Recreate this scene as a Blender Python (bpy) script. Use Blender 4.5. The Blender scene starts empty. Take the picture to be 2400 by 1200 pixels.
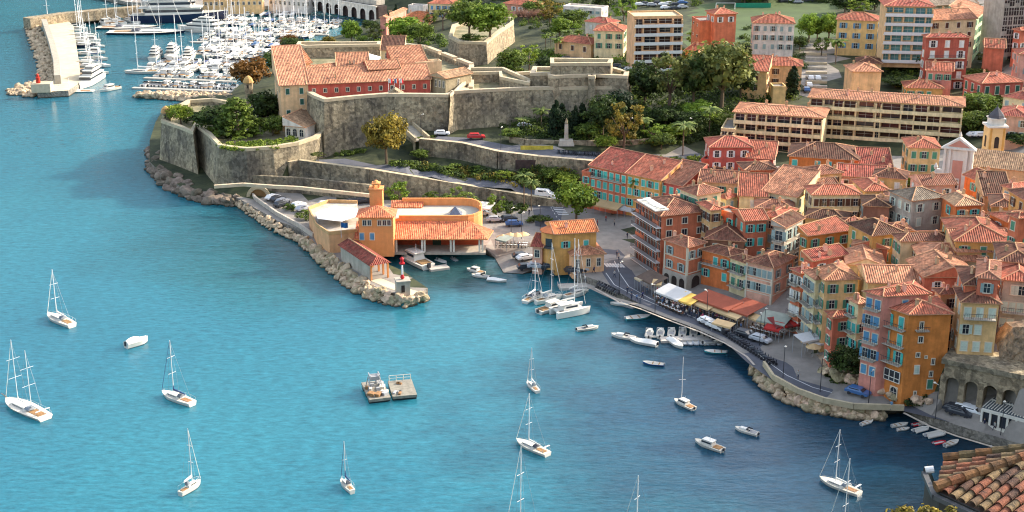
import bpy, bmesh, math, random
from math import radians, sin, cos, tan, pi, atan2, sqrt, hypot
from mathutils import Vector, Matrix, noise
from mathutils.geometry import delaunay_2d_cdt, tessellate_polygon
from mathutils.bvhtree import BVHTree
R = random.Random(7)
sc = bpy.context.scene
# ------------------------------------------------------------------ camera, sky, sun, exposure
FPX, CAMH, PIT = 3237.0, 100.0, radians(18.5)
cd = bpy.data.cameras.new("camera"); cam = bpy.data.objects.new("camera", cd)
sc.collection.objects.link(cam); sc.camera = cam
cam.location = (0, 0, CAMH); cam.rotation_euler = (pi/2 - PIT, 0, 0)
cd.sensor_width = 36; cd.lens = FPX/2400*36; cd.clip_start = 1; cd.clip_end = 9000
SUN_AZ, SUN_EL = radians(66), radians(27)       # azimuth clockwise from +Y (view direction)
world = bpy.data.worlds.new("World"); sc.world = world; world.use_nodes = True
wn = world.node_tree; sky = wn.nodes.new("ShaderNodeTexSky"); sky.sky_type = 'NISHITA'
sky.sun_disc = False; sky.sun_elevation = SUN_EL; sky.sun_rotation = SUN_AZ
sky.dust_density = 2.5; sky.ozone_density = .6
bg = wn.nodes["Background"]; bg.inputs[1].default_value = 0.15
hs = wn.nodes.new("ShaderNodeHueSaturation"); hs.inputs["Saturation"].default_value = .68
wn.links.new(sky.outputs[0], hs.inputs["Color"]); wn.links.new(hs.outputs[0], bg.inputs[0])
sl = bpy.data.lights.new("sun", 'SUN'); sl.energy = 2.5; sl.angle = radians(0.5); sl.color = (1.0, .88, .72)
so = bpy.data.objects.new("sun", sl); sc.collection.objects.link(so)
sdir = Vector((sin(SUN_AZ)*cos(SUN_EL), cos(SUN_AZ)*cos(SUN_EL), sin(SUN_EL)))
so.rotation_euler = sdir.to_track_quat('Z', 'Y').to_euler()
sc.view_settings.view_transform = 'Standard'; sc.view_settings.look = 'None'
sc.view_settings.exposure = 1.7; sc.view_settings.gamma = 1
sc.cycles.filter_width = 1.15; sc.cycles.max_bounces = 5; sc.cycles.diffuse_bounces = 3; sc.cycles.glossy_bounces = 2
sc.cycles.caustics_reflective = False; sc.cycles.caustics_refractive = False
# ------------------------------------------------------------------ photograph pixel <-> world
CAM = Vector((0, 0, CAMH)); FW = Vector((0, cos(PIT), -sin(PIT))); UP = Vector((0, sin(PIT), cos(PIT)))
def ray(px, py):
    return Vector(((px-1200)/FPX, 0, 0)) + FW - UP*((py-600)/FPX)
def W(px, py, z=0.0):
    d = ray(px, py); return CAM + d*((z-CAMH)/d.z)
def proj(p):
    r = Vector(p)-CAM; f = r.dot(FW); return 1200+FPX*r.x/f, 600-FPX*r.dot(UP)/f
def ztop(x, y, py):                              # height at which the vertical over (x,y) meets image row py
    k = (600-py)/FPX; return CAMH + y*(k*cos(PIT)-sin(PIT))/(cos(PIT)+k*sin(PIT))
# ------------------------------------------------------------------ materials
MATS = {}
def lin(h):
    c = [int(h[i:i+2], 16)/255 for i in (0, 2, 4)]
    return tuple((x/12.92 if x <= .04045 else ((x+.055)/1.055)**2.4) for x in c)
def mat(name, col, rough=.85, var=.18, scale=.6, bump=0.0, rnd=.06, streak=0.0, metal=0.0, spec=.3, dark=None, trans=0.0):
    """procedural: two noise scales mottle the colour, optional vertical rain streaks, per-object tint"""
    if name in MATS: return MATS[name]
    m = bpy.data.materials.new(name); m.use_nodes = True; MATS[name] = m
    n = m.node_tree; N = n.nodes; L = n.links; b = N["Principled BSDF"]
    if isinstance(col, str): col = lin(col)
    tc = N.new("ShaderNodeTexCoord")
    n1 = N.new("ShaderNodeTexNoise"); n1.inputs["Scale"].default_value = scale; n1.inputs["Detail"].default_value = 6; n1.inputs["Roughness"].default_value = .65
    L.new(tc.outputs["Object"], n1.inputs["Vector"])
    cr = N.new("ShaderNodeMapRange"); cr.inputs[1].default_value = .3; cr.inputs[2].default_value = .7
    L.new(n1.outputs["Fac"], cr.inputs[0])
    mx = N.new("ShaderNodeMix"); mx.data_type = 'RGBA'
    d = dark if dark else tuple(c*(1-var*1.6) for c in col)
    mx.inputs[6].default_value = (*d, 1); mx.inputs[7].default_value = (*[min(1, c*(1+var)) for c in col], 1)
    L.new(cr.outputs[0], mx.inputs[0]); out = mx.outputs[2]
    if streak:
        mp = N.new("ShaderNodeMapping"); mp.inputs["Scale"].default_value = (1.2, 1.2, .12)
        L.new(tc.outputs["Object"], mp.inputs[0])
        n2 = N.new("ShaderNodeTexNoise"); n2.inputs["Scale"].default_value = 1.0; n2.inputs["Detail"].default_value = 5
        L.new(mp.outputs[0], n2.inputs["Vector"])
        c2 = N.new("ShaderNodeMapRange"); c2.inputs[1].default_value = .42; c2.inputs[2].default_value = .68
        c2.inputs[3].default_value = 1.0; c2.inputs[4].default_value = 1-streak
        L.new(n2.outputs["Fac"], c2.inputs[0])
        m2 = N.new("ShaderNodeMix"); m2.data_type = 'RGBA'; m2.blend_type = 'MULTIPLY'; m2.inputs[0].default_value = 1
        L.new(out, m2.inputs[6]); L.new(c2.outputs[0], m2.inputs[7]); out = m2.outputs[2]
    if rnd:
        oi = N.new("ShaderNodeObjectInfo"); hv = N.new("ShaderNodeHueSaturation")
        a = N.new("ShaderNodeMapRange"); a.inputs[3].default_value = 1-rnd*2.2; a.inputs[4].default_value = 1+rnd*2.2
        L.new(oi.outputs["Random"], a.inputs[0]); L.new(a.outputs[0], hv.inputs["Value"])
        a2 = N.new("ShaderNodeMapRange"); a2.inputs[3].default_value = .5+rnd*.16; a2.inputs[4].default_value = .5-rnd*.16
        L.new(oi.outputs["Random"], a2.inputs[0]); L.new(a2.outputs[0], hv.inputs["Hue"])
        L.new(out, hv.inputs["Color"]); out = hv.outputs[0]
    L.new(out, b.inputs["Base Color"])
    b.inputs["Roughness"].default_value = rough; b.inputs["Metallic"].default_value = metal
    b.inputs["Specular IOR Level"].default_value = spec
    if bump:
        n3 = N.new("ShaderNodeTexNoise"); n3.inputs["Scale"].default_value = scale*6; n3.inputs["Detail"].default_value = 4
        L.new(tc.outputs["Object"], n3.inputs["Vector"])
        bp = N.new("ShaderNodeBump"); bp.inputs["Strength"].default_value = bump; bp.inputs["Distance"].default_value = .15
        L.new(n3.outputs["Fac"], bp.inputs["Height"]); L.new(bp.outputs[0], b.inputs["Normal"])
    return m
def stone(name, c1, c2, c3, sz=1.0):
    """old rubble masonry: voronoi blocks, broad patches, dark vertical weather streaks"""
    if name in MATS: return MATS[name]
    m = bpy.data.materials.new(name); m.use_nodes = True; MATS[name] = m
    n = m.node_tree; N = n.nodes; L = n.links; b = N["Principled BSDF"]
    tc = N.new("ShaderNodeTexCoord")
    def nz(sc_, det, vec=None):
        t = N.new("ShaderNodeTexNoise"); t.inputs["Scale"].default_value = sc_; t.inputs["Detail"].default_value = det
        t.inputs["Roughness"].default_value = .7; L.new(vec or tc.outputs["Object"], t.inputs["Vector"]); return t.outputs["Fac"]
    def rng(s, a, b_, c=0., d=1.):
        t = N.new("ShaderNodeMapRange")
        for i, v in enumerate((a, b_, c, d)): t.inputs[i+1].default_value = v
        L.new(s, t.inputs[0]); return t.outputs[0]
    def mix(f, a, b_, mode='MIX'):
        t = N.new("ShaderNodeMix"); t.data_type = 'RGBA'; t.blend_type = mode
        for s, i in ((f, 0), (a, 6), (b_, 7)):
            if isinstance(s, (float, int)): t.inputs[i].default_value = s
            elif isinstance(s, tuple): t.inputs[i].default_value = (*s, 1)
            else: L.new(s, t.inputs[i])
        return t.outputs[2]
    base = mix(rng(nz(.11/sz, 6), .38, .62), lin(c1), lin(c2))
    vo = N.new("ShaderNodeTexVoronoi"); vo.inputs["Scale"].default_value = 1.5/sz; L.new(tc.outputs["Object"], vo.inputs["Vector"])
    sep = N.new("ShaderNodeSeparateColor"); L.new(vo.outputs["Color"], sep.inputs[0])
    blk = mix(1.0, base, rng(sep.outputs[0], 0, 1, .62, 1.3), 'MULTIPLY')
    mp = N.new("ShaderNodeMapping"); mp.inputs["Scale"].default_value = (.7, .7, .07); L.new(tc.outputs["Object"], mp.inputs[0])
    st = mix(rng(nz(1.0, 5, mp.outputs[0]), .52, .7, 0, .75), blk, lin(c3))
    st = mix(rng(nz(.9/sz, 8), .35, .65), mix(1.0, st, (.62, .62, .62), 'MULTIPLY'), st)
    L.new(st, b.inputs["Base Color"]); b.inputs["Roughness"].default_value = .95; b.inputs["Specular IOR Level"].default_value = .15
    bp = N.new("ShaderNodeBump"); bp.inputs["Strength"].default_value = .7; bp.inputs["Distance"].default_value = .25
    L.new(nz(2.2/sz, 5), bp.inputs["Height"]); L.new(bp.outputs[0], b.inputs["Normal"])
    return m
TILE = {}
def tilemat(name, hexc):
    """terracotta pantiles: furrows down the slope (UV u), courses (UV v), patchy weathering"""
    if name in MATS: return MATS[name]
    m = bpy.data.materials.new(name); m.use_nodes = True; MATS[name] = m
    n = m.node_tree; N = n.nodes; L = n.links; b = N["Principled BSDF"]; col = lin(hexc)
    tc = N.new("ShaderNodeTexCoord"); uv = tc.outputs["UV"]
    sp = N.new("ShaderNodeSeparateXYZ"); L.new(uv, sp.inputs[0])
    vo = N.new("ShaderNodeTexVoronoi"); vo.inputs["Scale"].default_value = 1.0
    mp = N.new("ShaderNodeMapping"); mp.inputs["Scale"].default_value = (3.0, 1.6, 1); L.new(uv, mp.inputs[0]); L.new(mp.outputs[0], vo.inputs["Vector"])
    sc_ = N.new("ShaderNodeSeparateColor"); L.new(vo.outputs["Color"], sc_.inputs[0])
    n1 = N.new("ShaderNodeTexNoise"); n1.inputs["Scale"].default_value = .35; n1.inputs["Detail"].default_value = 7; n1.inputs["Roughness"].default_value = .7
    L.new(tc.outputs["Object"], n1.inputs["Vector"])
    mr = N.new("ShaderNodeMapRange"); mr.inputs[1].default_value = .35; mr.inputs[2].default_value = .65; L.new(n1.outputs["Fac"], mr.inputs[0])
    m1 = N.new("ShaderNodeMix"); m1.data_type = 'RGBA'
    m1.inputs[6].default_value = (col[0]*.62, col[1]*.58, col[2]*.6, 1); m1.inputs[7].default_value = (*[min(1, c*1.18) for c in col], 1)
    L.new(mr.outputs[0], m1.inputs[0])
    ad = N.new("ShaderNodeMapRange"); ad.inputs[3].default_value = .6; ad.inputs[4].default_value = 1.4; L.new(sc_.outputs[0], ad.inputs[0])
    m2 = N.new("ShaderNodeMix"); m2.data_type = 'RGBA'; m2.blend_type = 'MULTIPLY'; m2.inputs[0].default_value = 1
    L.new(m1.outputs[2], m2.inputs[6]); L.new(ad.outputs[0], m2.inputs[7])
    n4 = N.new("ShaderNodeTexNoise"); n4.inputs["Scale"].default_value = .9; n4.inputs["Detail"].default_value = 8; n4.inputs["Roughness"].default_value = .75; L.new(tc.outputs["Object"], n4.inputs["Vector"])
    r4 = N.new("ShaderNodeMapRange"); r4.inputs[1].default_value = .5; r4.inputs[2].default_value = .68; r4.inputs[4].default_value = .65; L.new(n4.outputs["Fac"], r4.inputs[0])
    m4 = N.new("ShaderNodeMix"); m4.data_type = 'RGBA'; m4.inputs[7].default_value = (.16, .12, .08, 1); L.new(r4.outputs[0], m4.inputs[0]); L.new(m2.outputs[2], m4.inputs[6]); m2 = m4
    oi = N.new("ShaderNodeObjectInfo"); hv = N.new("ShaderNodeHueSaturation")
    a = N.new("ShaderNodeMapRange"); a.inputs[3].default_value = .82; a.inputs[4].default_value = 1.2; L.new(oi.outputs["Random"], a.inputs[0]); L.new(a.outputs[0], hv.inputs["Value"])
    L.new(m2.outputs[2], hv.inputs["Color"]); L.new(hv.outputs[0], b.inputs["Base Color"])
    b.inputs["Roughness"].default_value = .9; b.inputs["Specular IOR Level"].default_value = .2
    mu = N.new("ShaderNodeMath"); mu.operation = 'MULTIPLY'; mu.inputs[1].default_value = 2*pi/.42; L.new(sp.outputs[0], mu.inputs[0])
    sn = N.new("ShaderNodeMath"); sn.operation = 'SINE'; L.new(mu.outputs[0], sn.inputs[0])
    bp = N.new("ShaderNodeBump"); bp.inputs["Strength"].default_value = .9; bp.inputs["Distance"].default_value = .07
    L.new(sn.outputs[0], bp.inputs["Height"]); L.new(bp.outputs[0], b.inputs["Normal"])
    return m
# ------------------------------------------------------------------ mesh builder
class MB:
    def __init__(s): s.v = []; s.f = []; s.m = []; s.uv = {}
    def vert(s, p): s.v.append(tuple(p)); return len(s.v)-1
    def face(s, pts, m=0, uv=None):
        i = [s.vert(p) for p in pts]; s.f.append(i); s.m.append(m)
        if uv: s.uv[len(s.f)-1] = uv
    def box(s, c, d, rz=0, m=0, taper=1.0):
        cx, cy, cz = c; hx, hy, hz = d[0]/2, d[1]/2, d[2]/2; ca, sa = cos(rz), sin(rz); k = len(s.v)
        for z, t in ((-hz, 1), (hz, taper)):
            for x, y in ((-hx, -hy), (hx, -hy), (hx, hy), (-hx, hy)):
                s.v.append((cx+(x*ca-y*sa)*t, cy+(x*sa+y*ca)*t, cz+z))
        for q in ((3, 2, 1, 0), (4, 5, 6, 7), (0, 1, 5, 4), (1, 2, 6, 5), (2, 3, 7, 6), (3, 0, 4, 7)):
            s.f.append([k+i for i in q]); s.m.append(m)
    def beam(s, a, b, w, h=None, m=0):
        a, b = Vector(a), Vector(b); d = b-a
        if d.length < 1e-4: return
        h = h or w; x = d.cross(Vector((0, 0, 1)))
        if x.length < 1e-4: x = Vector((1, 0, 0))
        x.normalize(); y = x.cross(d).normalized(); x *= w/2; y *= h/2; k = len(s.v)
        for p in (a, b):
            for q in (-x-y, x-y, x+y, -x+y): s.v.append(tuple(p+q))
        for q in ((0, 1, 2, 3), (7, 6, 5, 4), (0, 4, 5, 1), (1, 5, 6, 2), (2, 6, 7, 3), (3, 7, 4, 0)):
            s.f.append([k+i for i in q]); s.m.append(m)
    def tube(s, a, b, r0, r1=None, n=8, m=0):
        a, b = Vector(a), Vector(b); r1 = r0 if r1 is None else r1; d = (b-a)
        x = d.cross(Vector((0, 0, 1)));
        if x.length < 1e-4: x = Vector((1, 0, 0))
        x.normalize(); y = d.cross(x).normalized(); k = len(s.v)
        for p, r in ((a, r0), (b, r1)):
            for i in range(n):
                t = 2*pi*i/n; s.v.append(tuple(p+x*(r*cos(t))+y*(r*sin(t))))
        for i in range(n):
            j = (i+1) % n; s.f.append([k+i, k+j, k+n+j, k+n+i]); s.m.append(m)
        s.f.append([k+i for i in range(n)][::-1]); s.m.append(m); s.f.append([k+n+i for i in range(n)]); s.m.append(m)
    def lathe(s, prof, c=(0, 0, 0), n=12, m=0):
        k = len(s.v)
        for r, z in prof:
            for i in range(n):
                t = 2*pi*i/n; s.v.append((c[0]+r*cos(t), c[1]+r*sin(t), c[2]+z))
        for j in range(len(prof)-1):
            for i in range(n):
                q = (i+1) % n; s.f.append([k+j*n+i, k+j*n+q, k+(j+1)*n+q, k+(j+1)*n+i]); s.m.append(m)
        s.f.append([k+i for i in range(n)][::-1]); s.m.append(m)
        s.f.append([k+(len(prof)-1)*n+i for i in range(n)]); s.m.append(m)
    def prism(s, poly, z0, z1, m=0, mt=None, bot=None):
        """poly: 2-D points; z1 number or list; bot: other outline for the foot"""
        n = len(poly); bot = bot or poly; k = len(s.v); zt = z1 if isinstance(z1, (list, tuple)) else [z1]*n
        for p in bot: s.v.append((p[0], p[1], z0))
        for p, z in zip(poly, zt): s.v.append((p[0], p[1], z))
        for i in range(n):
            j = (i+1) % n; s.f.append([k+i, k+j, k+n+j, k+n+i]); s.m.append(m)
        for t in tessellate_polygon([[Vector((p[0], p[1], 0)) for p in poly]]):
            s.f.append([k+n+i for i in t]); s.m.append(m if mt is None else mt)
            s.f.append([k+i for i in t][::-1]); s.m.append(m)
    def mesh(s, name, mats, smooth=False):
        me = bpy.data.meshes.new(name); me.from_pydata(s.v, [], s.f)
        for q in (mats if isinstance(mats, (list, tuple)) else [mats]): me.materials.append(q)
        me.polygons.foreach_set("material_index", s.m)
        if s.uv:
            ul = me.uv_layers.new(name="uv")
            for fi, uv in s.uv.items():
                for li, c in zip(me.polygons[fi].loop_indices, uv): ul.data[li].uv = c
        b = bmesh.new(); b.from_mesh(me)
        if not s.uv: bmesh.ops.remove_doubles(b, verts=b.verts, dist=1e-4)
        bmesh.ops.recalc_face_normals(b, faces=b.faces); b.to_mesh(me); b.free()
        if smooth: me.polygons.foreach_set("use_smooth", [True]*len(me.polygons))
        me.update(); return me
    def build(s, name, mats, parent=None, loc=(0, 0, 0), rz=0, smooth=False):
        return link(name, s.mesh(name, mats, smooth), parent, loc, rz)
def link(name, data, parent=None, loc=(0, 0, 0), rz=0, scale=None):
    o = bpy.data.objects.new(name, data); sc.collection.objects.link(o)
    o.location = loc
    if rz: o.rotation_euler = (0, 0, rz)
    if scale: o.scale = scale if isinstance(scale, (tuple, list)) else (scale,)*3
    if parent: o.parent = parent
    return o
def tag(o, label, cat=None, group=None, kind=None):
    if label: o["label"] = label
    if cat: o["category"] = cat
    if group: o["group"] = group
    if kind: o["kind"] = kind
    return o
def thing(name, label, cat, loc=(0, 0, 0), rz=0, group=None, scale=None):
    return tag(link(name, None, None, loc, rz, scale), label, cat, group)
KIDS = {}
def dup(root, loc, rz, label, group=None, scale=None, kids=None):
    r = root.copy(); sc.collection.objects.link(r); r.location = loc; r.rotation_euler = (0, 0, rz); r["label"] = label
    if group: r["group"] = group
    if scale: r.scale = scale if isinstance(scale, (tuple, list)) else (scale,)*3
    for ch, gs in (kids if kids is not None else KIDS[root.name]):
        c = ch.copy(); sc.collection.objects.link(c); c.parent = r
        for g in gs:
            d = g.copy(); sc.collection.objects.link(d); d.parent = c
    return r
def remember(root):
    """note a thing's parts (and their sub-parts) so copies can be made without searching"""
    ch = [o for o in sc.objects if o.parent == root]
    KIDS[root.name] = [(c, [g for g in sc.objects if g.parent == c]) for c in ch]; return root
USED = set()
class Proto:
    """first placement moves the original, later ones copy it"""
    def __init__(s, root): s.r = remember(root); s.n = 0; s.kids = KIDS[root.name]
    def put(s, loc, rz, label, group=None, scale=None, parts=True):
        s.n += 1
        if s.n == 1:
            r = s.r; r.location = loc; r.rotation_euler = (0, 0, rz); r["label"] = label
            if group: r["group"] = group
            if scale: r.scale = scale if isinstance(scale, (tuple, list)) else (scale,)*3
            return r
        return dup(s.r, loc, rz, label, group, scale or (1, 1, 1), s.kids)
def struct(name, mb, mats, smooth=False): return tag(mb.build(name, mats, smooth=smooth), None, kind='structure')
def P2(s):                                       # "1,2 3,4" -> [(1,2),(3,4)]
    return [tuple(float(x) for x in q.split(',')) for q in s.split()]
def offset(poly, d):
    """2-D outline moved outward by d (positive = outward for either winding)"""
    n = len(poly); A = sum(poly[i][0]*poly[(i+1) % n][1]-poly[(i+1) % n][0]*poly[i][1] for i in range(n))
    sg = 1 if A > 0 else -1; out = []
    for i in range(n):
        a, b, c = poly[i-1], poly[i], poly[(i+1) % n]
        e1 = Vector((b[0]-a[0], b[1]-a[1])).normalized(); e2 = Vector((c[0]-b[0], c[1]-b[1])).normalized()
        n1 = Vector((e1.y, -e1.x))*sg; n2 = Vector((e2.y, -e2.x))*sg; h = (n1+n2)
        h = h.normalized() if h.length > .05 else n1; k = max(.35, h.dot(n1))
        out.append((b[0]+h.x*d/k, b[1]+h.y*d/k))
    return out
# ------------------------------------------------------------------ surfaces
STONE = stone("rubble_stone", "b5a688", "746c5f", "433f39")
STONEW = stone("warm_stone", "b5a184", "9d9078", "5f574a")
QUAY = stone("quay_stone", "a39a8c", "8c867c", "5e5a54", .6)
ROCK = mat("boulder_stone", "bba686", var=.38, scale=.7, bump=.5, rnd=.16)
ROCKD = mat("shore_rock", "7d7060", var=.45, scale=.5, bump=.8, rnd=.12)
ASPH = mat("asphalt", "5c5d63", var=.12, scale=.3, rnd=0)
PAVE = mat("paving", "8f887f", var=.15, scale=.4, rnd=0)
CONC = mat("concrete", "b6ac9c", var=.14, scale=.5, rnd=.05, streak=.2)
PALE = mat("pale_stone_coping", "bfae90", var=.12, scale=.8, rnd=.04)
SCRUB = mat("scrub_ground", "40432a", var=.5, scale=.25, dark=(.010, .018, .008), rnd=0)
EARTH = mat("bare_earth", "85745c", var=.3, scale=.3, rnd=0)
GRASSF = mat("pitch_turf", "4a5a34", var=.15, scale=.1, rnd=0)
SAND = mat("beach_sand", "a89f92", var=.12, scale=.4, rnd=0)
PAINT = mat("road_paint", "d8d8d4", var=.08, rnd=0)
WHITE = mat("white_paint", (.7, .69, .66), rough=.45, var=.05, scale=1.5, rnd=.03)
CREAMW = mat("cream_paint", (.72, .68, .58), rough=.5, var=.06, scale=1.5, rnd=.04)
GLASS = mat("window_glass", (.03, .035, .045), rough=.12, var=.3, scale=.4, rnd=.1, spec=.6)
DARK = mat("dark_metal", (.04, .04, .045), rough=.5, var=.1)
GREYM = mat("grey_metal", (.35, .36, .37), rough=.45, var=.08)
WOOD = mat("teak_wood", "9a7650", var=.25, scale=2)
RED = mat("red_paint", "b3261e", rough=.5, var=.06)
BLUE = mat("blue_paint", "1f5f9a", rough=.5, var=.06)
# ------------------------------------------------------------------ terrain: a net of measured points, coast as its edge
coast = P2("120,-170 170,-60 200,-8 300,14 460,22 500,26 620,24 700,18 720,22 800,34 878,50 860,64 800,92 740,108 690,130 640,160 600,190 560,214 536,236 "
 "500,236 470,238 430,252 385,268 366,300 352,345 352,395 385,428 430,458 500,470 545,474 590,500 650,535 705,556 730,585 790,632 860,682 905,705 950,711 985,706 1003,696 "
 "968,672 945,655 905,637 868,612 858,601 930,599 1040,597 1136,596 1160,606 1180,640 1225,643 1290,630 1335,640 1345,660 1395,676 1450,708 1500,724 1560,748 1640,778 1700,805 1750,836 "
 "1768,856 1780,885 1812,912 1870,938 1930,960 1990,972 2060,974 2118,968 2180,1000 2240,1022 2300,1040 2360,1058 2430,1080")
coastW = [W(x, y, 0)*1 for x, y in coast]
cz = {}
for i, (x, y) in enumerate(coast): cz[i] = 2.0
for i, (x, y) in enumerate(coast):
    if (x, y) in ((1160, 606), (1180, 640), (1225, 643)): cz[i] = .15
    if (x, y) in ((1136, 596),): cz[i] = 1.6
extra = [(86, 168, 2), (70, 140, 2), (30, 128, 2), (-30, 120, 2), (-120, 112, 2), (-260, 100, 2), (-400, 60, 2), (-420, -60, 30), (-150, -140, 110), (160, -140, 120),
         (420, 0, 150), (460, 400, 150), (620, 900, 160), (700, 1500, 200), (200, 1800, 200), (-400, 1700, 160), (-420, 1300, 40)]
bound = [(p.x, p.y, cz[i]) for i, p in enumerate(coastW)] + extra
pts = []
def T(s):
    for q in s.split():
        x, y, z = (float(v) for v in q.split(',')); p = W(x, y, z); pts.append((p.x, p.y, z))
T("650,480,2 700,500,2 750,540,2 800,600,2 860,560,2 800,480,2 900,480,2 1000,500,2 1200,520,2 1280,540,2 1250,590,2 1200,600,1.2 1300,600,2 1380,600,2 1450,600,2 1400,650,2 1450,660,2 1500,700,2 1600,740,2 1700,780,2 1850,860,2 1950,915,2 2050,950,2 2150,965,2 2350,1020,2")
T("1440,520,2.2 1480,470,2.6 1530,590,2 1560,655,2 1650,690,2 1750,720,2 1820,760,2 1900,830,2.2 1960,880,2.4 2040,920,3 2110,940,3 2220,950,3 2380,985,3 2500,1000,8")
T("1600,560,4 1700,560,6 1850,600,7 1980,640,8 2060,720,7 2150,740,8 2200,760,8 2235,848,10.4 2400,885,10.6 2300,760,11 2400,760,13 2520,800,22")
T("1600,460,6 1750,450,9 1900,500,9 2000,480,10 2150,550,11 2300,600,13 2400,650,15 1650,400,9 1850,420,10 2000,400,10.5 2150,430,11.5 2300,460,13 2400,480,15 1700,370,10.5 1950,360,11 2200,370,12 2400,330,17 2520,480,24 2560,300,30")
T("1700,250,16 1900,235,16 2100,225,17 2300,200,19 2400,200,21 1750,140,18.5 1900,110,20 2050,140,19.5 2200,160,19.5 2400,120,23 2520,120,32")
T("1640,80,21 1900,60,21 1640,20,21 1960,2,21 1500,60,20.5 2100,50,23 2300,20,25 2400,0,27 2560,0,40")
T("1300,342,13 1400,310,14 1550,310,14 1600,270,16 1450,352,12 1560,362,11.5 1650,366,11 1400,250,16 1250,330,12.6 1240,140,18 1400,160,19 1500,140,20 1200,60,15 1350,60,20 1050,60,10 950,80,6 850,90,3 900,30,3 1000,20,5 1100,0,13 1300,0,19")
T("700,215,8 620,235,8 560,260,7 800,260,9 900,200,12 1100,250,13 500,260,5 560,420,2.4 520,440,2.2 470,420,2.2 430,380,2.2 420,320,2.5")
T("900,-90,8 1200,-90,24 1600,-90,24 2000,-90,32 2500,-90,45 600,-60,3")
# beyond the frame to the right: the steep flank
pts += [(150, 120, 40), (120, 60, 66), (190, 160, 46), (168, 225, 30), (195, 252, 36), (240, 220, 55), (250, 280, 48), (265, 340, 46), (320, 430, 50), (0, 15, 84), (20, 45, 62), (-80, 10, 84), (-200, 0, 80), (0, -60, 98), (260, 40, 90), (130, 200, 26), (150, 260, 34), (300, 600, 90), (100, 900, 60), (-100, 1000, 30), (0, 1300, 120), (350, 1100, 130)]
brk = []                                        # retaining walls: (top line world pts, foot line world pts)
walls = []
def retain(s, zb, label, off=.7, thick=1.0, up=.9, mt=None, cap=True, name="retaining_wall"):
    q = [tuple(float(v) for v in w.split(',')) for w in s.split()]
    zbs = zb if isinstance(zb, list) else [zb]*len(q)
    top = [W(x, y, z) for x, y, z in q]; walls.append((top, zbs, label, thick, up, mt or STONE, cap, name))
    a = []; b = []
    for i, p in enumerate(top):
        d = (top[min(i+1, len(top)-1)]-top[max(i-1, 0)]); nn = Vector((d.y, -d.x, 0)).normalized()
        if nn.y > 0: nn = -nn
        a.append((p.x, p.y, p.z-.05)); f = p+nn*off; b.append((f.x, f.y, zbs[i]))
    brk.append(a); brk.append(b)
retain("674,386,8 700,381,8 760,389,8 870,403,8 980,421,6.8 1100,441,5.2 1220,461,3.8 1330,478,2.6", [2, 2, 2, 2, 2, 2, 2, 2], "long grey stone retaining wall below the ramp road, above the car park")
retain("985,331,12.2 1085,341,12 1170,361,11.6 1262,372,11.2 1400,384,10.8", [8.6, 8.4, 8, 7.6, 6.5], "stone wall carrying the upper road below the citadel")
T("880,388,8 980,406,6.9 1100,426,5.3 1220,447,3.9 1340,466,2.9 950,385,9 1040,398,8.4 1200,410,7.6 1300,440,5 1360,450,4.5 1100,420,6.5 930,345,10 860,345,8.6 780,372,8.2 960,312,12.6 1060,328,12.2 1180,345,12 1300,362,11.6 1420,366,11.3 1540,372,11.2")
T("1900,180,17.5 2330,60,24 2350,160,20")
V2, E2, Z = [], [], []
def addp(p): V2.append(Vector((p[0], p[1]))); Z.append(p[2]); return len(V2)-1
bi = [addp(p) for p in bound]; E2 += [(bi[i], bi[(i+1) % len(bi)]) for i in range(len(bi))]
for l in brk:
    ii = [addp(p) for p in l]; E2 += list(zip(ii, ii[1:]))
for p in pts: addp(p)
def cdt(V, E, Zs):
    ov, oe, of, vo, eo, fo = delaunay_2d_cdt(V, E, [bi], 1, 1e-3)
    zz = []
    for k, o in enumerate(vo):
        zz.append(Zs[o[0]] if o else 2.0)
    return ov, of, zz
ov, of, zz = cdt(V2, E2, Z)
TV = [Vector((v.x, v.y, z)) for v, z in zip(ov, zz)]
tin = BVHTree.FromPolygons(TV, of)
def ground(x, y, default=0.0):
    h = tin.ray_cast(Vector((x, y, 500)), Vector((0, 0, -1)))
    return h[0].z if h[0] else default
def G(px, py):
    h = tin.ray_cast(CAM, ray(px, py).normalized()); return h[0] if h[0] else W(px, py, 2)
# fine sheet for materials: add a grid, take heights from the coarse net
V3, Z3 = list(V2), list(Z)
for gx in range(-130, 200, 7):
    for gy in range(170, 760, 8):
        x, y = gx+R.uniform(-2, 2), gy+R.uniform(-2, 2); z = ground(x, y, None) if True else 0
        if z is not None: V3.append(Vector((x, y))); Z3.append(z)
ov3, of3, z3 = cdt(V3, E2, Z3)
ZONES = []                                       # (material index, polygon in photo pixels)
def inside(p, poly):
    c = False; n = len(poly)
    for i in range(n):
        a, b = poly[i], poly[i-1]
        if (a[1] > p[1]) != (b[1] > p[1]) and p[0] < (b[0]-a[0])*(p[1]-a[1])/(b[1]-a[1])+a[0]: c = not c
    return c
zone_polys = [
 (1, P2("540,474 640,455 690,455 1330,490 1345,460 1365,470 1490,500 1480,560 1560,640 1700,700 1850,740 1960,830 2040,910 2230,930 2450,960 2450,1100 2100,990 1760,880 1340,670 1290,640 1230,650 1136,600 860,603 1010,700 900,720 700,570")),
 (4, P2("1130,590 1290,575 1300,640 1180,648 1140,610")),
 (1, P2("1560,440 1700,380 1850,400 2400,330 2500,500 2500,900 2230,860 1950,800 1700,690 1560,640 1500,480")),
 (2, P2("1630,10 1980,-4 1960,85 1620,110")),
 (1, P2("180,-60 460,18 700,14 880,50 900,-60")),
 (1, P2("2200,840 2500,870 2600,1200 2200,1010")),
 (1, P2("1880,100 1960,100 1950,225 1870,225")),
 (1, P2("2290,-20 2420,-20 2420,190 2330,190")),
 (1, P2("980,326 1180,340 1420,362 1660,352 1660,385 1400,384 1170,361 985,331")),
]
tb = MB()
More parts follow.
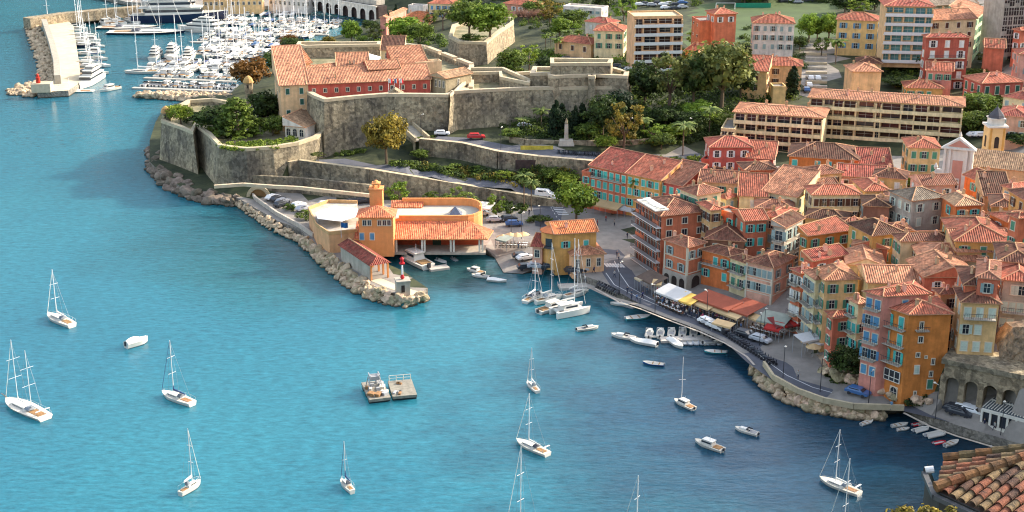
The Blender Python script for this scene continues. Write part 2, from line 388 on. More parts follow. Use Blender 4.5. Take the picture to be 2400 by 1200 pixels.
for v, z in zip(ov3, z3): tb.v.append((v.x, v.y, z))
for f in of3:
    c = sum((Vector(tb.v[i]) for i in f), Vector())/len(f); q = proj(c) if c.y > 20 else (-1, -1); mi = 0
    for k, poly in zone_polys:
        if inside(q, poly): mi = k; break
    tb.f.append(list(f)); tb.m.append(mi)
n0 = len(tb.v)                                   # skirt down into the sea
for x, y, z in bound: tb.v.append((x, y, z)); tb.v.append((x, y, -4))
nb = len(bound)
for i in range(nb):
    j = (i+1) % nb; tb.f.append([n0+2*i, n0+2*j, n0+2*j+1, n0+2*i+1]); tb.m.append(3)
struct("ground", tb, [SCRUB, PAVE, GRASSF, QUAY, SAND])
# ------------------------------------------------------------------ water
wm = bpy.data.materials.new("sea_water"); wm.use_nodes = True
n = wm.node_tree; N = n.nodes; L = n.links; b = N["Principled BSDF"]
geo = N.new("ShaderNodeNewGeometry")
def noise_(scale, det, stretch=(1, 1, 1), rough=.5):
    mp = N.new("ShaderNodeMapping"); mp.inputs["Scale"].default_value = stretch; L.new(geo.outputs["Position"], mp.inputs[0])
    t = N.new("ShaderNodeTexNoise"); t.inputs["Scale"].default_value = scale; t.inputs["Detail"].default_value = det; t.inputs["Roughness"].default_value = rough
    L.new(mp.outputs[0], t.inputs["Vector"]); return t.outputs["Fac"]
def mrange(src, a, b_, c=0., d=1.):
    t = N.new("ShaderNodeMapRange")
    for i_, v_ in enumerate((a, b_, c, d)): t.inputs[i_+1].default_value = v_
    L.new(src, t.inputs[0]); return t.outputs[0]
def cmix(f, a, b_, mode='MIX'):
    t = N.new("ShaderNodeMix"); t.data_type = 'RGBA'; t.blend_type = mode
    for s_, i_ in ((f, 0), (a, 6), (b_, 7)):
        if isinstance(s_, (int, float)): t.inputs[i_].default_value = s_
        elif isinstance(s_, tuple): t.inputs[i_].default_value = (*s_, 1)
        else: L.new(s_, t.inputs[i_])
    return t.outputs[2]
col = cmix(mrange(noise_(.012, 4, (1, .5, 1)), .36, .64), (.018, .128, .180), (.028, .172, .216))
def patch(px, py, rad, colr, amt, sy=1.0):       # weed beds and depth changes; at lower right a painted dark reflection
    global col
    p = W(px, py, 0); mp = N.new("ShaderNodeMapping"); mp.vector_type = 'POINT'; mp.inputs["Location"].default_value = (-p.x/rad, -p.y/rad*sy, 0); mp.inputs["Scale"].default_value = (1/rad, sy/rad, 0)
    L.new(geo.outputs["Position"], mp.inputs[0]); ln_ = N.new("ShaderNodeVectorMath"); ln_.operation = 'LENGTH'; L.new(mp.outputs[0], ln_.inputs[0])
    ad = N.new("ShaderNodeMath"); ad.operation = 'ADD'; L.new(ln_.outputs["Value"], ad.inputs[0]); L.new(mrange(noise_(.05, 3), 0, 1, -.5, .5), ad.inputs[1])
    col = cmix(mrange(ad.outputs[0], 1.15, .35, 0, amt), col, colr)
patch(540, 560, 34, (.012, .05, .045), .8, 1.1); patch(620, 640, 26, (.014, .09, .085), .6); patch(1700, 830, 40, (.012, .045, .075), .75); patch(2180, 1060, 70, (.008, .014, .018), .97, 1.0); patch(1750, 1000, 48, (.012, .06, .11), .65)  # near-black lower right patch paints in the reflection of dark hillside and houses
patch(1040, 640, 22, (.02, .035, .025), .7, 1.2); patch(330, 60, 100, (.012, .09, .11), .75, .5); patch(60, 190, 130, (.020, .12, .175), .7, .8); patch(330, 560, 50, (.016, .125, .18), .4, .9)
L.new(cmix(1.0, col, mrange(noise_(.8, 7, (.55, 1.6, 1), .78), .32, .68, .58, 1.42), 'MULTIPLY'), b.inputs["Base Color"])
b.subsurface_method = 'BURLEY' if hasattr(b, 'subsurface_method') else 'BURLEY'
b.inputs["Subsurface Weight"].default_value = .6; b.inputs["Subsurface Scale"].default_value = 22.0; b.inputs["Subsurface Radius"].default_value = (.6, 1.0, 1.0)
b.inputs["Roughness"].default_value = .07; b.inputs["IOR"].default_value = 1.3; b.inputs["Specular IOR Level"].default_value = .5; b.inputs["Specular Tint"].default_value = (.6, .85, 1, 1)
bp = N.new("ShaderNodeBump"); bp.inputs["Strength"].default_value = .6; bp.inputs["Distance"].default_value = .16
hm = N.new("ShaderNodeMath"); hm.operation = 'MULTIPLY_ADD'; hm.inputs[1].default_value = 1.6; L.new(noise_(.22, 3, (.5, 1.6, 1), .5), hm.inputs[0]); L.new(noise_(.9, 7, (.6, 1.4, 1), .62), hm.inputs[2])
L.new(hm.outputs[0], bp.inputs["Height"]); L.new(bp.outputs[0], b.inputs["Normal"])
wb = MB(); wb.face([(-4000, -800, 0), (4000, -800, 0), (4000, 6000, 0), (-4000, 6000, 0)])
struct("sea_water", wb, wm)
# wooded hills across the bay, unseen, added to block bright low sky from reflections
hb = MB(); nx_, ny_ = 60, 14
for j in range(ny_+1):
    for i in range(nx_+1):
        x = -1900+2100*i/nx_; y = 735+750*j/ny_+60*noise.noise(Vector((i*.12, 0, 3)))+max(0, x+100)*.9; v = j/ny_
        hb.v.append((x, y, -3+(330+60*noise.noise(Vector((i*.15, j*.2, 1))))*min(1, (v*1.7))**.8))
for j in range(ny_):
    for i in range(nx_): a = j*(nx_+1)+i; hb.f.append([a, a+1, a+nx_+2, a+nx_+1]); hb.m.append(0)
struct("unseen_hills", hb, mat("wooded_hill", "7d8c84", var=.3, scale=.02, rnd=0))
# ------------------------------------------------------------------ retaining walls
for top, zbs, label, th, up, mt, cap, nm in walls:
    w = MB()
    for i in range(len(top)-1):
        a, b_ = top[i], top[i+1]; d = (b_-a); nn = Vector((d.y, -d.x, 0)).normalized()
        if nn.y > 0: nn = -nn
        f, k = nn*.9, -nn*(th-.9+.4); z0 = min(zbs[i], zbs[i+1])-1
        for (o0, o1, zl) in ((f, k, None),):
            A = [a+f*1.35, b_+f*1.35, b_+k, a+k]; Bt = [a+f*.95+Vector((0, 0, up)), b_+f*.95+Vector((0, 0, up)), b_+k+Vector((0, 0, up)), a+k+Vector((0, 0, up))]
            lo = [(p.x, p.y, z0) for p in A]
            for u in range(4):
                v_ = (u+1) % 4; w.face([lo[u], lo[v_], Bt[v_], Bt[u]], 0)
            w.face(Bt, 1)
    r = w.build(nm, [mt, PALE]); tag(r, label, "wall")
# ------------------------------------------------------------------ house kit
TC = {'r': "a5604a", 'b': "7d5342", 's': "b27c5e", 'd': "634436", 't': "a08264", 'o': "b56c44", 'p': "965042", 'g': "7c7162"}
for k, v in TC.items(): TILE[k] = tilemat("roof_tiles_"+k, v)
RIDGE = mat("ridge_mortar", "c4936f", var=.2, scale=1.5)
WC = {'orange': "dc8444", 'terra': "d07858", 'red': "b8543f", 'cream': "e8d6a8", 'yellow': "e6bf84", 'ochre': "dea561", 'pink': "e2ac92", 'beige': "dfc598", 'white': "e4d8ca",
      'lilac': "b998a8", 'salmon': "d8937c", 'peach': "e8b888", 'brick': "bd6453", 'stone': "ab9a7c", 'grey': "b8afa0", 'green': "b0cfa8", 'brown': "9c6c54", 'tan': "dfb98a", 'crimson': "c25f4e", 'hotorange': "e07c48"}
def wallmat(k): return mat("plaster_"+k, WC[k], var=.17, scale=.5, rnd=.04, streak=.22, rough=.9)
SHC = {'teal': "4fb3a8", 'green': "4f8a70", 'grey': "8fa3a0", 'blue': "5c8fb0", 'brown': "5a3a2c", 'pale': "c4d0c0", 'white': "dcdcd6", 'dkgreen': "2f5a4c"}
def shmat(k): return mat("shutter_"+k, SHC[k], var=.1, scale=2, rough=.6)
TRIM = mat("window_surround", "d8ccb4", var=.1, scale=1)
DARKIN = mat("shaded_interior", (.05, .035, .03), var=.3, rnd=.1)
BROWNIN = mat("brown_blind", "4e332b", var=.3, rnd=.15)
RAIL = mat("balcony_iron", (.06, .06, .065), rough=.6)
WM, SM = {}, {}
def wmesh(w, h, arch=False, trim=True, glass=None):
    k = (w, h, arch, trim, glass)
    if k in WM: return WM[k]
    m = MB(); g = glass or GLASS
    if trim:
        for x in (-w/2-.06, w/2+.06): m.box((x, -.04, h/2), (.14, .14, h+.24), 0, 0)
        m.box((0, -.04, h+.07), (w, .14, .14), 0, 0); m.box((0, -.07, -.06), (w+.3, .22, .12), 0, 0)
    if arch:
        k0 = len(m.v); n = 8; pts = [(-w/2, 0), (w/2, 0)]+[(w/2*cos(pi*i/n), h-w/2+w/2*sin(pi*i/n)) for i in range(n+1)]
        m.face([(x, -.045, z) for x, z in pts], 1)
        for i in range(n):
            a, b_ = pi*i/n, pi*(i+1)/n; r = w/2+.08; m.beam((r*cos(a), -.06, h-w/2+r*sin(a)), (r*cos(b_), -.06, h-w/2+r*sin(b_)), .16, .12, 0)
    else: m.face([(-w/2, -.015, 0), (w/2, -.015, 0), (w/2, -.015, h), (-w/2, -.015, h)], 1)
    m.box((0, -.035, h/2), (.06, .03, h), 0, 2)
    if h > 1.3: m.box((0, -.035, h*.6), (w, .03, .05), 0, 2)
    WM[k] = m.mesh("window", [TRIM, g, CREAMW]); return WM[k]
def smesh(w, h, c):
    k = (w, h, c)
    if k in SM: return SM[k]
    m = MB(); m.box((0, -.1, h/2), (w, .06, h), 0, 0)
    for i in range(3): m.box((0, -.145, h*(.2+.3*i)), (w*.8, .03, .07), 0, 0)
    SM[k] = m.mesh("shutter", [shmat(c)]); return SM[k]
def solve(px, py, h):
    z = 2+h
    for i in range(30):
        p = W(px, py, z); g = ground(p.x, p.y, 2.0); z += .5*(g+h-z)
    return z
def perp_fix(C, A, pxB):
    """point B with CB perpendicular to CA whose image column is pxB"""
    d = (A-C); d.z = 0; d.normalize(); q = Vector((-d.y, d.x, 0))
    if q.y < 0: q = -q
    # solve proj x of C+s*q
    lo, best = 0, None
    for i in range(1, 600):
        s = i*.1; p = C+q*s; e = abs(proj(p)[0]-pxB)
        if best is None or e < best[0]: best = (e, s)
    return C+q*max(2.5, min(best[1], 24))
def footprint(s, h, depth, z, ortho=True):
    q = P2(s)
    if z is None: z = solve(*(q[1] if len(q) == 3 else q[0]), h)
    if len(q) == 2:
        A, B = W(*q[0], z), W(*q[1], z); d = (B-A); n_ = Vector((-d.y, d.x, 0)).normalized()
        return [A, B, B+n_*depth, A+n_*depth], z
    L_, C, R_ = (W(*p, z) for p in q)
    if not ortho:
        e = (R_-C).normalized(); n_ = Vector((-e.y, e.x, 0)); return [C, R_, R_+n_*((L_-C).dot(n_)+3), L_], z
    dl = abs(q[1][0]-q[0][0]); dr = abs(q[2][0]-q[1][0])
    if dr >= dl:
        e = (R_-C).normalized(); n_ = Vector((-e.y, e.x, 0)); t = perp_fix(C, R_, q[0][0]); t = C+n_*(t-C).length if (t-C).dot(n_) > 0 else t
        return [C, R_, R_+(t-C), t], z
    t = perp_fix(C, L_, q[2][0]); return [C, t, t+(L_-C), L_], z
def face_windows(root, a, b, z1, zg, sto, w, h, sh, floors=None, gap=2.9, arch=False, close=.4, cols=None, skip=.06, first=.9, trim=True, glass=None, bal=(), balmat=None, limit=90, count=[0], margin=.9):
    """a->b runs along the wall seen from outside left to right; window rows from the eaves down"""
    d = b-a; Ln = d.length; u = d/Ln; ang = atan2(u.y, u.x); n_ = Vector((u.y, -u.x, 0))
    nc = cols if cols else max(1, int((Ln-margin)/gap)); fl = floors or max(1, int((z1-zg-.6)/sto))
    shm = smesh(w/2, h, sh) if sh else None; made = 0
    for f in range(fl):
        zb = z1-first-h-f*sto
        if zb < zg+.3: break
        if f in bal:
            bm_ = MB(); bm_.box((0, -.55, zb-.15), (Ln*.86, 1.1, .16), 0, 0)
            for x in (-Ln*.43, Ln*.43): bm_.box((x, -.55, zb+.38), (.05, 1.05, .05), 0, 1)
            bm_.box((0, -1.07, zb+.85), (Ln*.86, .05, .06), 0, 1)
            k = int(Ln*.86/.35)
            for i in range(k+1): bm_.box((-Ln*.43+i*Ln*.86/max(1, k), -1.07, zb+.4), (.035, .035, .9), 0, 1)
            mid = (a+b)/2; bm_.build("balcony", [balmat or CONC, RAIL], root, (mid.x-root.location.x, mid.y-root.location.y, -root.location.z), ang)
        for c in range(nc):
            if R.random() < skip: continue
            x = Ln*(c+.5)/nc; p = a+u*x+n_*.01
            hh = h; o = link("window", wmesh(w, hh, arch, trim, glass), root, (p.x-root.location.x, p.y-root.location.y, zb-root.location.z), ang)
            made += 1
            if shm:
                closed = R.random() < close; off = w/4 if closed else w*.77
                for sgn in (-1, 1): link("shutter", shm, o, (sgn*off, 0, 0))
    return made
CHIM = []
def chimney(par, x, y, z, s=1.0, loc=True):
    if not CHIM:
        m = MB(); m.box((0, 0, .3), (.7, .5, 1.6), 0, 0); m.box((0, 0, 1.14), (.86, .66, .1), 0, 1)
        m.box((0, 0, 1.3), (.5, .36, .2), 0, 1); CHIM.append(m.mesh("chimney", [mat("chimney_plaster", "d6b290", var=.15, rnd=.2), RIDGE]))
    return link("chimney", CHIM[0], par, (x, y, z), R.choice((0, pi/2))+.3, s*.72)
def roof(root, q, z, kind, tm, oh=.5, pitch=19, wm_=None, ridge=True, flip=False, chim=2):
    """q: 4 footprint corners (world), builds a closed tiled roof; UV in metres down the slope"""
    o = root.location; c = [Vector((p.x, p.y)) for p in q]
    if (c[1]-c[0]).length < (c[2]-c[1]).length: c = c[1:]+c[:1]
    if flip: c = c[1:]+c[:1]
    E = [Vector((a, b_)) for a, b_ in offset(c, oh)]; s01 = (E[3]-E[0]).length; hgt = s01/2*tan(radians(pitch)); zt = z+.14
    m = MB(); L3 = lambda p, zz_: Vector((p.x-o.x, p.y-o.y, zz_-o.z))
    def slope(pts, e0, e1):
        e = (e1-e0).normalized()
        m.face(pts, 0, [((p-e0).dot(e), (p-e0).cross(e).length) for p in pts])
    lo = [L3(p, zt) for p in E]; un = [L3(p, z-.02) for p in E]
    caps = []
    if kind == 'flat':
        q2 = [L3(Vector((p.x, p.y)), z+.5) for p in E]; inn = [Vector((a, b_)) for a, b_ in offset(c, -.25)]
        m = MB()
        ri = [L3(p, z+.5) for p in inn]; rf = [L3(p, z+.05) for p in inn]; ob = [L3(Vector((a, b_)), z-.05) for a, b_ in offset(c, .06)]; ot = [L3(Vector((a, b_)), z+.5) for a, b_ in offset(c, .06)]
        for i in range(4):
            j = (i+1) % 4; m.face([ob[i], ob[j], ot[j], ot[i]], 1); m.face([ot[i], ot[j], ri[j], ri[i]], 1); m.face([ri[i], ri[j], rf[j], rf[i]], 1)
        m.face(rf, 0)
        r = m.build("roof", [tm, wm_ or CONC], root)
    else:
        if kind == 'hip':
            k = min(.5, (s01/2)/((E[1]-E[0]).length)); A = (E[0]+E[3])/2; B = (E[1]+E[2])/2; dd = B-A
            r0, r1 = A+dd*k*.95, B-dd*k*.95
        elif kind == 'gable': r0, r1 = (E[0]+E[3])/2, (E[1]+E[2])/2
        if kind in ('hip', 'gable'):
            a, b_ = L3(r0, zt+hgt), L3(r1, zt+hgt)
            slope([lo[0], lo[1], b_, a], lo[0], lo[1]); slope([lo[2], lo[3], a, b_], lo[2], lo[3])
            if kind == 'hip': slope([lo[1], lo[2], b_], lo[1], lo[2]); slope([lo[3], lo[0], a], lo[3], lo[0])
            else:
                m.face([lo[1], lo[2], b_], 2); m.face([lo[3], lo[0], a], 2)
            caps = [(a, b_)]+([(lo[0], a), (lo[3], a), (lo[1], b_), (lo[2], b_)])
        else:                                    # shed, low edge is q0-q1
            c = [Vector((p.x, p.y)) for p in q]; E = [Vector((a, b_)) for a, b_ in offset(c, oh)]; lo = [L3(p, zt) for p in E]; un = [L3(p, z-.02) for p in E]
            hh = (E[3]-E[0]).length*tan(radians(pitch)); hi = [lo[0], lo[1], lo[2]+Vector((0, 0, hh)), lo[3]+Vector((0, 0, hh))]
            slope(hi, lo[0], lo[1]); m.face([lo[1], lo[2], hi[2]], 2); m.face([lo[3], lo[0], hi[3]], 2); m.face([lo[2], lo[3], hi[3], hi[2]], 2)
            caps = [(hi[3], hi[2]), (lo[0], hi[3]), (lo[1], hi[2])]; hgt = hh
        for i in range(4):
            j = (i+1) % 4; m.face([un[i], un[j], lo[j], lo[i]], 1)
        m.face(un[::-1], 1)
        if ridge:
            for p, s_ in caps: m.tube(p+Vector((0, 0, .03)), s_+Vector((0, 0, .03)), .12, .12, 5, 1)
        r = m.build("roof", [tm, RIDGE, wm_ or RIDGE], root)
        for i in range(chim):
            t = R.uniform(.2, .8); v = R.choice((.25, .35, .65, .75)); p = (E[0]*(1-t)+E[1]*t)*(1-v)+(E[3]*(1-t)+E[2]*t)*v
            zz_ = z+(hgt*(1-abs(v-.5)*2) if kind != 'shed' else hgt*v); chimney(r, p.x-o.x, p.y-o.y, zz_-o.z+.2, R.uniform(.8, 1.3))
    return r
HN = [0]
def house(label, s, h=9, rf='hip', wall='orange', tile='r', sh='green', depth=9, z=None, zb=None, sto=3.0, w=1.0, wh=1.6, wins=True, cat='house', name='house', group=None,
          bal=(), balf=0, cols=None, colsL=None, arch=False, close=.4, pitch=19, flip=False, chim=2, oh=.45, skip=.06, gap=2.9, first=.9, trim=True, glass=None, second=None, ridge=True, sides=(0, 1, 3), floors=None, balmat=None, ortho=True):
    q, z = footprint(s, h, depth, z, ortho)
    gs = [ground(p.x, p.y, 2.0) for p in q]; gz = min(gs) if zb is None else zb
    cx = sum(p.x for p in q)/4; cy = sum(p.y for p in q)/4
    root = thing(name, label, cat, (cx, cy, gz), 0, group); o = root.location
    m = MB(); m.prism([(p.x-cx, p.y-cy) for p in q], -1.2, z-gz, 0); wmt = wallmat(wall) if isinstance(wall, str) else wall
    m.build("wall", [wmt], root)
    roof(root, q, z, rf, TILE[tile] if tile in TILE else tile, oh, pitch, wmt, ridge, flip, chim)
    if wins:
        for i in range(4):
            a, b_ = q[i], q[(i+1) % 4]; d = b_-a; n_ = Vector((d.y, -d.x, 0)); mid = (a+b_)/2
            vis = n_.dot(CAM-mid) > 0
            if not vis and i not in sides: continue
            if not vis: continue
            if second and i == second[0]: pass
            face_windows(root, a, b_, z, (gs[i] if zb is None else zb), sto, w, wh, sh, cols=(cols if i == 0 else colsL), bal=bal if i == balf else (), arch=arch, close=close, skip=skip, gap=gap, first=first, trim=trim, glass=glass, floors=floors, balmat=balmat)
    root['_q'] = [c for p in q for c in p]; root['_z'] = z
    return root, q, z
OT = 'houses of the old town'
def H(*a, **k): k.setdefault('group', OT); return house(*a, **k)
# ---- first rows along the waterfront
TQ = H("terracotta quay house with cream quoins and a stone arcade, right of the tall balconied hotel", "1558,562 1612,580 1652,575", 10.5, 'hip', 'terra', 'b', 'grey', colsL=2, cols=2, first=1.0, z=11.4)
H("bright orange quay house with a railed balcony and blue awning", "1646,585 1711,602 1742,590", 11.5, 'hip', 'hotorange', 'b', 'teal', bal=(0, 2), balf=3, colsL=3, z=10.2)
H("narrow cream and yellow quay house between the orange and the pink ones", "1712,604 1750,617 1778,605", 11, 'hip', 'cream', 'b', 'green', bal=(0, 1), balf=3, colsL=2, z=10.1)
LP_ = H("long pink quay house with a broad brown roof and an arched passage", "1750,613 1812,628 1862,621", 12, 'hip', 'pink', 'b', 'grey', colsL=5, bal=(2,), balf=3, pitch=22, chim=4, z=10.9)
H("tall narrow brick red house with white framed balconies in the side street", "1857,625 1878,640 1905,634", 15, 'hip', 'terra', 'p', 'white', bal=(0, 1, 2, 3), balf=3, colsL=3, z=15)
H("tall narrow cream house with iron balconies in the side street", "1886,636 1912,655 1935,648", 16, 'hip', 'cream', 's', 'grey', bal=(0, 1, 2, 3), balf=3, colsL=3, z=16)
H("yellow gabled house with one green shuttered window high under its eaves", "1912,632 1934,657 2012,654", 17, 'hip', 'yellow', 's', 'green', bal=(1, 2, 3), balf=3, colsL=3, cols=2, z=16.7, ortho=False)
H("low pale house with a red roof wedged below the yellow gabled one", "1936,688 1950,692 2005,690", 10, 'shed', 'cream', 'p', 'green', depth=8)
H("plain brick red house with few windows beside the dark evergreen bush", "1938,741 1953,745 2003,742", 12, 'hip', 'terra', 'r', 'green', cols=1, colsL=1, chim=0, skip=0, z=12.6)
H("narrow cream house with climbing plants left of the lilac one", "1990,700 2012,712 2035,708", 13, 'hip', 'cream', 's', 'teal', colsL=2, bal=(0, 1), balf=3)
H("tall lilac and salmon house with blue shutters", "2030,684 2070,695 2176,688", 20, 'hip', 'salmon', 'r', 'blue', cols=1, colsL=2, bal=(0, 1, 2, 3), balf=3, chim=3, close=.7, z=20.8, ortho=False)
TW = H("tall burnt orange house with turquoise shutters standing on the rocks above the shore road", "2070,716 2131,737 2230,735", 18.5, 'hip', 'orange', 'r', 'teal', zb=3.0, wins=False, chim=2, z=18.6, ortho=False)
def tower():
    root, q, z = TW; o = root.location; a, b_ = q[3], q[0]; d = b_-a; Ln = d.length; ang = atan2(d.y, d.x); u = d.normalized(); loc = (a.x-o.x, a.y-o.y, 0)
    face_windows(root, a, b_, z, 3, 3.1, .95, 2.0, 'teal', floors=3, cols=2, bal=(0, 1, 2), first=.9, close=.25, skip=0)
    m = MB(); zl = z-o.z-12.6; m.box((Ln*.5, -.12, zl+1.0), (Ln*.8, .12, 1.9), 0, 1)
    for x in (.1, .3, .5, .7, .9): m.box((Ln*x, -.22, zl+1.0), (.12, .14, 2.1))
    for z_ in (0, .7, 2.0): m.box((Ln*.5, -.22, zl+z_), (Ln*.82, .14, .1))
    m.build("glazed_loggia", [CREAMW, GLASS], root, loc, ang)
    l_ = link("window", wmesh(1.3, 2.2, True), root, (a.x+u.x*Ln*.7-o.x, a.y+u.y*Ln*.7-o.y, z-o.z-15.8), ang)
    a, b_ = q[0], q[1]; d = b_-a; Ln = d.length; u = d.normalized(); ang = atan2(d.y, d.x)
    for x, dz, w_, h_, sh in ((.32, 2.6, .55, 1.2, None), (.33, 5.0, .7, 1.0, None), (.3, 7.6, .55, .7, None), (.31, 10.6, .7, 1.4, 'pale'), (.68, 9.0, .45, 1.0, None), (.66, 11.2, .5, .9, None), (.66, 13.4, .9, 1.6, 'green'), (.32, 14.6, .35, .7, None), (.5, 7.8, .3, .3, None), (.55, 15.2, .3, .3, None)):
        w = link("window", wmesh(w_, h_), root, (a.x+u.x*Ln*x-o.x, a.y+u.y*Ln*x-o.y, z-o.z-dz), ang)
        if sh:
            for sg in (-1, 1): link("shutter", smesh(w_/2, h_, sh), w, (sg*w_/4, 0, 0))
    m = MB(); m.box((Ln*.33, -.45, z-o.z-2.8), (2.2, .9, .14)); m.box((Ln*.33, -.88, z-o.z-2.0), (2.2, .05, .06), 0, 1)
    for i in range(8): m.box((Ln*.33-1.05+i*.3, -.88, z-o.z-2.4), (.04, .04, .8), 0, 1)
    m.build("balcony", [CONC, RAIL], root, (a.x-o.x, a.y-o.y, 0), ang)
tower()
H("ochre upper house rising behind the burnt orange one", "2192,682 2205,690 2262,688", 21, 'hip', 'peach', 'b', 'brown', cols=1, colsL=1, chim=3, z=18.8)
H("golden yellow house with pale blue shutters above the viaduct", "2240,702 2256,708 2342,712", 12.5, 'hip', 'yellow', 'b', 'pale', zb=10.0, cols=3, bal=(0,), balf=0, close=.9, chim=1, z=20.8)
H("grey stone house with pale arched shutters and a dark loggia at the right edge", "2342,650 2352,655 2425,662", 17, 'hip', 'grey', 'r', 'pale', zb=10.5, cols=4, bal=(1, 2), balf=0, close=.9, chim=2, z=22.3)
def dress(hh, arc=3.4, bands=(), quoin=True, n=(3, 1)):
    """pale arcaded ground floor, string courses and corner quoins on the two seen faces"""
    root, q, z = hh; o = root.location; zg = 2.0-o.z
    for fi, (i, na) in enumerate(((3, n[0]), (0, n[1]))):
        a, b_ = q[i], q[(i+1) % 4]; d = b_-a; Ln = d.length; ang = atan2(d.y, d.x); loc = (a.x-o.x, a.y-o.y, 0); m = MB()
        if arc:
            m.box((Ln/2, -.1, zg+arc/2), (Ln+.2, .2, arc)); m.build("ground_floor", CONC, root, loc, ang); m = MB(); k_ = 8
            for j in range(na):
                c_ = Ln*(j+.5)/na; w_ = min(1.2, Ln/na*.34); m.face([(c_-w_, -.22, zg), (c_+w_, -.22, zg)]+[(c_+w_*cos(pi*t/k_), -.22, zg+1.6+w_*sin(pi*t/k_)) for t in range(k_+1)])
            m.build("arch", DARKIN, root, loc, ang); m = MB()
        for h_ in bands: m.box((Ln/2, -.05, z-o.z-h_), (Ln+.1, .14, .16))
        if quoin:
            for x in (.15, Ln-.15): m.box((x, -.04, (zg+arc+z-o.z)/2), (.35, .12, z-o.z-zg-arc))
        if m.f: m.build("quoins", TRIM, root, loc, ang)
dress(TQ, 3.2, (2.9, 5.8)); dress(LP_, 0, (3.1, 6.0), True)
# ---- the packed roofs behind
H("lit yellow gabled house with a salmon roof behind the lilac one", "2035,662 2150,664", 13, 'gable', 'yellow', 's', 'green', depth=9, cols=1, flip=True, wins=False)
H("low salmon roofed house with a row of white flowerpots", "1987,620 2072,624", 11, 'gable', 'beige', 's', 'green', depth=8, chim=3)
H("crimson roofed house with a roof terrace above the side street", "1885,606 1905,612 1985,596", 13, 'shed', 'terra', 'p', 'white', chim=4)
H("terracotta gabled house with a dark solar panel", "2168,650 2292,648", 13, 'gable', 'terra', 's', 'white', depth=9, cols=2, flip=True)
H("orange house stepping down right of the solar panel one", "2292,650 2340,655", 14, 'hip', 'terra', 'b', 'grey', depth=9)
H("salmon roofed house with pinkish wall below the beige one", "2160,608 2310,612", 11, 'hip', 'beige', 's', 'brown', depth=9, chim=4)
H("small brown roofed house behind the golden yellow one", "2262,668 2335,672", 15, 'hip', 'terra', 'b', 'grey', depth=9)
H("long beige house with a half red half brown roof", "2095,553 2112,566 2230,564", 12, 'hip', 'beige', 'b', 'green', cols=1, colsL=2)
H("wide red roofed house with white sunshades on its terrace", "2240,565 2374,570", 12, 'hip', 'ochre', 'r', 'green', depth=14, chim=4)
H("yellow house with a salmon roof in front of the wide red roofed one", "2245,590 2378,590", 10, 'shed', 'yellow', 's', 'brown', depth=6, chim=2)
H("tall red brown house at the right edge in front of the shadowed lane", "2376,505 2388,512 2440,506", 15, 'hip', 'terra', 'r', 'green')
H("pale house with a brown roof at the right edge under the wide red roofed one", "2345,612 2430,618", 12, 'hip', 'pink', 'b', 'grey', depth=10, chim=4)
H("yellow house with a red roof at the right edge above the church lane", "2350,436 2372,443 2420,436", 9, 'hip', 'yellow', 'r', 'grey')
H("brown roofed house below the yellow right edge one", "2325,483 2384,487", 9, 'hip', 'ochre', 'd', 'green', depth=8)
H("brown roofed house stepped below the church nave", "2308,460 2368,462", 8, 'shed', 'tan', 'd', 'brown', depth=8)
H("vivid orange house with blue shuttered windows and a beige roof", "2210,462 2241,483 2300,480", 10, 'hip', 'hotorange', 't', 'teal', cols=2, colsL=1, chim=1, ortho=False)
H("pale grey house with a broad mossy beige roof", "2086,450 2138,471 2215,462", 11, 'hip', 'grey', 'g', 'pale', colsL=3, chim=1)
H("ochre house under a large drooping brown roof", "1990,520 2045,553 2115,545", 12, 'hip', 'ochre', 'd', 'green', pitch=24, chim=3)
H("small dark roofed house between the ochre and the pale grey ones", "2025,482 2085,485", 10, 'hip', 'brown', 'd', 'grey', depth=7)
H("ochre orange house with green shutters and a single pitched red roof", "1876,545 1894,553 1996,539", 12, 'shed', 'orange', 'r', 'green', cols=3, chim=1, ortho=False)
H("crimson and salmon roofs in front of the ochre orange house", "2000,575 2080,583", 10, 'gable', 'terra', 's', 'green', depth=9)
H("house with a dark brown roof, skylights and a deep glazed loggia", "1815,528 1840,534 1882,512", 11, 'shed', 'grey', 'd', 'grey', bal=(0, 1), balf=3, w=1.6, wh=2.0)
H("long cream house with two rows of brown shuttered windows", "1888,452 1905,457 2016,456", 10, 'hip', 'cream', 'r', 'brown', cols=6, colsL=2, chim=2, close=.1, skip=0)
H("small yellow house with a red hipped roof below the orange mansion", "2028,448 2084,447", 8, 'hip', 'yellow', 'r', 'brown', depth=9)
H("pale gabled house with a long lit verge", "1790,448 1868,462", 9, 'shed', 'cream', 's', 'grey', depth=10, cols=2)
H("cream house with a half orange half brown roof", "1733,459 1797,462", 9, 'shed', 'cream', 'r', 'white', depth=8, chim=0)
H("square cream house beside the half orange roof", "1680,458 1702,467 1728,458", 9, 'hip', 'cream', 'r', 'grey')
H("yellow orange house under a dark red roof with tall dark doors", "1803,416 1845,421", 7.5, 'hip', 'tan', 'b', 'brown', depth=10)
H("house with a tiled roof scattered with small white chimneys", "1640,425 1745,432", 9, 'gable', 'peach', 'b', 'green', depth=9, chim=6)
H("tall cream house with a long side wall of windows behind the balconied hotel", "1596,434 1634,458 1690,448", 14.5, 'hip', 'cream', 'b', 'green', colsL=5, cols=2, chim=3, bal=(1, 2), balf=3)
H("golden orange house with a deep lit side wall", "1637,476 1666,493 1690,488", 13, 'hip', 'yellow', 'r', 'brown', colsL=3, chim=2)
H("terracotta house with pairs of blue green shutters", "1681,492 1718,506 1745,500", 11, 'flat', 'terra', PAVE, 'teal', colsL=3)
H("salmon red house with a bright gabled roof in the middle of the old town", "1720,502 1747,518 1797,515", 11.5, 'gable', 'terra', 'r', 'teal', colsL=2, cols=2, flip=True, chim=0)
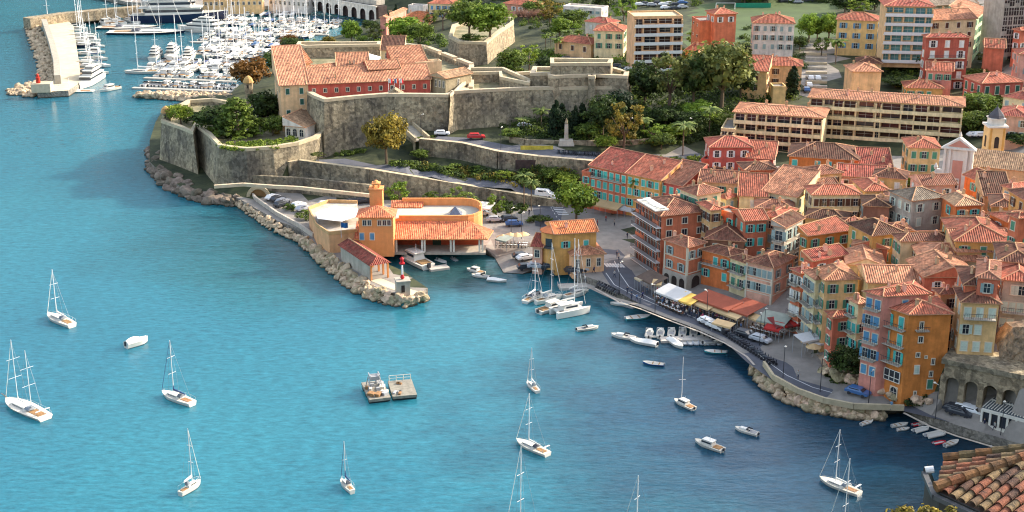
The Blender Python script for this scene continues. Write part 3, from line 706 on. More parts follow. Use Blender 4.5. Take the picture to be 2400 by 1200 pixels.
H("small orange house with a scarlet roof behind the salmon red one", "1790,505 1826,512", 10, 'hip', 'peach', 'r', 'grey', depth=8)
H("brown roofed house hidden behind the terracotta quay house", "1655,560 1745,566", 9, 'hip', 'brown', 'b', 'green', depth=13, pitch=22)
H("low red roofed house behind the pale gabled one", "1880,428 1900,436 1960,432", 8.5, 'gable', 'cream', 'b', 'grey', chim=2)
H("pink roofed house left of the church square", "1965,412 2075,418", 7, 'gable', 'salmon', 'p', 'brown', depth=9, chim=3)
H("orange gabled house right of the orange mansion", "2016,396 2090,398", 7, 'shed', 'orange', 'p', 'brown', depth=8, arch=True, w=1.2)
# ---- group along the upper edge of the old town
H("coral hotel with turquoise shutters beside the palm trees", "1384,388 1470,407", 11, 'shed', 'terra', 'p', 'teal', depth=8, cols=6, bal=(0,), w=1.1, wh=1.7, first=.7, sto=2.7, chim=1, close=.8, gap=2.2)
H("ochre hotel wing with turquoise shutters right of the coral one", "1470,407 1548,423", 10.5, 'shed', 'ochre', 'r', 'teal', depth=8, cols=5, first=.7, sto=2.7, close=.7, gap=2.2)
H("dark red house with mint shutters at the end of the hotel row", "1549,425 1600,436", 8.5, 'shed', 'brick', 'b', 'teal', depth=9, cols=3, close=.9)
H("low coral annexe left of the hotel beside the leafy round tree", "1364,404 1384,408", 9, 'flat', 'terra', PAVE, 'teal', depth=7, cols=1)
H("long yellow garden wall building behind the old town", "1595,410 1680,420", 4, 'shed', 'yellow', 'd', 'brown', depth=4, cols=3)
H("brick red villa with white shuttered windows below the long apartment block", "1665,345 1762,345", 9.5, 'hip', 'brick', 'p', 'white', depth=9, cols=3, chim=0)
H("small crimson annexe with a white door left of the brick red villa", "1644,376 1670,379", 6, 'flat', 'crimson', PAVE, 'white', depth=5, cols=1)
H("low crimson wing right of the brick red villa", "1752,370 1812,374", 6, 'shed', 'brick', 'r', 'white', depth=7, cols=2)
H("orange mansion with turquoise shutters and one large arched window", "1850,366 2012,376", 9.5, 'hip', 'orange', 'd', 'teal', depth=12, cols=6, first=.8, chim=2, close=.7, w=1.1)
H("slim yellow house with green shutters between the apartment block and the church", "2131,346 2204,348", 10.5, 'hip', 'yellow', 'r', 'green', depth=9, cols=3, sto=3.1, chim=1)
H("pink villa with a red roof right of the bell tower", "2343,270 2410,276", 9, 'hip', 'pink', 'p', 'grey', depth=10, cols=3, group=None)
H("cream villa with violet shutters above the pink one", "2352,226 2412,236", 7, 'hip', 'cream', 'p', 'grey', depth=9, cols=3, group=None)
H("dark red villa with tall green shutters under a bright roof", "2303,196 2398,192", 7, 'hip', 'brick', 'r', 'dkgreen', depth=10, cols=4, w=1.1, wh=2.2, close=1, group=None)
H("windowless brown red gable house beside the steep street", "2310,112 2354,114", 11, 'gable', 'terra', 'r', 'green', depth=10, wins=False, flip=True, group=None)
H("little yellow villa with a red hipped roof behind the long apartment block", "2125,206 2210,208", 6, 'hip', 'ochre', 'r', 'green', depth=8, cols=4, group=None)
H("plain peach house without windows behind the long apartment block", "1998,168 2066,168", 11, 'hip', 'peach', 's', 'green', depth=9, wins=False, group=None)
H("small house with a dull red gable roof behind the plain peach one", "2010,148 2066,150", 5, 'hip', 'tan', 'b', 'green', depth=8, wins=False, group=None)
H("salmon house with a lit chimney wall below the ornate red mansion", "2172,165 2232,168", 8, 'gable', 'salmon', 'r', 'green', depth=9, cols=3, flip=True, group=None)
H("ornate brick red mansion with cream balconies", "2164,84 2172,88 2272,88", 16, 'hip', 'brick', 'p', 'white', cols=3, bal=(1, 2, 3), balf=0, balmat=PALE, trim=True, chim=4, w=1.2, wh=1.9, group=None)
H("beige gabled house behind the ornate red mansion", "2180,48 2288,44", 16, 'gable', 'beige', 's', 'brown', depth=12, chim=5, group=None)
H("grey roofed house at the back behind the mint green block", "2185,14 2290,8", 14, 'gable', 'stone', 'g', 'brown', depth=14, chim=4, group=None)
H("long mint green block lit by the sun along the steep street", "2288,42 2312,22", 14, 'shed', 'green', 's', 'green', depth=8, cols=7, gap=2, chim=2, group=None)
H("yellow villa with blue grey shutters beside the terraced stairs", "1962,46 2058,50", 11.5, 'hip', 'yellow', 'r', 'blue', depth=10, cols=3, sto=3.2, w=1.2, wh=1.7, chim=1, group=None, close=.3)
H("white villa with a red roof beside the sports pitch", "1765,54 1862,56", 11.5, 'hip', 'white', 'r', 'grey', depth=11, cols=5, sto=2.9, chim=3, group=None)
H("windowless brick brown tower house beside the sports pitch", "1640,52 1722,50", 12, 'flat', 'terra', PAVE, 'brown', depth=9, cols=1, w=.6, wh=.6, sto=3.5, group=None)
H("small raised brick storey on top of the windowless tower house", "1676,34 1726,32", 15, 'hip', 'terra', 'r', 'white', depth=7, cols=2, floors=1, group=None)
H("cream villa with a red roof left of the modern apartment block", "1393,72 1462,74", 9, 'hip', 'cream', 'r', 'green', depth=10, cols=3, group=None)
H("yellow farm house with a shaded brown gable beside the dark cypress", "1740,165 1798,168", 8, 'shed', 'yellow', 'r', 'brown', depth=8, cols=1, group=None)
H("small yellow block with a flat roof beside the dark cypress", "1812,206 1842,206", 5, 'flat', 'yellow', PAVE, 'brown', depth=5, wins=False, group=None)
H("ochre house with a long dull red roof below the white villa", "1758,152 1880,156", 7, 'hip', 'tan', 'r', 'brown', depth=9, chim=4, cols=3, group=None)
H("dark red house with awnings at the upper right edge", "2376,66 2392,72 2440,66", 10, 'hip', 'terra', 'r', 'white', cols=3, group=None)
H("low orange kiosk roof right of the modern apartment block", "1606,120 1632,124", 4, 'shed', 'peach', 'r', 'white', depth=5, wins=False, group=None)
H("orange roofed villa under the umbrella pine by the old port", "945,40 1008,42", 5, 'hip', 'peach', 'o', 'white', depth=10, cols=3, group=None)
H("pink windowless gabled hall beside the arcades of the old port", "897,36 905,42 952,22", 9, 'gable', 'salmon', 's', 'white', wins=False, group=None)
H("cream villa with blue shutters at the top edge above the old port", "1005,8 1064,10", 8, 'hip', 'cream', 'r', 'blue', depth=8, cols=4, group=None)
H("white garage with a flat roof left of the cream villa", "957,14 992,16", 4, 'flat', 'white', PAVE, 'white', depth=5, wins=False, group=None)
H("red roofed villa among the bare trees above the citadel", "1180,8 1245,14", 6, 'hip', 'salmon', 'r', 'white', depth=9, cols=4, group=None)
H("white long shed behind the palms above the citadel", "1320,16 1410,22", 5, 'flat', 'white', CONC, 'grey', depth=7, cols=5, w=1.6, wh=1.0, group=None)
H("low salmon roofed house among the palms", "1300,95 1385,105", 5, 'hip', 'peach', 'r', 'brown', depth=8, cols=3, group=None)
H("dark red roofed pavilion behind the cream villa", "1372,50 1425,56", 5, 'hip', 'white', 'p', 'white', depth=7, cols=2, group=None)
# ---- small houses filling the gaps of the old town
def fillers(poly, names, dmin, n, hh=(6.5, 8.5), grp=OT, smin=6.0):
    ctr = [(o.location.copy(), o) for o in sc.objects if o.type == 'EMPTY' and o.parent is None and o.get('_q')]
    rr = random.Random(5); made = 0; xs_ = [p[0] for p in poly]; ys_ = [p[1] for p in poly]
    for t in range(4000):
        if made >= n: break
        x, y = rr.uniform(min(xs_), max(xs_)), rr.uniform(min(ys_), max(ys_))
        if not inside((x, y), poly): continue
        p = G(x, y); best = min(((hypot(p.x-c.x, p.y-c.y), o) for c, o in ctr), key=lambda v: v[0])
        if best[0] < dmin: continue
        w_, d_ = rr.uniform(smin, smin+2.5), rr.uniform(smin-.5, smin+1.5); a = rr.choice((-.35, -.15, .1, .3)); u = Vector((cos(a), sin(a), 0)); v = Vector((-sin(a), cos(a), 0))
        h = rr.uniform(*hh); z = p.z+h; A = p-u*w_/2-v*d_/2; B = p+u*w_/2-v*d_/2; A.z = B.z = z; pa, pb_ = proj(A), proj(B)
        wl = rr.choice(('terra', 'cream', 'peach', 'salmon', 'ochre', 'pink', 'orange', 'beige', 'yellow')); tl = rr.choice(('r', 'b', 's', 'd', 'r', 'b', 'p')); k_ = rr.choice(('hip', 'gable', 'shed', 'hip'))
        nm = {'r': 'red', 'b': 'brown', 's': 'salmon', 'd': 'dark brown', 'p': 'crimson'}[tl]; lb = " ".join(best[1]["label"].split()[:7])
        side_ = "left of" if p.x < best[1].location.x else "right of"; lab = f"small {wl} house, {nm} roof, {side_} the {lb}"
        lab = " ".join(lab.replace("terra ", "terracotta ").split()[:16]); i_ = 2
        while lab in USED: lab = " ".join(lab.split()[:14])+(" again" if i_ == 2 else " once more"); i_ += 1
        USED.add(lab)
        r_, q_, z_ = house(lab, f"{pa[0]:.2f},{pa[1]:.2f} {pb_[0]:.2f},{pb_[1]:.2f}", h, k_, wl, tl, rr.choice(('teal', 'green', 'grey', 'brown', 'white')), depth=d_, z=z, group=grp, chim=rr.choice((1, 2, 3)), pitch=rr.choice((15, 19, 22)))
        ctr.append((r_.location.copy(), r_)); made += 1
fillers(P2("1600,460 1700,445 1800,440 1880,440 1980,440 2060,462 2190,490 2330,490 2420,500 2420,690 2340,690 2230,660 2160,640 2080,655 2000,620 1900,585 1830,585 1700,560 1640,540 1600,500"), None, 8.6, 40)
fillers(P2("2290,90 2420,90 2420,180 2360,180 2300,150"), None, 13, 5, (6, 9), None, 8)
fillers(P2("2200,-10 2330,-20 2340,-90 2150,-70 1900,-60 1500,-70 1000,-60 1000,-20 1500,-20 2000,-25"), None, 18, 16, (8, 13), 'houses beyond the sports pitch', 10)
# ---- large blocks of flats
def flats(label, s, z, zb, nf, sto, bays, wall, tile, depth=11, slab=1.6, rf='hip', seed=1, slabmat=None, parapet=.75, pillars=True, blind=None, pitch=14, winL=0, oh=.6, chim=3, recess=True):
    rr = random.Random(seed); q, z = footprint(s, z-zb, depth, z); cx = sum(p.x for p in q)/4; cy = sum(p.y for p in q)/4
    root = thing('apartment_block', label, 'apartment block', (cx, cy, zb)); m = MB(); m.prism([(p.x-cx, p.y-cy) for p in q], -2, z-zb)
    wmt = wallmat(wall); m.build("wall", [wmt], root); roof(root, q, z, rf, TILE.get(tile, tile), oh, pitch, wmt, True, False, chim)
    a, b_ = q[0], q[1]; d = b_-a; Ln = d.length; u = d/Ln; ang = atan2(u.y, u.x); n_ = Vector((u.y, -u.x, 0)); sm_ = slabmat or wmt
    xs = [0]; tot = sum(bays); acc = 0
    for v in bays: acc += v; xs.append(Ln*acc/tot)
    for f in range(nf):
        zf = z-zb-sto*(f+1)
        if slab:
            k = MB(); k.box((Ln/2, -slab/2-.01, zf-.1), (Ln, slab, .2), 0, 0); (k.box((Ln/2, -slab, zf+parapet/2), (Ln, .12, parapet+.1), 0, 0) if parapet > 0 else [k.box((Ln/2, -slab, zf+.9), (Ln, .05, .06), 0, 1)]+[k.box((Ln*(j_+.5)/40, -slab, zf+.45), (.05, .05, .9), 0, 1) for j_ in range(40)])
            k.build("balcony", [sm_, RAIL], root, (a.x-cx, a.y-cy, 0), ang)
        for i in range(len(bays)):
            wd = (xs[i+1]-xs[i])*rr.choice((.72, .86, .9)); tall = rr.random() < .7; hh = sto*(.82 if tall else .5)
            p = a+u*((xs[i]+xs[i+1])/2)+n_*.02; mt_ = blind or rr.choice((BROWNIN, BROWNIN, DARKIN, GLASS))
            link("window", wmesh(round(wd, 1), round(hh, 1), False, False, mt_), root, (p.x-cx, p.y-cy, zf+(.08 if tall else sto*.36)), ang)
    if pillars:
        for i, x in enumerate(xs):
            k = MB(); k.box((0, -.45*(slab or 1), (z-zb)/2-.3), (.35, .9*(slab or 1), z-zb-.6), 0, 0); p = a+u*min(max(x, .2), Ln-.2); k.build("pillar", [wmt], root, (p.x-cx, p.y-cy, 0), ang)
    if winL:
        for i in (1, 3):
            a2, b2 = q[i], q[(i+1) % 4]; d = b2-a2
            if Vector((d.y, -d.x, 0)).dot(CAM-a2) > 0: face_windows(root, a2, b2, z, zb, sto, 1.2, 1.3, None, cols=winL)
    return root, q
flats("long beige apartment block with brown blinds and continuous balconies behind the church", "1898,228 2258,250", 23, 9.5, 6, 2.55, [3, 2, 2, 2.6, 4, 1, 4, 2.6, 2.6, 2.6, 4.2], 'beige', 's', 12, seed=3, chim=9, pitch=8, slabmat=wallmat('cream'))
flats("stepped left wing of the beige apartment block, next to the garden", "1722,262 1930,276", 20.7, 9.5, 5, 2.55, [2.5, 2.5, 2, 2.3, 3, 2.4, 2.4, 2], 'beige', 's', 12, seed=8, chim=4, pitch=8, slabmat=wallmat('cream'))
flats("lowest terrace storey of the beige apartment block with its long roof terrace", "1690,304 1722,306", 17, 9.5, 3, 2.55, [2, 2], 'beige', PAVE, 12, rf='flat', seed=9, chim=0)
flats("modern curved apartment block with orange balconies and a bright white side wall", "1487,42 1600,40", 35.5, 19, 6, 2.7, [1.5, 2.6, 2.6, 1.7], 'peach', PALE, 11, rf='flat', slabmat=WHITE, seed=5, slab=1.2, pitch=8, chim=0)
flats("ochre apartment block with teal blinds and white balconies at the top edge", "2076,14 2188,16", 39.5, 23, 6, 2.8, [1.6, 2.3, 2.3, 2.3, 1.5], 'tan', 'p', 12, slabmat=WHITE, seed=6, slab=1.2, blind=mat("teal_blind", "5f8f8c", var=.15, rnd=.12))
flats("grey apartment block with small windows at the top right corner", "2356,-6 2440,-10", 42, 26, 6, 2.8, [1.4]*7, 'grey', PALE, 10, rf='flat', slab=0, pillars=False, seed=7, chim=0, blind=DARKIN)
flats("balconied quay hotel with a rooftop terrace, tallest on the waterfront", "1491,470 1551,506", 15.5, 2.2, 5, 2.6, [1]*9, 'terra', 'b', 11, slabmat=WHITE, seed=11, slab=1.1, pillars=False, parapet=-1, chim=3, blind=None, pitch=17, winL=3)
# ------------------------------------------------------------------ citadel: bastions and curtain walls
ROOFPAVE = mat("terrace_earth", "8f8468", var=.35, scale=.3, dark=(.06, .075, .03), rnd=0)
def plat(label, s, ztop, zfloor, zbot, flare=1.3, thick=1.8, mt=None, cap=PALE, cren=0, name="fortress_wall"):
    top = [W(float(a), float(b), ztop) for a, b in P2(s)]; t2 = [(p.x, p.y) for p in top]
    cx = sum(p[0] for p in t2)/len(t2); cy = sum(p[1] for p in t2)/len(t2); t2 = [(p[0]-cx, p[1]-cy) for p in t2]
    ft = offset(t2, flare); inn = offset(t2, -thick); n = len(t2)
    root = thing(name, label, "fortress", (cx, cy, zbot)); m = MB(); Z = lambda p, z: (p[0], p[1], z-zbot)
    for i in range(n):
        j = (i+1) % n
        m.face([Z(ft[i], zbot-2), Z(ft[j], zbot-2), Z(t2[j], ztop-.5), Z(t2[i], ztop-.5)], 0)
    m.build("battered_wall", mt or STONE, root)
    c = MB(); o2 = offset(t2, .12)
    for i in range(n):
        j = (i+1) % n; A = Vector(o2[i]); B = Vector(o2[j]); C = Vector(inn[i]); D = Vector(inn[j]); L_ = (B-A).length
        ks = [(0, 1)]
        if cren and L_ > cren*1.3:
            k = int(L_/cren); ks = [((a+.0)/k, (a+.8)/k) for a in range(k)]+[(1-.05/k, 1)]
        for a, b_ in ks:
            p = [A.lerp(B, a), A.lerp(B, b_), C.lerp(D, b_), C.lerp(D, a)]
            q0 = [Z(v, ztop-.5) for v in p]; q1 = [Z(v, ztop+.35) for v in p]
            for u in range(4):
                w_ = (u+1) % 4; c.face([q0[u], q0[w_], q1[w_], q1[u]], 0)
            c.face(q1, 0)
        c.face([Z(A, ztop-.5), Z(B, ztop-.5), Z(D, ztop-.5), Z(C, ztop-.5)], 0)
        c.face([Z(C, ztop-.5), Z(D, ztop-.5), Z(D, zfloor), Z(C, zfloor)], 1)
    c.build("parapet", [cap, mt or STONE], root)
    f = MB(); f.face([Z(p, zfloor) for p in inn], 0)
    for t in (): pass
    me = MB()
    for t in tessellate_polygon([[Vector((p[0], p[1], 0)) for p in inn]]): me.face([Z(inn[i], zfloor) for i in t], 0)
    me.build("terrace", [ROOFPAVE], root)
    return root
plat("big sea bastion of the citadel with sloping grey and tan walls above the rocks", "378,284 420,298 452,311 459,295 486,314 512,342 545,347 578,350 640,346 700,336 742,322 763,308 745,296 700,283 660,262 600,250 500,232 440,236 400,258", 13, 11.6, 1.6, 1.6, 1.1, cren=0)
plat("high curtain wall of the citadel with tan parapets and the gate house", "720,217 736,226 760,235 830,228 905,222 985,223 1050,224 1110,205 1110,150 1000,108 900,98 780,104 700,112 690,140 720,200", 22.2, 20.3, 7.5, 1.4, 1.4, cren=9)
plat("tall corner bastion of the citadel right of the gate", "1056,222 1064,216 1110,213 1242,207 1360,206 1472,205 1478,190 1420,172 1250,168 1100,180", 22.8, 21.2, 11, 1.6, 1.1, mt=STONE, cren=0)
plat("upper stone battery of the citadel above the corner bastion", "1243,174 1284,173 1286,178 1300,180 1378,177 1380,181 1394,181 1396,177 1470,180 1474,170 1440,160 1250,158", 26, 25.4, 20.5, .3, 1.2, mt=STONEW, cren=0)
plat("topmost stone wall of the citadel beneath the palms", "1291,151 1360,150 1431,150 1436,140 1290,138", 29, 28.4, 20.5, .3, 1.0, mt=STONE)
plat("sunlit pointed north bastion of the citadel with trees inside", "1052,86 1076,99 1140,101 1170,76 1204,54 1202,42 1120,40 1060,60", 23, 22, 12, 1.0, 1.2, mt=STONEW)
plat("rear rampart of the citadel left of the brown roofed guard house", "695,106 716,109 800,107 890,106 892,99 800,100 700,99", 24, 23, 16, .2, 1.0, mt=STONEW)
plat("grey stone wall block between the citadel chapel and the corner bastion", "1045,190 1105,172 1170,170 1172,182 1240,196 1244,188 1180,160 1100,160", 24.0, 23.4, 19, .2, .8, mt=STONEW)
def watch(label, px, py, z, s=1.0):
    p = W(px, py, z); r = thing("watch_turret", label, "watch turret", p, 0, "stone watch turrets of the sea bastion")
    m = MB(); m.lathe([(.9*s, -7*s), (1.0*s, -2.2*s), (1.2*s, -.6*s), (1.25*s, 1.8*s)], n=10); m.build("turret_wall", STONEW, r)
    d = MB(); d.lathe([(1.5*s, 1.8*s), (1.4*s, 2.1*s), (1.1*s, 2.9*s), (.6*s, 3.4*s), (.08, 3.7*s)], n=10); d.build("dome", mat("turret_dome", "c49a63", var=.2), r, smooth=False)
    w = MB(); w.box((0, -1.26*s, .8*s), (.4, .1, .9)); w.build("slit_window", DARKIN, r)
watch("domed watch turret behind the cypress, beside the ochre barracks", 583, 208, 15.5, 1.1)
watch("domed watch turret at the seaward tip of the bastion", 390, 278, 13.2, 1.0)
C = dict(group=None, cat='barracks', name='citadel_building')
def K(*a, yd=None, **k):
    if yd: k["z"] = ztop(0, yd, P2(a[1])[0][1] if len(P2(a[1])) == 2 else P2(a[1])[1][1])
    for q, v in C.items(): k.setdefault(q, v)
    return house(*a, **k)
K("ochre end wing of the long citadel barracks facing the sea", "622,166 657,201 722,198", 12, 'shed', 'tan', 's', 'dkgreen', z=24.4, zb=8.5, cols=2, colsL=3, pitch=15, chim=0, skip=.4, close=1)
K("long red citadel barracks with a row of small windows under a salmon roof", "722,198 1008,186", 12, 'shed', 'crimson', 's', None, depth=9, z=24.4, zb=20, cols=11, w=.8, wh=1.1, pitch=15, chim=1, first=1.3, floors=1, skip=0)
K("upper citadel hall with a red clerestory strip at the seaward end", "664,180 776,172", 8, 'gable', 'crimson', 's', None, depth=9, yd=379, zb=20, wins=False, chim=3)
K("citadel block with a steep rusty roof behind the upper hall", "683,152 728,148", 8, 'shed', 'beige', 's', None, depth=8, yd=392, zb=20, wins=False, chim=1)
K("small red citadel gable between two salmon roofs", "770,167 792,165", 6, 'gable', 'crimson', 's', None, depth=7, yd=385, zb=20, cols=1, flip=True, chim=0)
K("red walled citadel roof left of the white marquee", "792,166 864,164", 6, 'shed', 'crimson', 's', None, depth=9, yd=385, zb=20, wins=False, chim=2)
K("low wide red gable of the citadel museum", "866,164 936,160", 6, 'gable', 'crimson', 's', None, depth=9, yd=384, zb=20, wins=False, flip=True, chim=0)
K("salmon roofed citadel block behind the wide gable", "925,150 1000,146", 6, 'shed', 'crimson', 's', None, depth=9, yd=397, zb=20, wins=False, chim=1)
K("brown roofed guard house on the rear rampart of the citadel", "894,118 944,118", 9, 'shed', 'beige', 'd', None, depth=8, yd=425, zb=19, cols=2, chim=0)
K("long grey flat roof of the citadel theatre with pale walls", "968,120 975,150 1035,146", 6, 'flat', 'beige', CONC, None, yd=398, zb=20, wins=False, chim=0)
K("stone citadel chapel with a tan tiled gable", "1009,164 1044,184 1104,172", 7, 'gable', 'stone', 't', None, yd=379, zb=20, cols=1, colsL=4, w=.6, wh=1.8, chim=0)
K("low garden shed with a tan roof and white arches on the sea bastion", "668,283 714,299 762,278", 4, 'shed', 'white', 't', None, z=15.2, zb=11.4, colsL=3, wins=True, arch=True, w=1.2, wh=2.0, chim=0, first=.6, skip=0, cols=1)
# white marquee over the courtyard
p = W(850, 139, 27); r = thing("marquee", "white pyramid marquee above the citadel courtyard", "marquee", p)
m = MB(); s_ = 5.0; cs = [(-s_, -s_*.8, 0), (s_, -s_*.8, 0), (s_, s_*.8, 0), (-s_, s_*.8, 0)]
for i in range(4): m.face([cs[i], cs[(i+1) % 4], (0, 0, 2.2)])
m.build("canopy", WHITE, r); m = MB()
for c_ in cs: m.tube((c_[0]*.97, c_[1]*.97, -6.5), (c_[0]*.97, c_[1]*.97, .05), .09)
m.build("poles", GREYM, r)
# gate house and its ramp
p = W(929, 282, 14); yf = p.y-1.9; zb_ = 12.6; zt_ = ztop(p.x, yf, 218)
r = thing("gate_house", "narrow stone gate house with a pointed top set in the curtain wall", "gate house", (p.x, yf, zb_)); hg = zt_-zb_
m = MB(); m.box((-1.45, 0, hg/2), (.9, 3, hg)); m.box((1.45, 0, hg/2), (.9, 3, hg)); m.box((0, .6, hg*.72), (2.0, 1.8, hg*.55)); m.build("wall", STONEW, r)
m = MB(); m.prism([(-2.3, -.3), (2.3, -.3), (0, 1.4)], 0, .01); m = MB()
for y in (-1.7, 1.5): pass
m.v = [(-2.3, -1.7, hg), (2.3, -1.7, hg), (0, -1.7, hg+1.4), (-2.3, 1.7, hg), (2.3, 1.7, hg), (0, 1.7, hg+1.4)]; m.f = [[0, 1, 2], [5, 4, 3], [0, 3, 4, 1], [1, 4, 5, 2], [2, 5, 3, 0]]; m.m = [0]*5
m.build("pediment", STONEW, r); m = MB(); m.box((0, -.35, hg*.7), (1.3, .1, hg*.42)); m.build("recess_panel", mat("pale_gate_panel", "b8b092", var=.1), r)
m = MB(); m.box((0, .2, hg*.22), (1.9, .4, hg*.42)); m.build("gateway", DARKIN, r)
r = thing("gate_ramp", "stone ramp bridge climbing to the citadel gate", "ramp", W(960, 300, 13)); o = r.location; m = MB()
A = W(934, 279, 14.6); B = W(990, 330, 12.4); d = (B-A); nn = Vector((-d.y, d.x, 0)).normalized()*2.0
for sg in (-1, 1): m.beam(A+nn*sg-o+Vector((0, 0, .3)), B+nn*sg-o+Vector((0, 0, .5)), .5, 1.2, 1)
m.face([A-nn-o, B-nn-o, B+nn-o, A+nn-o], 0)
for sg in (-1, 1): m.face([A+nn*sg-o, B+nn*sg-o, B+nn*sg-o-Vector((0, 0, 4)), A+nn*sg-o-Vector((0, 0, 6))], 2)
m.build("deck", [CONC, PALE, STONE], r)
def flagpole(px, py, z, h, col, label, grp, fl=1.6):
    p = W(px, py, z); r = thing("flagpole", label, "flag", p, 0, grp); m = MB(); m.tube((0, 0, 0), (0, 0, h), .07, .04, 6); m.build("pole", WHITE, r)
    m = MB(); n = 6; L_ = [(.05+fl*i/n, .18*sin(i*1.3)) for i in range(n+1)]
    for i in range(n): m.face([(L_[i][0], L_[i][1], h-1.3), (L_[i+1][0], L_[i+1][1], h-1.3-.1*i/n), (L_[i+1][0], L_[i+1][1], h-.1), (L_[i][0], L_[i][1], h-.1)], min(len(col)-1, i*len(col)//n))
    m.build("flag", col, r)
for i, x in enumerate((911, 925, 937)): flagpole(x, 219, 21.5, 4.2, [WHITE, WHITE, RED] if i != 1 else [BLUE, WHITE, RED], ["white and red flag left of the citadel gate", "blue white and red flag over the citadel gate", "white and red flag right of the citadel gate"][i], "flags over the citadel gate", 1.0)
# ------------------------------------------------------------------ harbour station on the mole
OR = wallmat('peach'); HO = mat("harbour_orange", "e89a5e", var=.1, scale=.4, rnd=0, streak=.08); HT = tilemat("harbour_roof_tiles", "d9805a"); HR = mat("harbour_red_wall", "b5573a", var=.1, rnd=0)
A0 = W(838, 594, 2); r = thing("harbour_station", "orange harbour station with a bell tower, roof terrace and long arcade on the water", "harbour building", A0); ox, oy = A0.x, A0.y
def X(px, py, z): p = W(px, py, z); return Vector((p.x-ox, p.y-oy, p.z-2))
Lr = W(1133, 594, 2).x-ox
m = MB(); m.box((Lr/2, 5.5, 1.8), (Lr-.5, .5, 3.9)); m.build("rear_wall", HR, r)
m = MB(); m.box((Lr/2, 2.7, .1), (Lr+1, 6.4, .5)); m.build("quay_floor", CONC, r)
xs = [864, 924, 930, 990, 996, 1057, 1064, 1124, 1131]
for i, x in enumerate(xs):
    q = X(x, 592, 2); m = MB(); m.box((q.x, .2, 1.9), (.42, .42, 3.4)); m.build("column", CREAMW, r)
for i, (a, b_) in enumerate(((868, 884), (1012, 1032))):
    m = MB(); q = X(a, 590, 2); q2 = X(b_, 590, 2); m.box(((q.x+q2.x)/2, 5.2, 1.6), (q2.x-q.x, .12, 2.6)); m.build("door", mat("dark_green_door", "2f4438"), r)
m = MB(); m.box((1.2, 3.2, 1.9), (3.2, 6.2, 3.4)); m.build("end_wall", HO, r)
# arcade lean-to roof with a hipped right end
ze = 3.65; zr = 5.9; m = MB(); f0, f1 = Vector((-.6, -.7, ze)), Vector((Lr+1.0, -.7, ze)); b0, b1 = Vector((-.6, 5.7, zr)), Vector((Lr-3.2, 5.7, zr)); f2 = Vector((Lr+2.2, 5.7, ze))
def sl(m, ps, e0, e1, mi=0):
    e = (e1-e0).normalized(); m.face(ps, mi, [((p-e0).dot(e), (p-e0).cross(e).length) for p in ps])
sl(m, [f0, f1, b1, b0], f0, f1); sl(m, [f1, f2, b1], f1, f2); m.face([f0-Vector((0, 0, .25)), f1-Vector((0, 0, .25)), f1, f0], 1); m.face([f1-Vector((0, 0, .25)), f2-Vector((0, 0, .25)), f2, f1], 1)
m.face([p-Vector((0, 0, .25)) for p in (f0, b0-Vector((0, 0, zr-ze)), f2, f1)], 1); m.build("arcade_roof", [HT, HO], r)
# upper body behind with oval terrace
m = MB(); Lb = Lr-1.0; pl = [(3.5, 5.8), (Lb-4, 5.8)]+[(Lb-4+4.6*sin(pi*i/10), 11.3-5.5*cos(pi*i/10)) for i in range(1, 10)]+[(Lb-4, 16.8), (3.5, 16.8)]
m.prism(pl, 0, 6.4, 0, 1); m.build("main_body", [HO, PALE], r)
m = MB(); k = [(9+0, 6.1), (Lb-4, 6.1)]+[(Lb-4+4.3*sin(pi*i/10), 11.3-5.2*cos(pi*i/10)) for i in range(1, 10)]+[(Lb-4, 16.5), (9, 16.5)]
for i in range(len(k)-1):
    a, b_ = k[i], k[i+1]; back = i >= 5
    m.beam((a[0], a[1], 6.4+(.9 if back else .35)), (b_[0], b_[1], 6.4+(.9 if back else .35)), .45, 1.8 if back else .7, 0)
m.build("terrace_parapet", HO, r)
m = MB(); m.prism(offset(pl, -.6), 6.4, 6.46, 0, 0); m.build("terrace_floor", mat("white_terrace", "b4afa0", var=.08), r)
m = MB(); m.lathe([(2.3, 0), (.05, 1.9)], n=4); m.build("glass_pyramid", mat("skylight_glass", (.16, .2, .26), rough=.2), r, (Lb-5.6, 9.0, 6.47), .78)
m = MB(); a, b_ = Vector((6.5, 16.9, 7.6)), Vector((14, 16.9, 7.6)); sl(m, [a+Vector((0, -3, -.9)), b_+Vector((0, -3, -.9)), b_, a], a, b_); sl(m, [b_+Vector((0, 3, -.9)), a+Vector((0, 3, -.9)), a, b_], b_, a)
m.build("rear_roof", HT, r); m = MB(); m.box((10.2, 16.9, 3.2), (7.2, 5.4, 6.9)); m.build("rear_wing", HO, r)
# square lookout block with pyramid roof
q0 = X(840, 508, 11.3); q1 = X(921, 508, 11.3); wq = q1.x-q0.x; cy = q0.y+wq*.36; cx = (q0.x+q1.x)/2; ht = q0.z
m = MB(); m.box((cx, cy, ht/2), (wq, wq*.72, ht)); m.build("lookout_wall", HO, r)
m = MB(); e = [Vector((cx+a*(wq/2+.6), cy+b_*(wq*.36+.6), ht)) for a, b_ in ((-1, -1), (1, -1), (1, 1), (-1, 1))]; ap = Vector((cx, cy, ht+1.9))
for i in range(4): sl(m, [e[i], e[(i+1) % 4], ap], e[i], e[(i+1) % 4])
m.face(e[::-1], 1); rr_ = m.build("lookout_roof", [HT, HO], r)
for i, fx in enumerate((-.33, -.19, .1, .25, .38)): link("window", wmesh(.75, 1.2, False, True), r, (cx+wq*fx, q0.y-.02, ht-2.0))
for i, fx in enumerate((-.42, -.12)):
    w_ = link("window", wmesh(.9, 1.5, False, True), r, (cx+wq*fx, q0.y-.02, ht-5.3))
    for sgn in (-1, 1): link("shutter", smesh(.45, 1.5, 'blue'), w_, (sgn*.225, 0, 0))
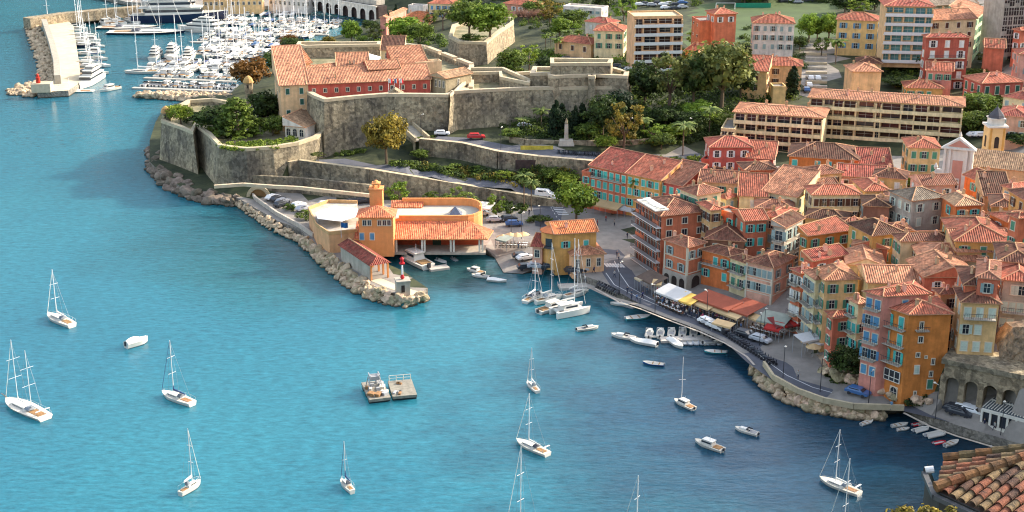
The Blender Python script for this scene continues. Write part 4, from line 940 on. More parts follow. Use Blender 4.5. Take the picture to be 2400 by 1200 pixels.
# bell tower
t0 = X(869, 487, 11.0); t1 = X(902, 487, 11.0); wt = (t1.x-t0.x)*.9; tx = (t0.x+t1.x)/2; ty = cy+3.2; zt_ = ztop(ox+tx, oy+ty-wt/2, 446)-2; z2_ = ztop(ox+tx, oy+ty, 428)-2
m = MB(); m.box((tx, ty, zt_/2), (wt, wt, zt_)); m.box((tx, ty, zt_+.15), (wt+.35, wt+.35, .3)); m.build("bell_tower", HO, r)
m = MB(); bw = wt*.52
for a in (-1, 1):
    for b_ in (-1, 1): m.box((tx+a*bw*.4, ty+b_*bw*.4, (zt_+z2_)/2), (bw*.25, bw*.25, z2_-zt_))
m.box((tx, ty, z2_-.1), (bw*1.25, bw*1.25, .3)); m.lathe([(bw*.62, z2_), (.3, z2_+.55), (.05, z2_+.6)], (tx, ty, 0), 8); m.build("lantern", HO, r)
m = MB(); m.box((tx+.5, ty-wt/2-.02, zt_*.72), (.35, .08, .9)); m.build("slit_window", DARKIN, r)
# left wing: curved wall with terrace and white awning
lw = [X(838, 556, 5.2), X(772, 562, 5.2), X(742, 542, 5.2), X(724, 503, 5.2), X(770, 486, 5.2), X(838, 488, 5.2)]
m = MB(); m.prism([(p.x, p.y) for p in lw], -2, 4.4, 0, 1); m.build("curved_wing", [mat("harbour_beige", "d9a877", var=.12, streak=.15), CONC], r)
m = MB()
for i in range(len(lw)-1):
    a, b_ = lw[i], lw[i+1]; m.beam((a.x, a.y, 4.75), (b_.x, b_.y, 4.75), .3, .8)
m.build("wing_parapet", mat("harbour_beige", "d9a877"), r)
m = MB(); ac = (X(792, 512, 7.5)+X(792, 500, 7.5))/2; n = 10
ring = [(ac.x+5.2*cos(2*pi*i/n), ac.y+6*sin(2*pi*i/n)) for i in range(n)]; hz = [5.9+.35*(i % 2) for i in range(n)]
for i in range(n):
    j = (i+1) % n; m.face([(ring[i][0], ring[i][1], hz[i]), (ring[j][0], ring[j][1], hz[j]), (ac.x, ac.y, 7.6)])
m.build("white_awning", WHITE, r); m = MB()
for i in range(0, n, 2): m.tube((ring[i][0], ring[i][1], 4.3), (ring[i][0], ring[i][1], hz[i]), .07)
m.build("awning_poles", GREYM, r)
flagpole(800, 557, 5.6, 3.6, [BLUE], "blue flag on the harbour station terrace", None, 1.5)
# boat gallery along the mole
g = [W(797, 570, 6), W(866, 616, 6)]; d = g[1]-g[0]; Lg = d.length; u = d/Lg; nn = Vector((-u.y, u.x, 0))
gal = thing("mole_gallery", "long low gallery with a red tiled roof running out along the mole", "gallery", (g[0].x, g[0].y, 2), atan2(u.y, u.x))
m = MB(); m.box((Lg/2, .25, 1.6), (Lg, .4, 4.0)); m.build("sea_wall", CONC, gal)
Lg2 = Lg+1
m = MB(); a0, a1 = Vector((-.4, -.5, 3.6)), Vector((Lg2, -.5, 3.6)); c0, c1 = Vector((-.4, 4.6, 3.6)), Vector((Lg2, 4.6, 3.6)); k0, k1 = Vector((.0, 2.0, 4.9)), Vector((Lg2-1.8, 2.0, 4.9))
sl(m, [a0, a1, k1, k0], a0, a1); sl(m, [c1, c0, k0, k1], c1, c0); sl(m, [a1, c1, k1], a1, c1); m.face([a0, c0, c1, a1], 1); m.face([a0, k0, c0], 1)
m.tube(k0, k1, .16, .16, 5, 1); m.build("roof", [TILE['p'], RIDGE], gal)
for x in (Lg*.1, Lg*.3, Lg*.5, Lg*.7, Lg*.85, Lg):
    m = MB(); m.box((x, 4.2, 1.7), (.35, .35, 3.7)); m.build("column", HO, gal)
m = MB(); m.box((Lg, .3, 1.7), (.35, .35, 3.7)); m.build("column", HO, gal)
# light tower at the mole head
p = W(944, 688, 2); r = thing("harbour_light", "red and white harbour light on a square stone base at the end of the mole", "harbour light", p)
m = MB(); m.box((0, 0, 1.4), (2.7, 2.7, 3.2), .25); m.box((0, 0, 3.05), (3.0, 3.0, .25), .25); m.build("stone_base", CONC, r)
m = MB(); m.box((.2, -1.36, 1.5), (.7, .12, 1.5), .25); m.build("niche", DARKIN, r)
m = MB(); m.tube((0, 0, 3.1), (0, 0, 7.2), .22, .18); m.build("shaft", WHITE, r); m = MB(); m.lathe([(.26, 3.2), (.45, 3.6), (.24, 4.2)], n=8); m.lathe([(.5, 6.4), (.6, 6.6), (.6, 6.75), (.32, 6.8), (.32, 7.5), (.5, 7.6), (.1, 8.0)], n=10); m.build("lantern", RED, r)
# yellow harbour office on the square
rt, q, z = house("golden yellow harbour office with a red roof on the inner quay", "1302,549 1398,543", 8, 'gable', 'ochre', 'o', 'teal', depth=8, z=10.2, zb=2, cols=2, group=None, chim=1, skip=0, sto=3.0, floors=1, first=1.8, w=1.0, wh=1.4)
o = rt.location; m = MB(); a = q[0]-o; m.lathe([(2.6, -8.2), (2.6, 0)], (a.x-.4, a.y+2.6, z-o.z), 14); m.build("round_end", wallmat('ochre'), rt)
m = MB(); m.lathe([(2.9, 0), (2.9, .2), (.05, 1.4)], (a.x-.4, a.y+2.6, z-o.z+.02), 14); m.build("round_roof", TILE['o'], rt)
m = MB(); m.box((a.x-1.4, a.y+.35, z-o.z-2.0), (1.5, .3, 1.8), -.5); m.build("corner_window", GLASS, rt); m = MB(); m.box((a.x-1.5, a.y+.1, z-o.z-3.1), (2.4, .7, .35), -.5); m.build("balcony", RAIL, rt)
house("low hipped annexe with pale quoins in front of the yellow harbour office", "1318,590 1342,600 1416,595", 3.8, 'hip', 'peach', 's', None, z=6.0, zb=2, cols=3, colsL=1, group=None, chim=0, w=.8, wh=1.7, first=.9, skip=0)
house("little pink lean-to with a red roof beside the round end of the harbour office", "1248,578 1270,580", 5.0, 'shed', 'pink', 'p', None, depth=4, z=7.0, zb=2, cols=1, group=None, chim=0, first=.7)
# ------------------------------------------------------------------ church
PINKP = mat("faded_pink_panel", "c08a78", var=.12, rnd=0); CW = mat("church_white", "ded8cc", var=.08, rnd=0, streak=.15); CY = mat("church_yellow", "e3bf86", var=.1, rnd=0)
a, b_ = W(2213, 345, 24.5), W(2283, 352, 24.5); a.z = b_.z = 24.5; gz = 12.0; d = (b_-a); Lc = d.length; u = d/Lc; ang = atan2(u.y, u.x)
r = thing("church", "baroque church with a white and pink pedimented front and a long tan roofed nave", "church", (a.x, a.y, gz), ang)
H1, H0 = 24.5-gz-3.8, 0
m = MB(); m.box((Lc/2, .5, (H1+3.8)/2), (Lc, 1.0, H1+3.8)); m.box((Lc/2, .3, H1*.42), (Lc+3.0, .8, H1*.84)); m.build("front_wall", CW, r)
m = MB(); m.v = [(-.5, -.3, H1+3.8), (Lc+.5, -.3, H1+3.8), (Lc/2, -.3, H1+6.4), (-.5, 1.4, H1+3.8), (Lc+.5, 1.4, H1+3.8), (Lc/2, 1.4, H1+6.4)]; m.f = [[0, 1, 2], [5, 4, 3], [0, 3, 4, 1], [1, 4, 5, 2], [2, 5, 3, 0]]; m.m = [0]*5
m.box((Lc/2, -.35, H1+3.75), (Lc+1.2, .5, .3)); m.build("pediment", CW, r)
m = MB(); m.v = [(.8, -.36, H1+4.2), (Lc-.8, -.36, H1+4.2), (Lc/2, -.36, H1+5.8)]; m.f = [[0, 1, 2]]; m.m = [0]; m.build("pediment_panel", PINKP, r)
m = MB(); m.box((Lc/2, -.06, H1*.62), (Lc*.34, .12, H1*1.0)); m.build("centre_panel", PINKP, r)
m = MB()
for x in (.35, Lc*.22, Lc*.78, Lc-.35): m.box((x, -.22, (H1+3.6)/2), (.5, .35, H1+3.6))
for x in (-1.4, Lc+1.4): m.box((x, -.2, H1*.4), (.4, .3, H1*.8)); m.lathe([(.35, H1*.84), (.5, H1*.84+.5), (.1, H1*.84+1.4)], (x, .1, 0), 8)
m.lathe([(.25, H1+6.3), (.35, H1+6.8), (.05, H1+7.6)], (Lc/2, .5, 0), 8); m.build("pilasters", CW, r)
m = MB(); m.box((Lc*.5, -.15, H1*.5), (1.5, .16, 2.6)); m.build("niche_surround", CW, r); m = MB(); m.box((Lc*.5, -.25, H1*.5), (.8, .1, 1.9)); m.lathe([(.4, 0), (.4, .1)], (Lc*.5, -.25, H1*.5+.9), 10); m.build("niche", DARKIN, r)
m = MB(); m.box((Lc/2-1.0, -1.6, H1*.0+1.2), (Lc+5, .4, 1.6)); m.build("forecourt_wall", CW, r)
na, nb_ = X(2275, 415, 20), X(2275, 415, 20)
m = MB(); NX = 26; m.box((Lc+NX/2-2, 7.5, (H1-.2)/2-1), (NX, 11, H1-.2+2)); m.build("nave_wall", wallmat('tan'), r)
m = MB(); zt_ = H1-.2; A, B, Cc, D, E_, F_ = (Vector(v) for v in ((Lc-2.4, 1.4, zt_), (Lc+NX-1, 1.4, zt_), (Lc+NX-1, 13.6, zt_), (Lc-2.4, 13.6, zt_), (Lc-2.4, 7.5, zt_+2.7), (Lc+NX-1, 7.5, zt_+2.7)))
sl(m, [A, B, F_, E_], A, B); sl(m, [Cc, D, E_, F_], Cc, D); m.face([A, E_, D], 1); m.face([B, Cc, F_], 1); m.face([A, D, Cc, B], 1); m.build("nave_roof", [TILE['t'], wallmat('tan')], r)
for i in range(4):
    m = MB(); m.lathe([(.6, 0), (.6, .1)], n=12); ww = m.build("oculus", DARKIN, r); ww.location = (Lc+2+i*6, 1.95, H1-3.4); ww.rotation_euler = (pi/2, 0, 0)
t = W(2325, 366, 19.5); th = ztop(t.x, t.y, 292)-gz; t2_ = ztop(t.x, t.y, 276)-gz; t3_ = ztop(t.x, t.y, 250)-gz
bt = thing("bell_tower", "pale yellow church bell tower with an arched bell opening and a grey cap", "bell tower", (t.x, t.y, gz)); wt = 3.9
m = MB(); m.box((0, 0, th/2), (wt, wt, th)); m.build("shaft", CY, bt); m = MB(); m.box((0, 0, th-.1), (wt+.8, wt+.8, .45)); m.box((0, 0, (th+t2_)/2), (wt*.78, wt*.78, t2_-th)); m.box((0, 0, t2_), (wt*.9, wt*.9, .25)); m.build("cornice", CW, bt)
m = MB(); m.lathe([(wt*.5, t2_+.1), (wt*.42, t2_+.8), (wt*.2, t2_+1.8), (.12, t3_), (.05, t3_+.8)], n=8); m.build("cap", mat("slate_cap", "5c5a5e", var=.15), bt)
for rz in (0, pi/2, -pi/2):
    m = MB(); n = 8; w_, h_ = .55, 2.2; m.face([(-w_, 0, 0), (w_, 0, 0)]+[(w_*cos(pi*i/n), 0, h_+w_*sin(pi*i/n)) for i in range(n+1)])
    k = m.build("bell_opening", DARKIN, bt, (sin(rz)*(wt/2+.03), -cos(rz)*(wt/2+.03), th-5.2), rz)
m = MB()
for rz in (0, pi/2):
    for x in (-wt*.38, wt*.38): m.box((x if rz == 0 else wt/2+.03, -wt/2-.03 if rz == 0 else x, th/2), (.45 if rz == 0 else .1, .1 if rz == 0 else .45, th-.6))
m.build("corner_strips", mat("tower_ochre", "dda25c"), bt)
# ------------------------------------------------------------------ viaduct arches under the yellow house
a, b_ = W(2214, 858, 10.2), W(2440, 905, 10.2); a.z = b_.z = 0; d = b_-a; Lv = d.length; u = d/Lv; ang = atan2(u.y, u.x)
r = thing("arched_viaduct", "rough stone viaduct with tall arches under the upper lane", "viaduct", (a.x, a.y, 2.2), ang); Hv = 8.6; n = 5; pw = Lv/n
m = MB()
for i in range(n+1): m.box((i*pw, 1.6, Hv*.36), (pw*.3, 3.2, Hv*.75))
for i in range(n):
    c_ = (i+.5)*pw; rw = pw*.35; zs = Hv*.6; pts_ = [(c_-pw/2, zs)]+[(c_-rw*cos(pi*j/12), zs+rw*sin(pi*j/12)) for j in range(13)]+[(c_+pw/2, zs), (c_+pw/2, Hv), (c_-pw/2, Hv)]
    tr = tessellate_polygon([[Vector((x, z_, 0)) for x, z_ in pts_]])
    for y in (0, 3.2):
        for t_ in tr: m.face([(pts_[k][0], y, pts_[k][1]) for k in t_])
    for j in range(12):
        p0, p1 = pts_[1+j], pts_[2+j]; m.face([(p0[0], 0, p0[1]), (p1[0], 0, p1[1]), (p1[0], 3.2, p1[1]), (p0[0], 3.2, p0[1])])
m.build("arches", STONEW, r)
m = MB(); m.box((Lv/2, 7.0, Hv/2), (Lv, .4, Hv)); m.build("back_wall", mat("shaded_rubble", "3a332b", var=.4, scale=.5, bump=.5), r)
m = MB(); m.box((Lv/2, 3.4, Hv+.35), (Lv+1, 7.6, .9)); m.build("lane_parapet", STONE, r)
# old port arcade and customs house behind the marina
a, b_ = W(722, 22, 2), W(882, 49, 2); a.z = b_.z = 0; d = b_-a; Lv = d.length; ang = atan2(d.y, d.x)
r = thing("port_arcade", "long whitish arcaded wall of the old royal port", "arcade", (a.x, a.y, 1.8), ang); n = 8; pw = Lv/n; Hv = 6.4; m = MB()
for i in range(n):
    c_ = (i+.5)*pw; rw = pw*.3; zs = 3.0; pts_ = [(c_-pw/2, 0), (c_-rw, 0)]+[(c_-rw*cos(pi*j/8), zs+rw*sin(pi*j/8)) for j in range(9)]+[(c_+rw, 0), (c_+pw/2, 0), (c_+pw/2, Hv), (c_-pw/2, Hv)]
    for t_ in tessellate_polygon([[Vector((x, z_, 0)) for x, z_ in pts_]]): m.face([(pts_[k][0], 0, pts_[k][1]) for k in t_])
m.box((Lv/2, .3, Hv+.2), (Lv, 1.0, .5)); m.build("arcade_wall", mat("port_plaster", "cfc6b6", var=.15, streak=.25), r)
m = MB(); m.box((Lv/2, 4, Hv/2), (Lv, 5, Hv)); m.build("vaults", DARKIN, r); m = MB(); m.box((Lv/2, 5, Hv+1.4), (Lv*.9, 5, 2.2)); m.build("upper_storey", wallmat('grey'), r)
house("long yellow customs house with small windows behind the marina", "474,-14 614,-16", 8, 'hip', 'yellow', 's', None, depth=12, z=10.5, zb=2, cols=11, group=None, chim=3, w=1.0, wh=1.4)
house("grey boat shed beside the yellow customs house", "330,-8 420,-4", 5, 'gable', 'grey', 'g', None, depth=12, z=6.5, zb=2, group=None, wins=False, chim=0)
house("white long yacht hall between the customs house and the arcades", "630,-4 716,2", 5, 'flat', 'white', CONC, None, depth=8, z=7, zb=2, group=None, cols=8, chim=0)
# ------------------------------------------------------------------ vegetation
def leafmat(name, a, b_, rnd=.1):
    if name in MATS: return MATS[name]
    m = bpy.data.materials.new(name); m.use_nodes = True; MATS[name] = m; n = m.node_tree; N = n.nodes; L = n.links; b = N["Principled BSDF"]
    tc = N.new("ShaderNodeTexCoord"); t = N.new("ShaderNodeTexNoise"); t.inputs["Scale"].default_value = 4.5; t.inputs["Detail"].default_value = 4; L.new(tc.outputs["Object"], t.inputs["Vector"])
    r = N.new("ShaderNodeMapRange"); r.inputs[1].default_value = .35; r.inputs[2].default_value = .65; L.new(t.outputs["Fac"], r.inputs[0])
    mx = N.new("ShaderNodeMix"); mx.data_type = 'RGBA'; mx.inputs[6].default_value = (*lin(a), 1); mx.inputs[7].default_value = (*lin(b_), 1); L.new(r.outputs[0], mx.inputs[0])
    oi = N.new("ShaderNodeObjectInfo"); hv = N.new("ShaderNodeHueSaturation"); q = N.new("ShaderNodeMapRange"); q.inputs[3].default_value = 1-rnd*2; q.inputs[4].default_value = 1+rnd*2
    L.new(oi.outputs["Random"], q.inputs[0]); L.new(q.outputs[0], hv.inputs["Value"]); L.new(mx.outputs[2], hv.inputs["Color"]); L.new(hv.outputs[0], b.inputs["Base Color"])
    b.inputs["Roughness"].default_value = .7; b.inputs["Specular IOR Level"].default_value = .2
    tr = N.new("ShaderNodeBsdfTranslucent"); L.new(hv.outputs[0], tr.inputs[0]); ms = N.new("ShaderNodeMixShader"); ms.inputs[0].default_value = .3
    L.new(b.outputs[0], ms.inputs[1]); L.new(tr.outputs[0], ms.inputs[2]); L.new(ms.outputs[0], N["Material Output"].inputs[0]); return m

LF = {'bright': leafmat("leaves_bright", "4f6a26", "869c36"), 'dark': leafmat("leaves_dark", "202c1a", "52652e"), 'mid': leafmat("leaves_mid", "36481f", "7a8c38"), 'gold': leafmat("leaves_gold", "4e4c22", "a08c3a"),
      'cyp': leafmat("cypress_leaves", "1c2a1c", "2f4226"), 'palm': leafmat("palm_fronds", "42552c", "7d8a44"), 'grey': leafmat("olive_leaves", "3a4526", "8a8e4a"), 'rust': leafmat("rusty_leaves", "5a4020", "93682e"), 'ivy': leafmat("ivy_leaves", "4a6424", "9aa83a")}
BARK = mat("bark", "6e5c4a", var=.25, scale=2, rnd=.1)
def leaves(m, rr, cen, rad, n, s):
    """n small leaf sprays scattered through a clump"""
    for _ in range(n):
        d = Vector((rr.gauss(0, 1), rr.gauss(0, 1), rr.gauss(0, 1))).normalized(); r = rr.random()**.45
        p = Vector((cen[0]+d.x*rad[0]*r, cen[1]+d.y*rad[1]*r, cen[2]+d.z*rad[2]*r))
        nn = (d+Vector((rr.gauss(0, .45), rr.gauss(0, .45), rr.gauss(.35, .45)))).normalized(); x = nn.orthogonal().normalized(); a = rr.random()*6.28
        y = nn.cross(x); u = x*cos(a)+y*sin(a); v = nn.cross(u); q = s*rr.uniform(.6, 1.3)
        m.face([p-u*q-v*q*.5, p+u*q*.3-v*q*.75, p+u*q+v*q*.3, p-u*q*.2+v*q*.7])
def crown_mesh(kind, seed):
    rr = random.Random(seed); m = MB()
    if kind == 'round':
        for _ in range(46):
            d = Vector((rr.gauss(0, 1), rr.gauss(0, 1), rr.gauss(.15, 1))).normalized(); r = rr.uniform(.55, .9)
            leaves(m, rr, (d.x*r*.5, d.y*r*.5, .62+d.z*r*.36), (.15, .15, .11), 42, .032)
        leaves(m, rr, (0, 0, .62), (.36, .36, .26), 260, .05)
    elif kind == 'loose':
        for _ in range(34):
            t = rr.random()*6.28; zz_ = rr.uniform(.28, .96); r = .48*sin(pi*min(1, max(.12, (zz_-.15)/.9)))**.6*rr.uniform(.3, 1)
            leaves(m, rr, (cos(t)*r, sin(t)*r, zz_), (rr.uniform(.07, .15),)*2+(rr.uniform(.04, .1),), 44, .028)
    elif kind == 'umbrella':
        for _ in range(38):
            t = rr.random()*6.28; r = .46*sqrt(rr.random()); leaves(m, rr, (cos(t)*r, sin(t)*r, .82+.13*(1-(r/.46)**2)+rr.uniform(-.03, .02)), (.11, .11, .05), 46, .03)
    elif kind == 'cypress':
        for i in range(40):
            z_ = .06+.9*i/40; r = .42*min(1, (1-z_)*2.3)*min(1, z_*5+.4); t = rr.random()*6.28; leaves(m, rr, (cos(t)*r*.45, sin(t)*r*.45, z_), (r*.55+.03, r*.55+.03, .035), 44, .05)
    elif kind == 'conifer':
        for i in range(13):
            z_ = .16+.8*i/13; r = .5*(1-z_)**.75+.03; k = int(6+r*16)
            for j in range(k):
                t = 6.28*j/k+rr.uniform(-.3, .3); f = rr.uniform(.45, 1.0); leaves(m, rr, (cos(t)*r*f, sin(t)*r*f, z_-f*.035+rr.uniform(-.02, .02)), (.09, .09, .028), 24, .03)
    elif kind == 'palm':
        for i in range(26):
            t = 6.28*i/26+rr.uniform(-.1, .1); el = rr.uniform(-.5, 1.1); L_ = rr.uniform(.4, .5); px_, pz_ = 0.02, .86
            for j in range(7):
                e = el-j*.27; nx, nz_ = px_+L_/7*cos(e), pz_+L_/7*sin(e)*.55
                for w_ in (-1, 1):
                    ww = .07*(1-abs(j-2.5)/5); a = Vector((px_*cos(t), px_*sin(t), pz_)); b_ = Vector((nx*cos(t), nx*sin(t), nz_)); sd = Vector((-sin(t), cos(t), -.45*w_))*(w_*ww)
                    m.face([a, b_, b_+sd, a+sd])
                px_, pz_ = nx, nz_
    elif kind == 'bush':
        for _ in range(26):
            t = rr.random()*6.28; r = .42*sqrt(rr.random()); leaves(m, rr, (cos(t)*r, sin(t)*r, rr.uniform(.15, .75)*(1-r)), (.14, .14, .12), 40, .04)
    return m
def trunk_mesh(kind, seed):
    rr = random.Random(seed+50); m = MB()
    if kind == 'cypress': m.tube((0, 0, -.05), (0, 0, .3), .05, .04, 6); return m
    if kind == 'palm':
        p = Vector((0, 0, -.05))
        for i in range(6): q = p+Vector((rr.uniform(-.006, .006), rr.uniform(-.006, .006), .155)); m.tube(p, q, .022, .02, 6); p = q
        return m
    if kind == 'conifer': m.tube((0, 0, -.05), (0, 0, .92), .035, .008, 6); return m
    h = .62 if kind == 'umbrella' else .34; m.tube((0, 0, -.06), (.01, 0, h), .036, .024, 7)
    for i in range(6):
        t = i*1.05+rr.random(); a = Vector((.01, 0, h*rr.uniform(.75, 1))); b_ = Vector((cos(t)*.2, sin(t)*.2, h+.18)); m.tube(a, b_, .018, .01, 5); m.tube(b_, b_+Vector((cos(t)*.12, sin(t)*.12, .16)), .01, .004, 5)
    return m
CM, TM = {}, {}
def tree(label, px, py, h, w, kind='round', col='mid', z=None, cat='tree', grp=None, name=None, py_top=None, seed=None):
    p = W(px, py, z) if z is not None else G(px, py)
    if py_top is not None: h = ztop(p.x, p.y, py_top)-p.z
    sd = (seed if seed is not None else R.randrange(3)); key = (kind, sd)
    nm = name or {'round': 'broadleaf_tree', 'loose': 'open_crowned_tree', 'umbrella': 'umbrella_pine', 'cypress': 'cypress_tree', 'conifer': 'conifer_tree', 'palm': 'palm_tree', 'bush': 'bush'}[kind]
    k = (key, col)
    if k not in CM: CM[k] = crown_mesh(kind, sd*7+3).mesh("crown", [LF[col]])
    if key not in TM: TM[key] = trunk_mesh(kind, sd).mesh("trunk", [BARK])
    r = thing(nm, label, cat, p, R.uniform(0, 6.28), grp); sx = w*(1.15 if kind != 'cypress' else 1.2)
    link("crown" if kind != 'bush' else "foliage", CM[k], r, (0, 0, 0), 0, (sx, sx, h))
    if kind != 'bush': link("trunk", TM[key], r, (0, 0, 0), 0, ((h+w)*.5, (h+w)*.5, h))
    return r
def ordn(i):
    u = ["", "first", "second", "third", "fourth", "fifth", "sixth", "seventh", "eighth", "ninth", "tenth", "eleventh", "twelfth", "thirteenth", "fourteenth", "fifteenth", "sixteenth", "seventeenth", "eighteenth", "nineteenth"]
    n_ = i+1
    if n_ < 20: return u[n_]
    t, r_ = divmod(n_, 10); return {2: "twentieth", 3: "thirtieth", 4: "fortieth", 5: "fiftieth", 6: "sixtieth", 7: "seventieth", 8: "eightieth", 9: "ninetieth"}[t] if not r_ else {2: "twenty", 3: "thirty", 4: "forty", 5: "fifty", 6: "sixty", 7: "seventy", 8: "eighty", 9: "ninety"}[t]+"-"+u[r_]
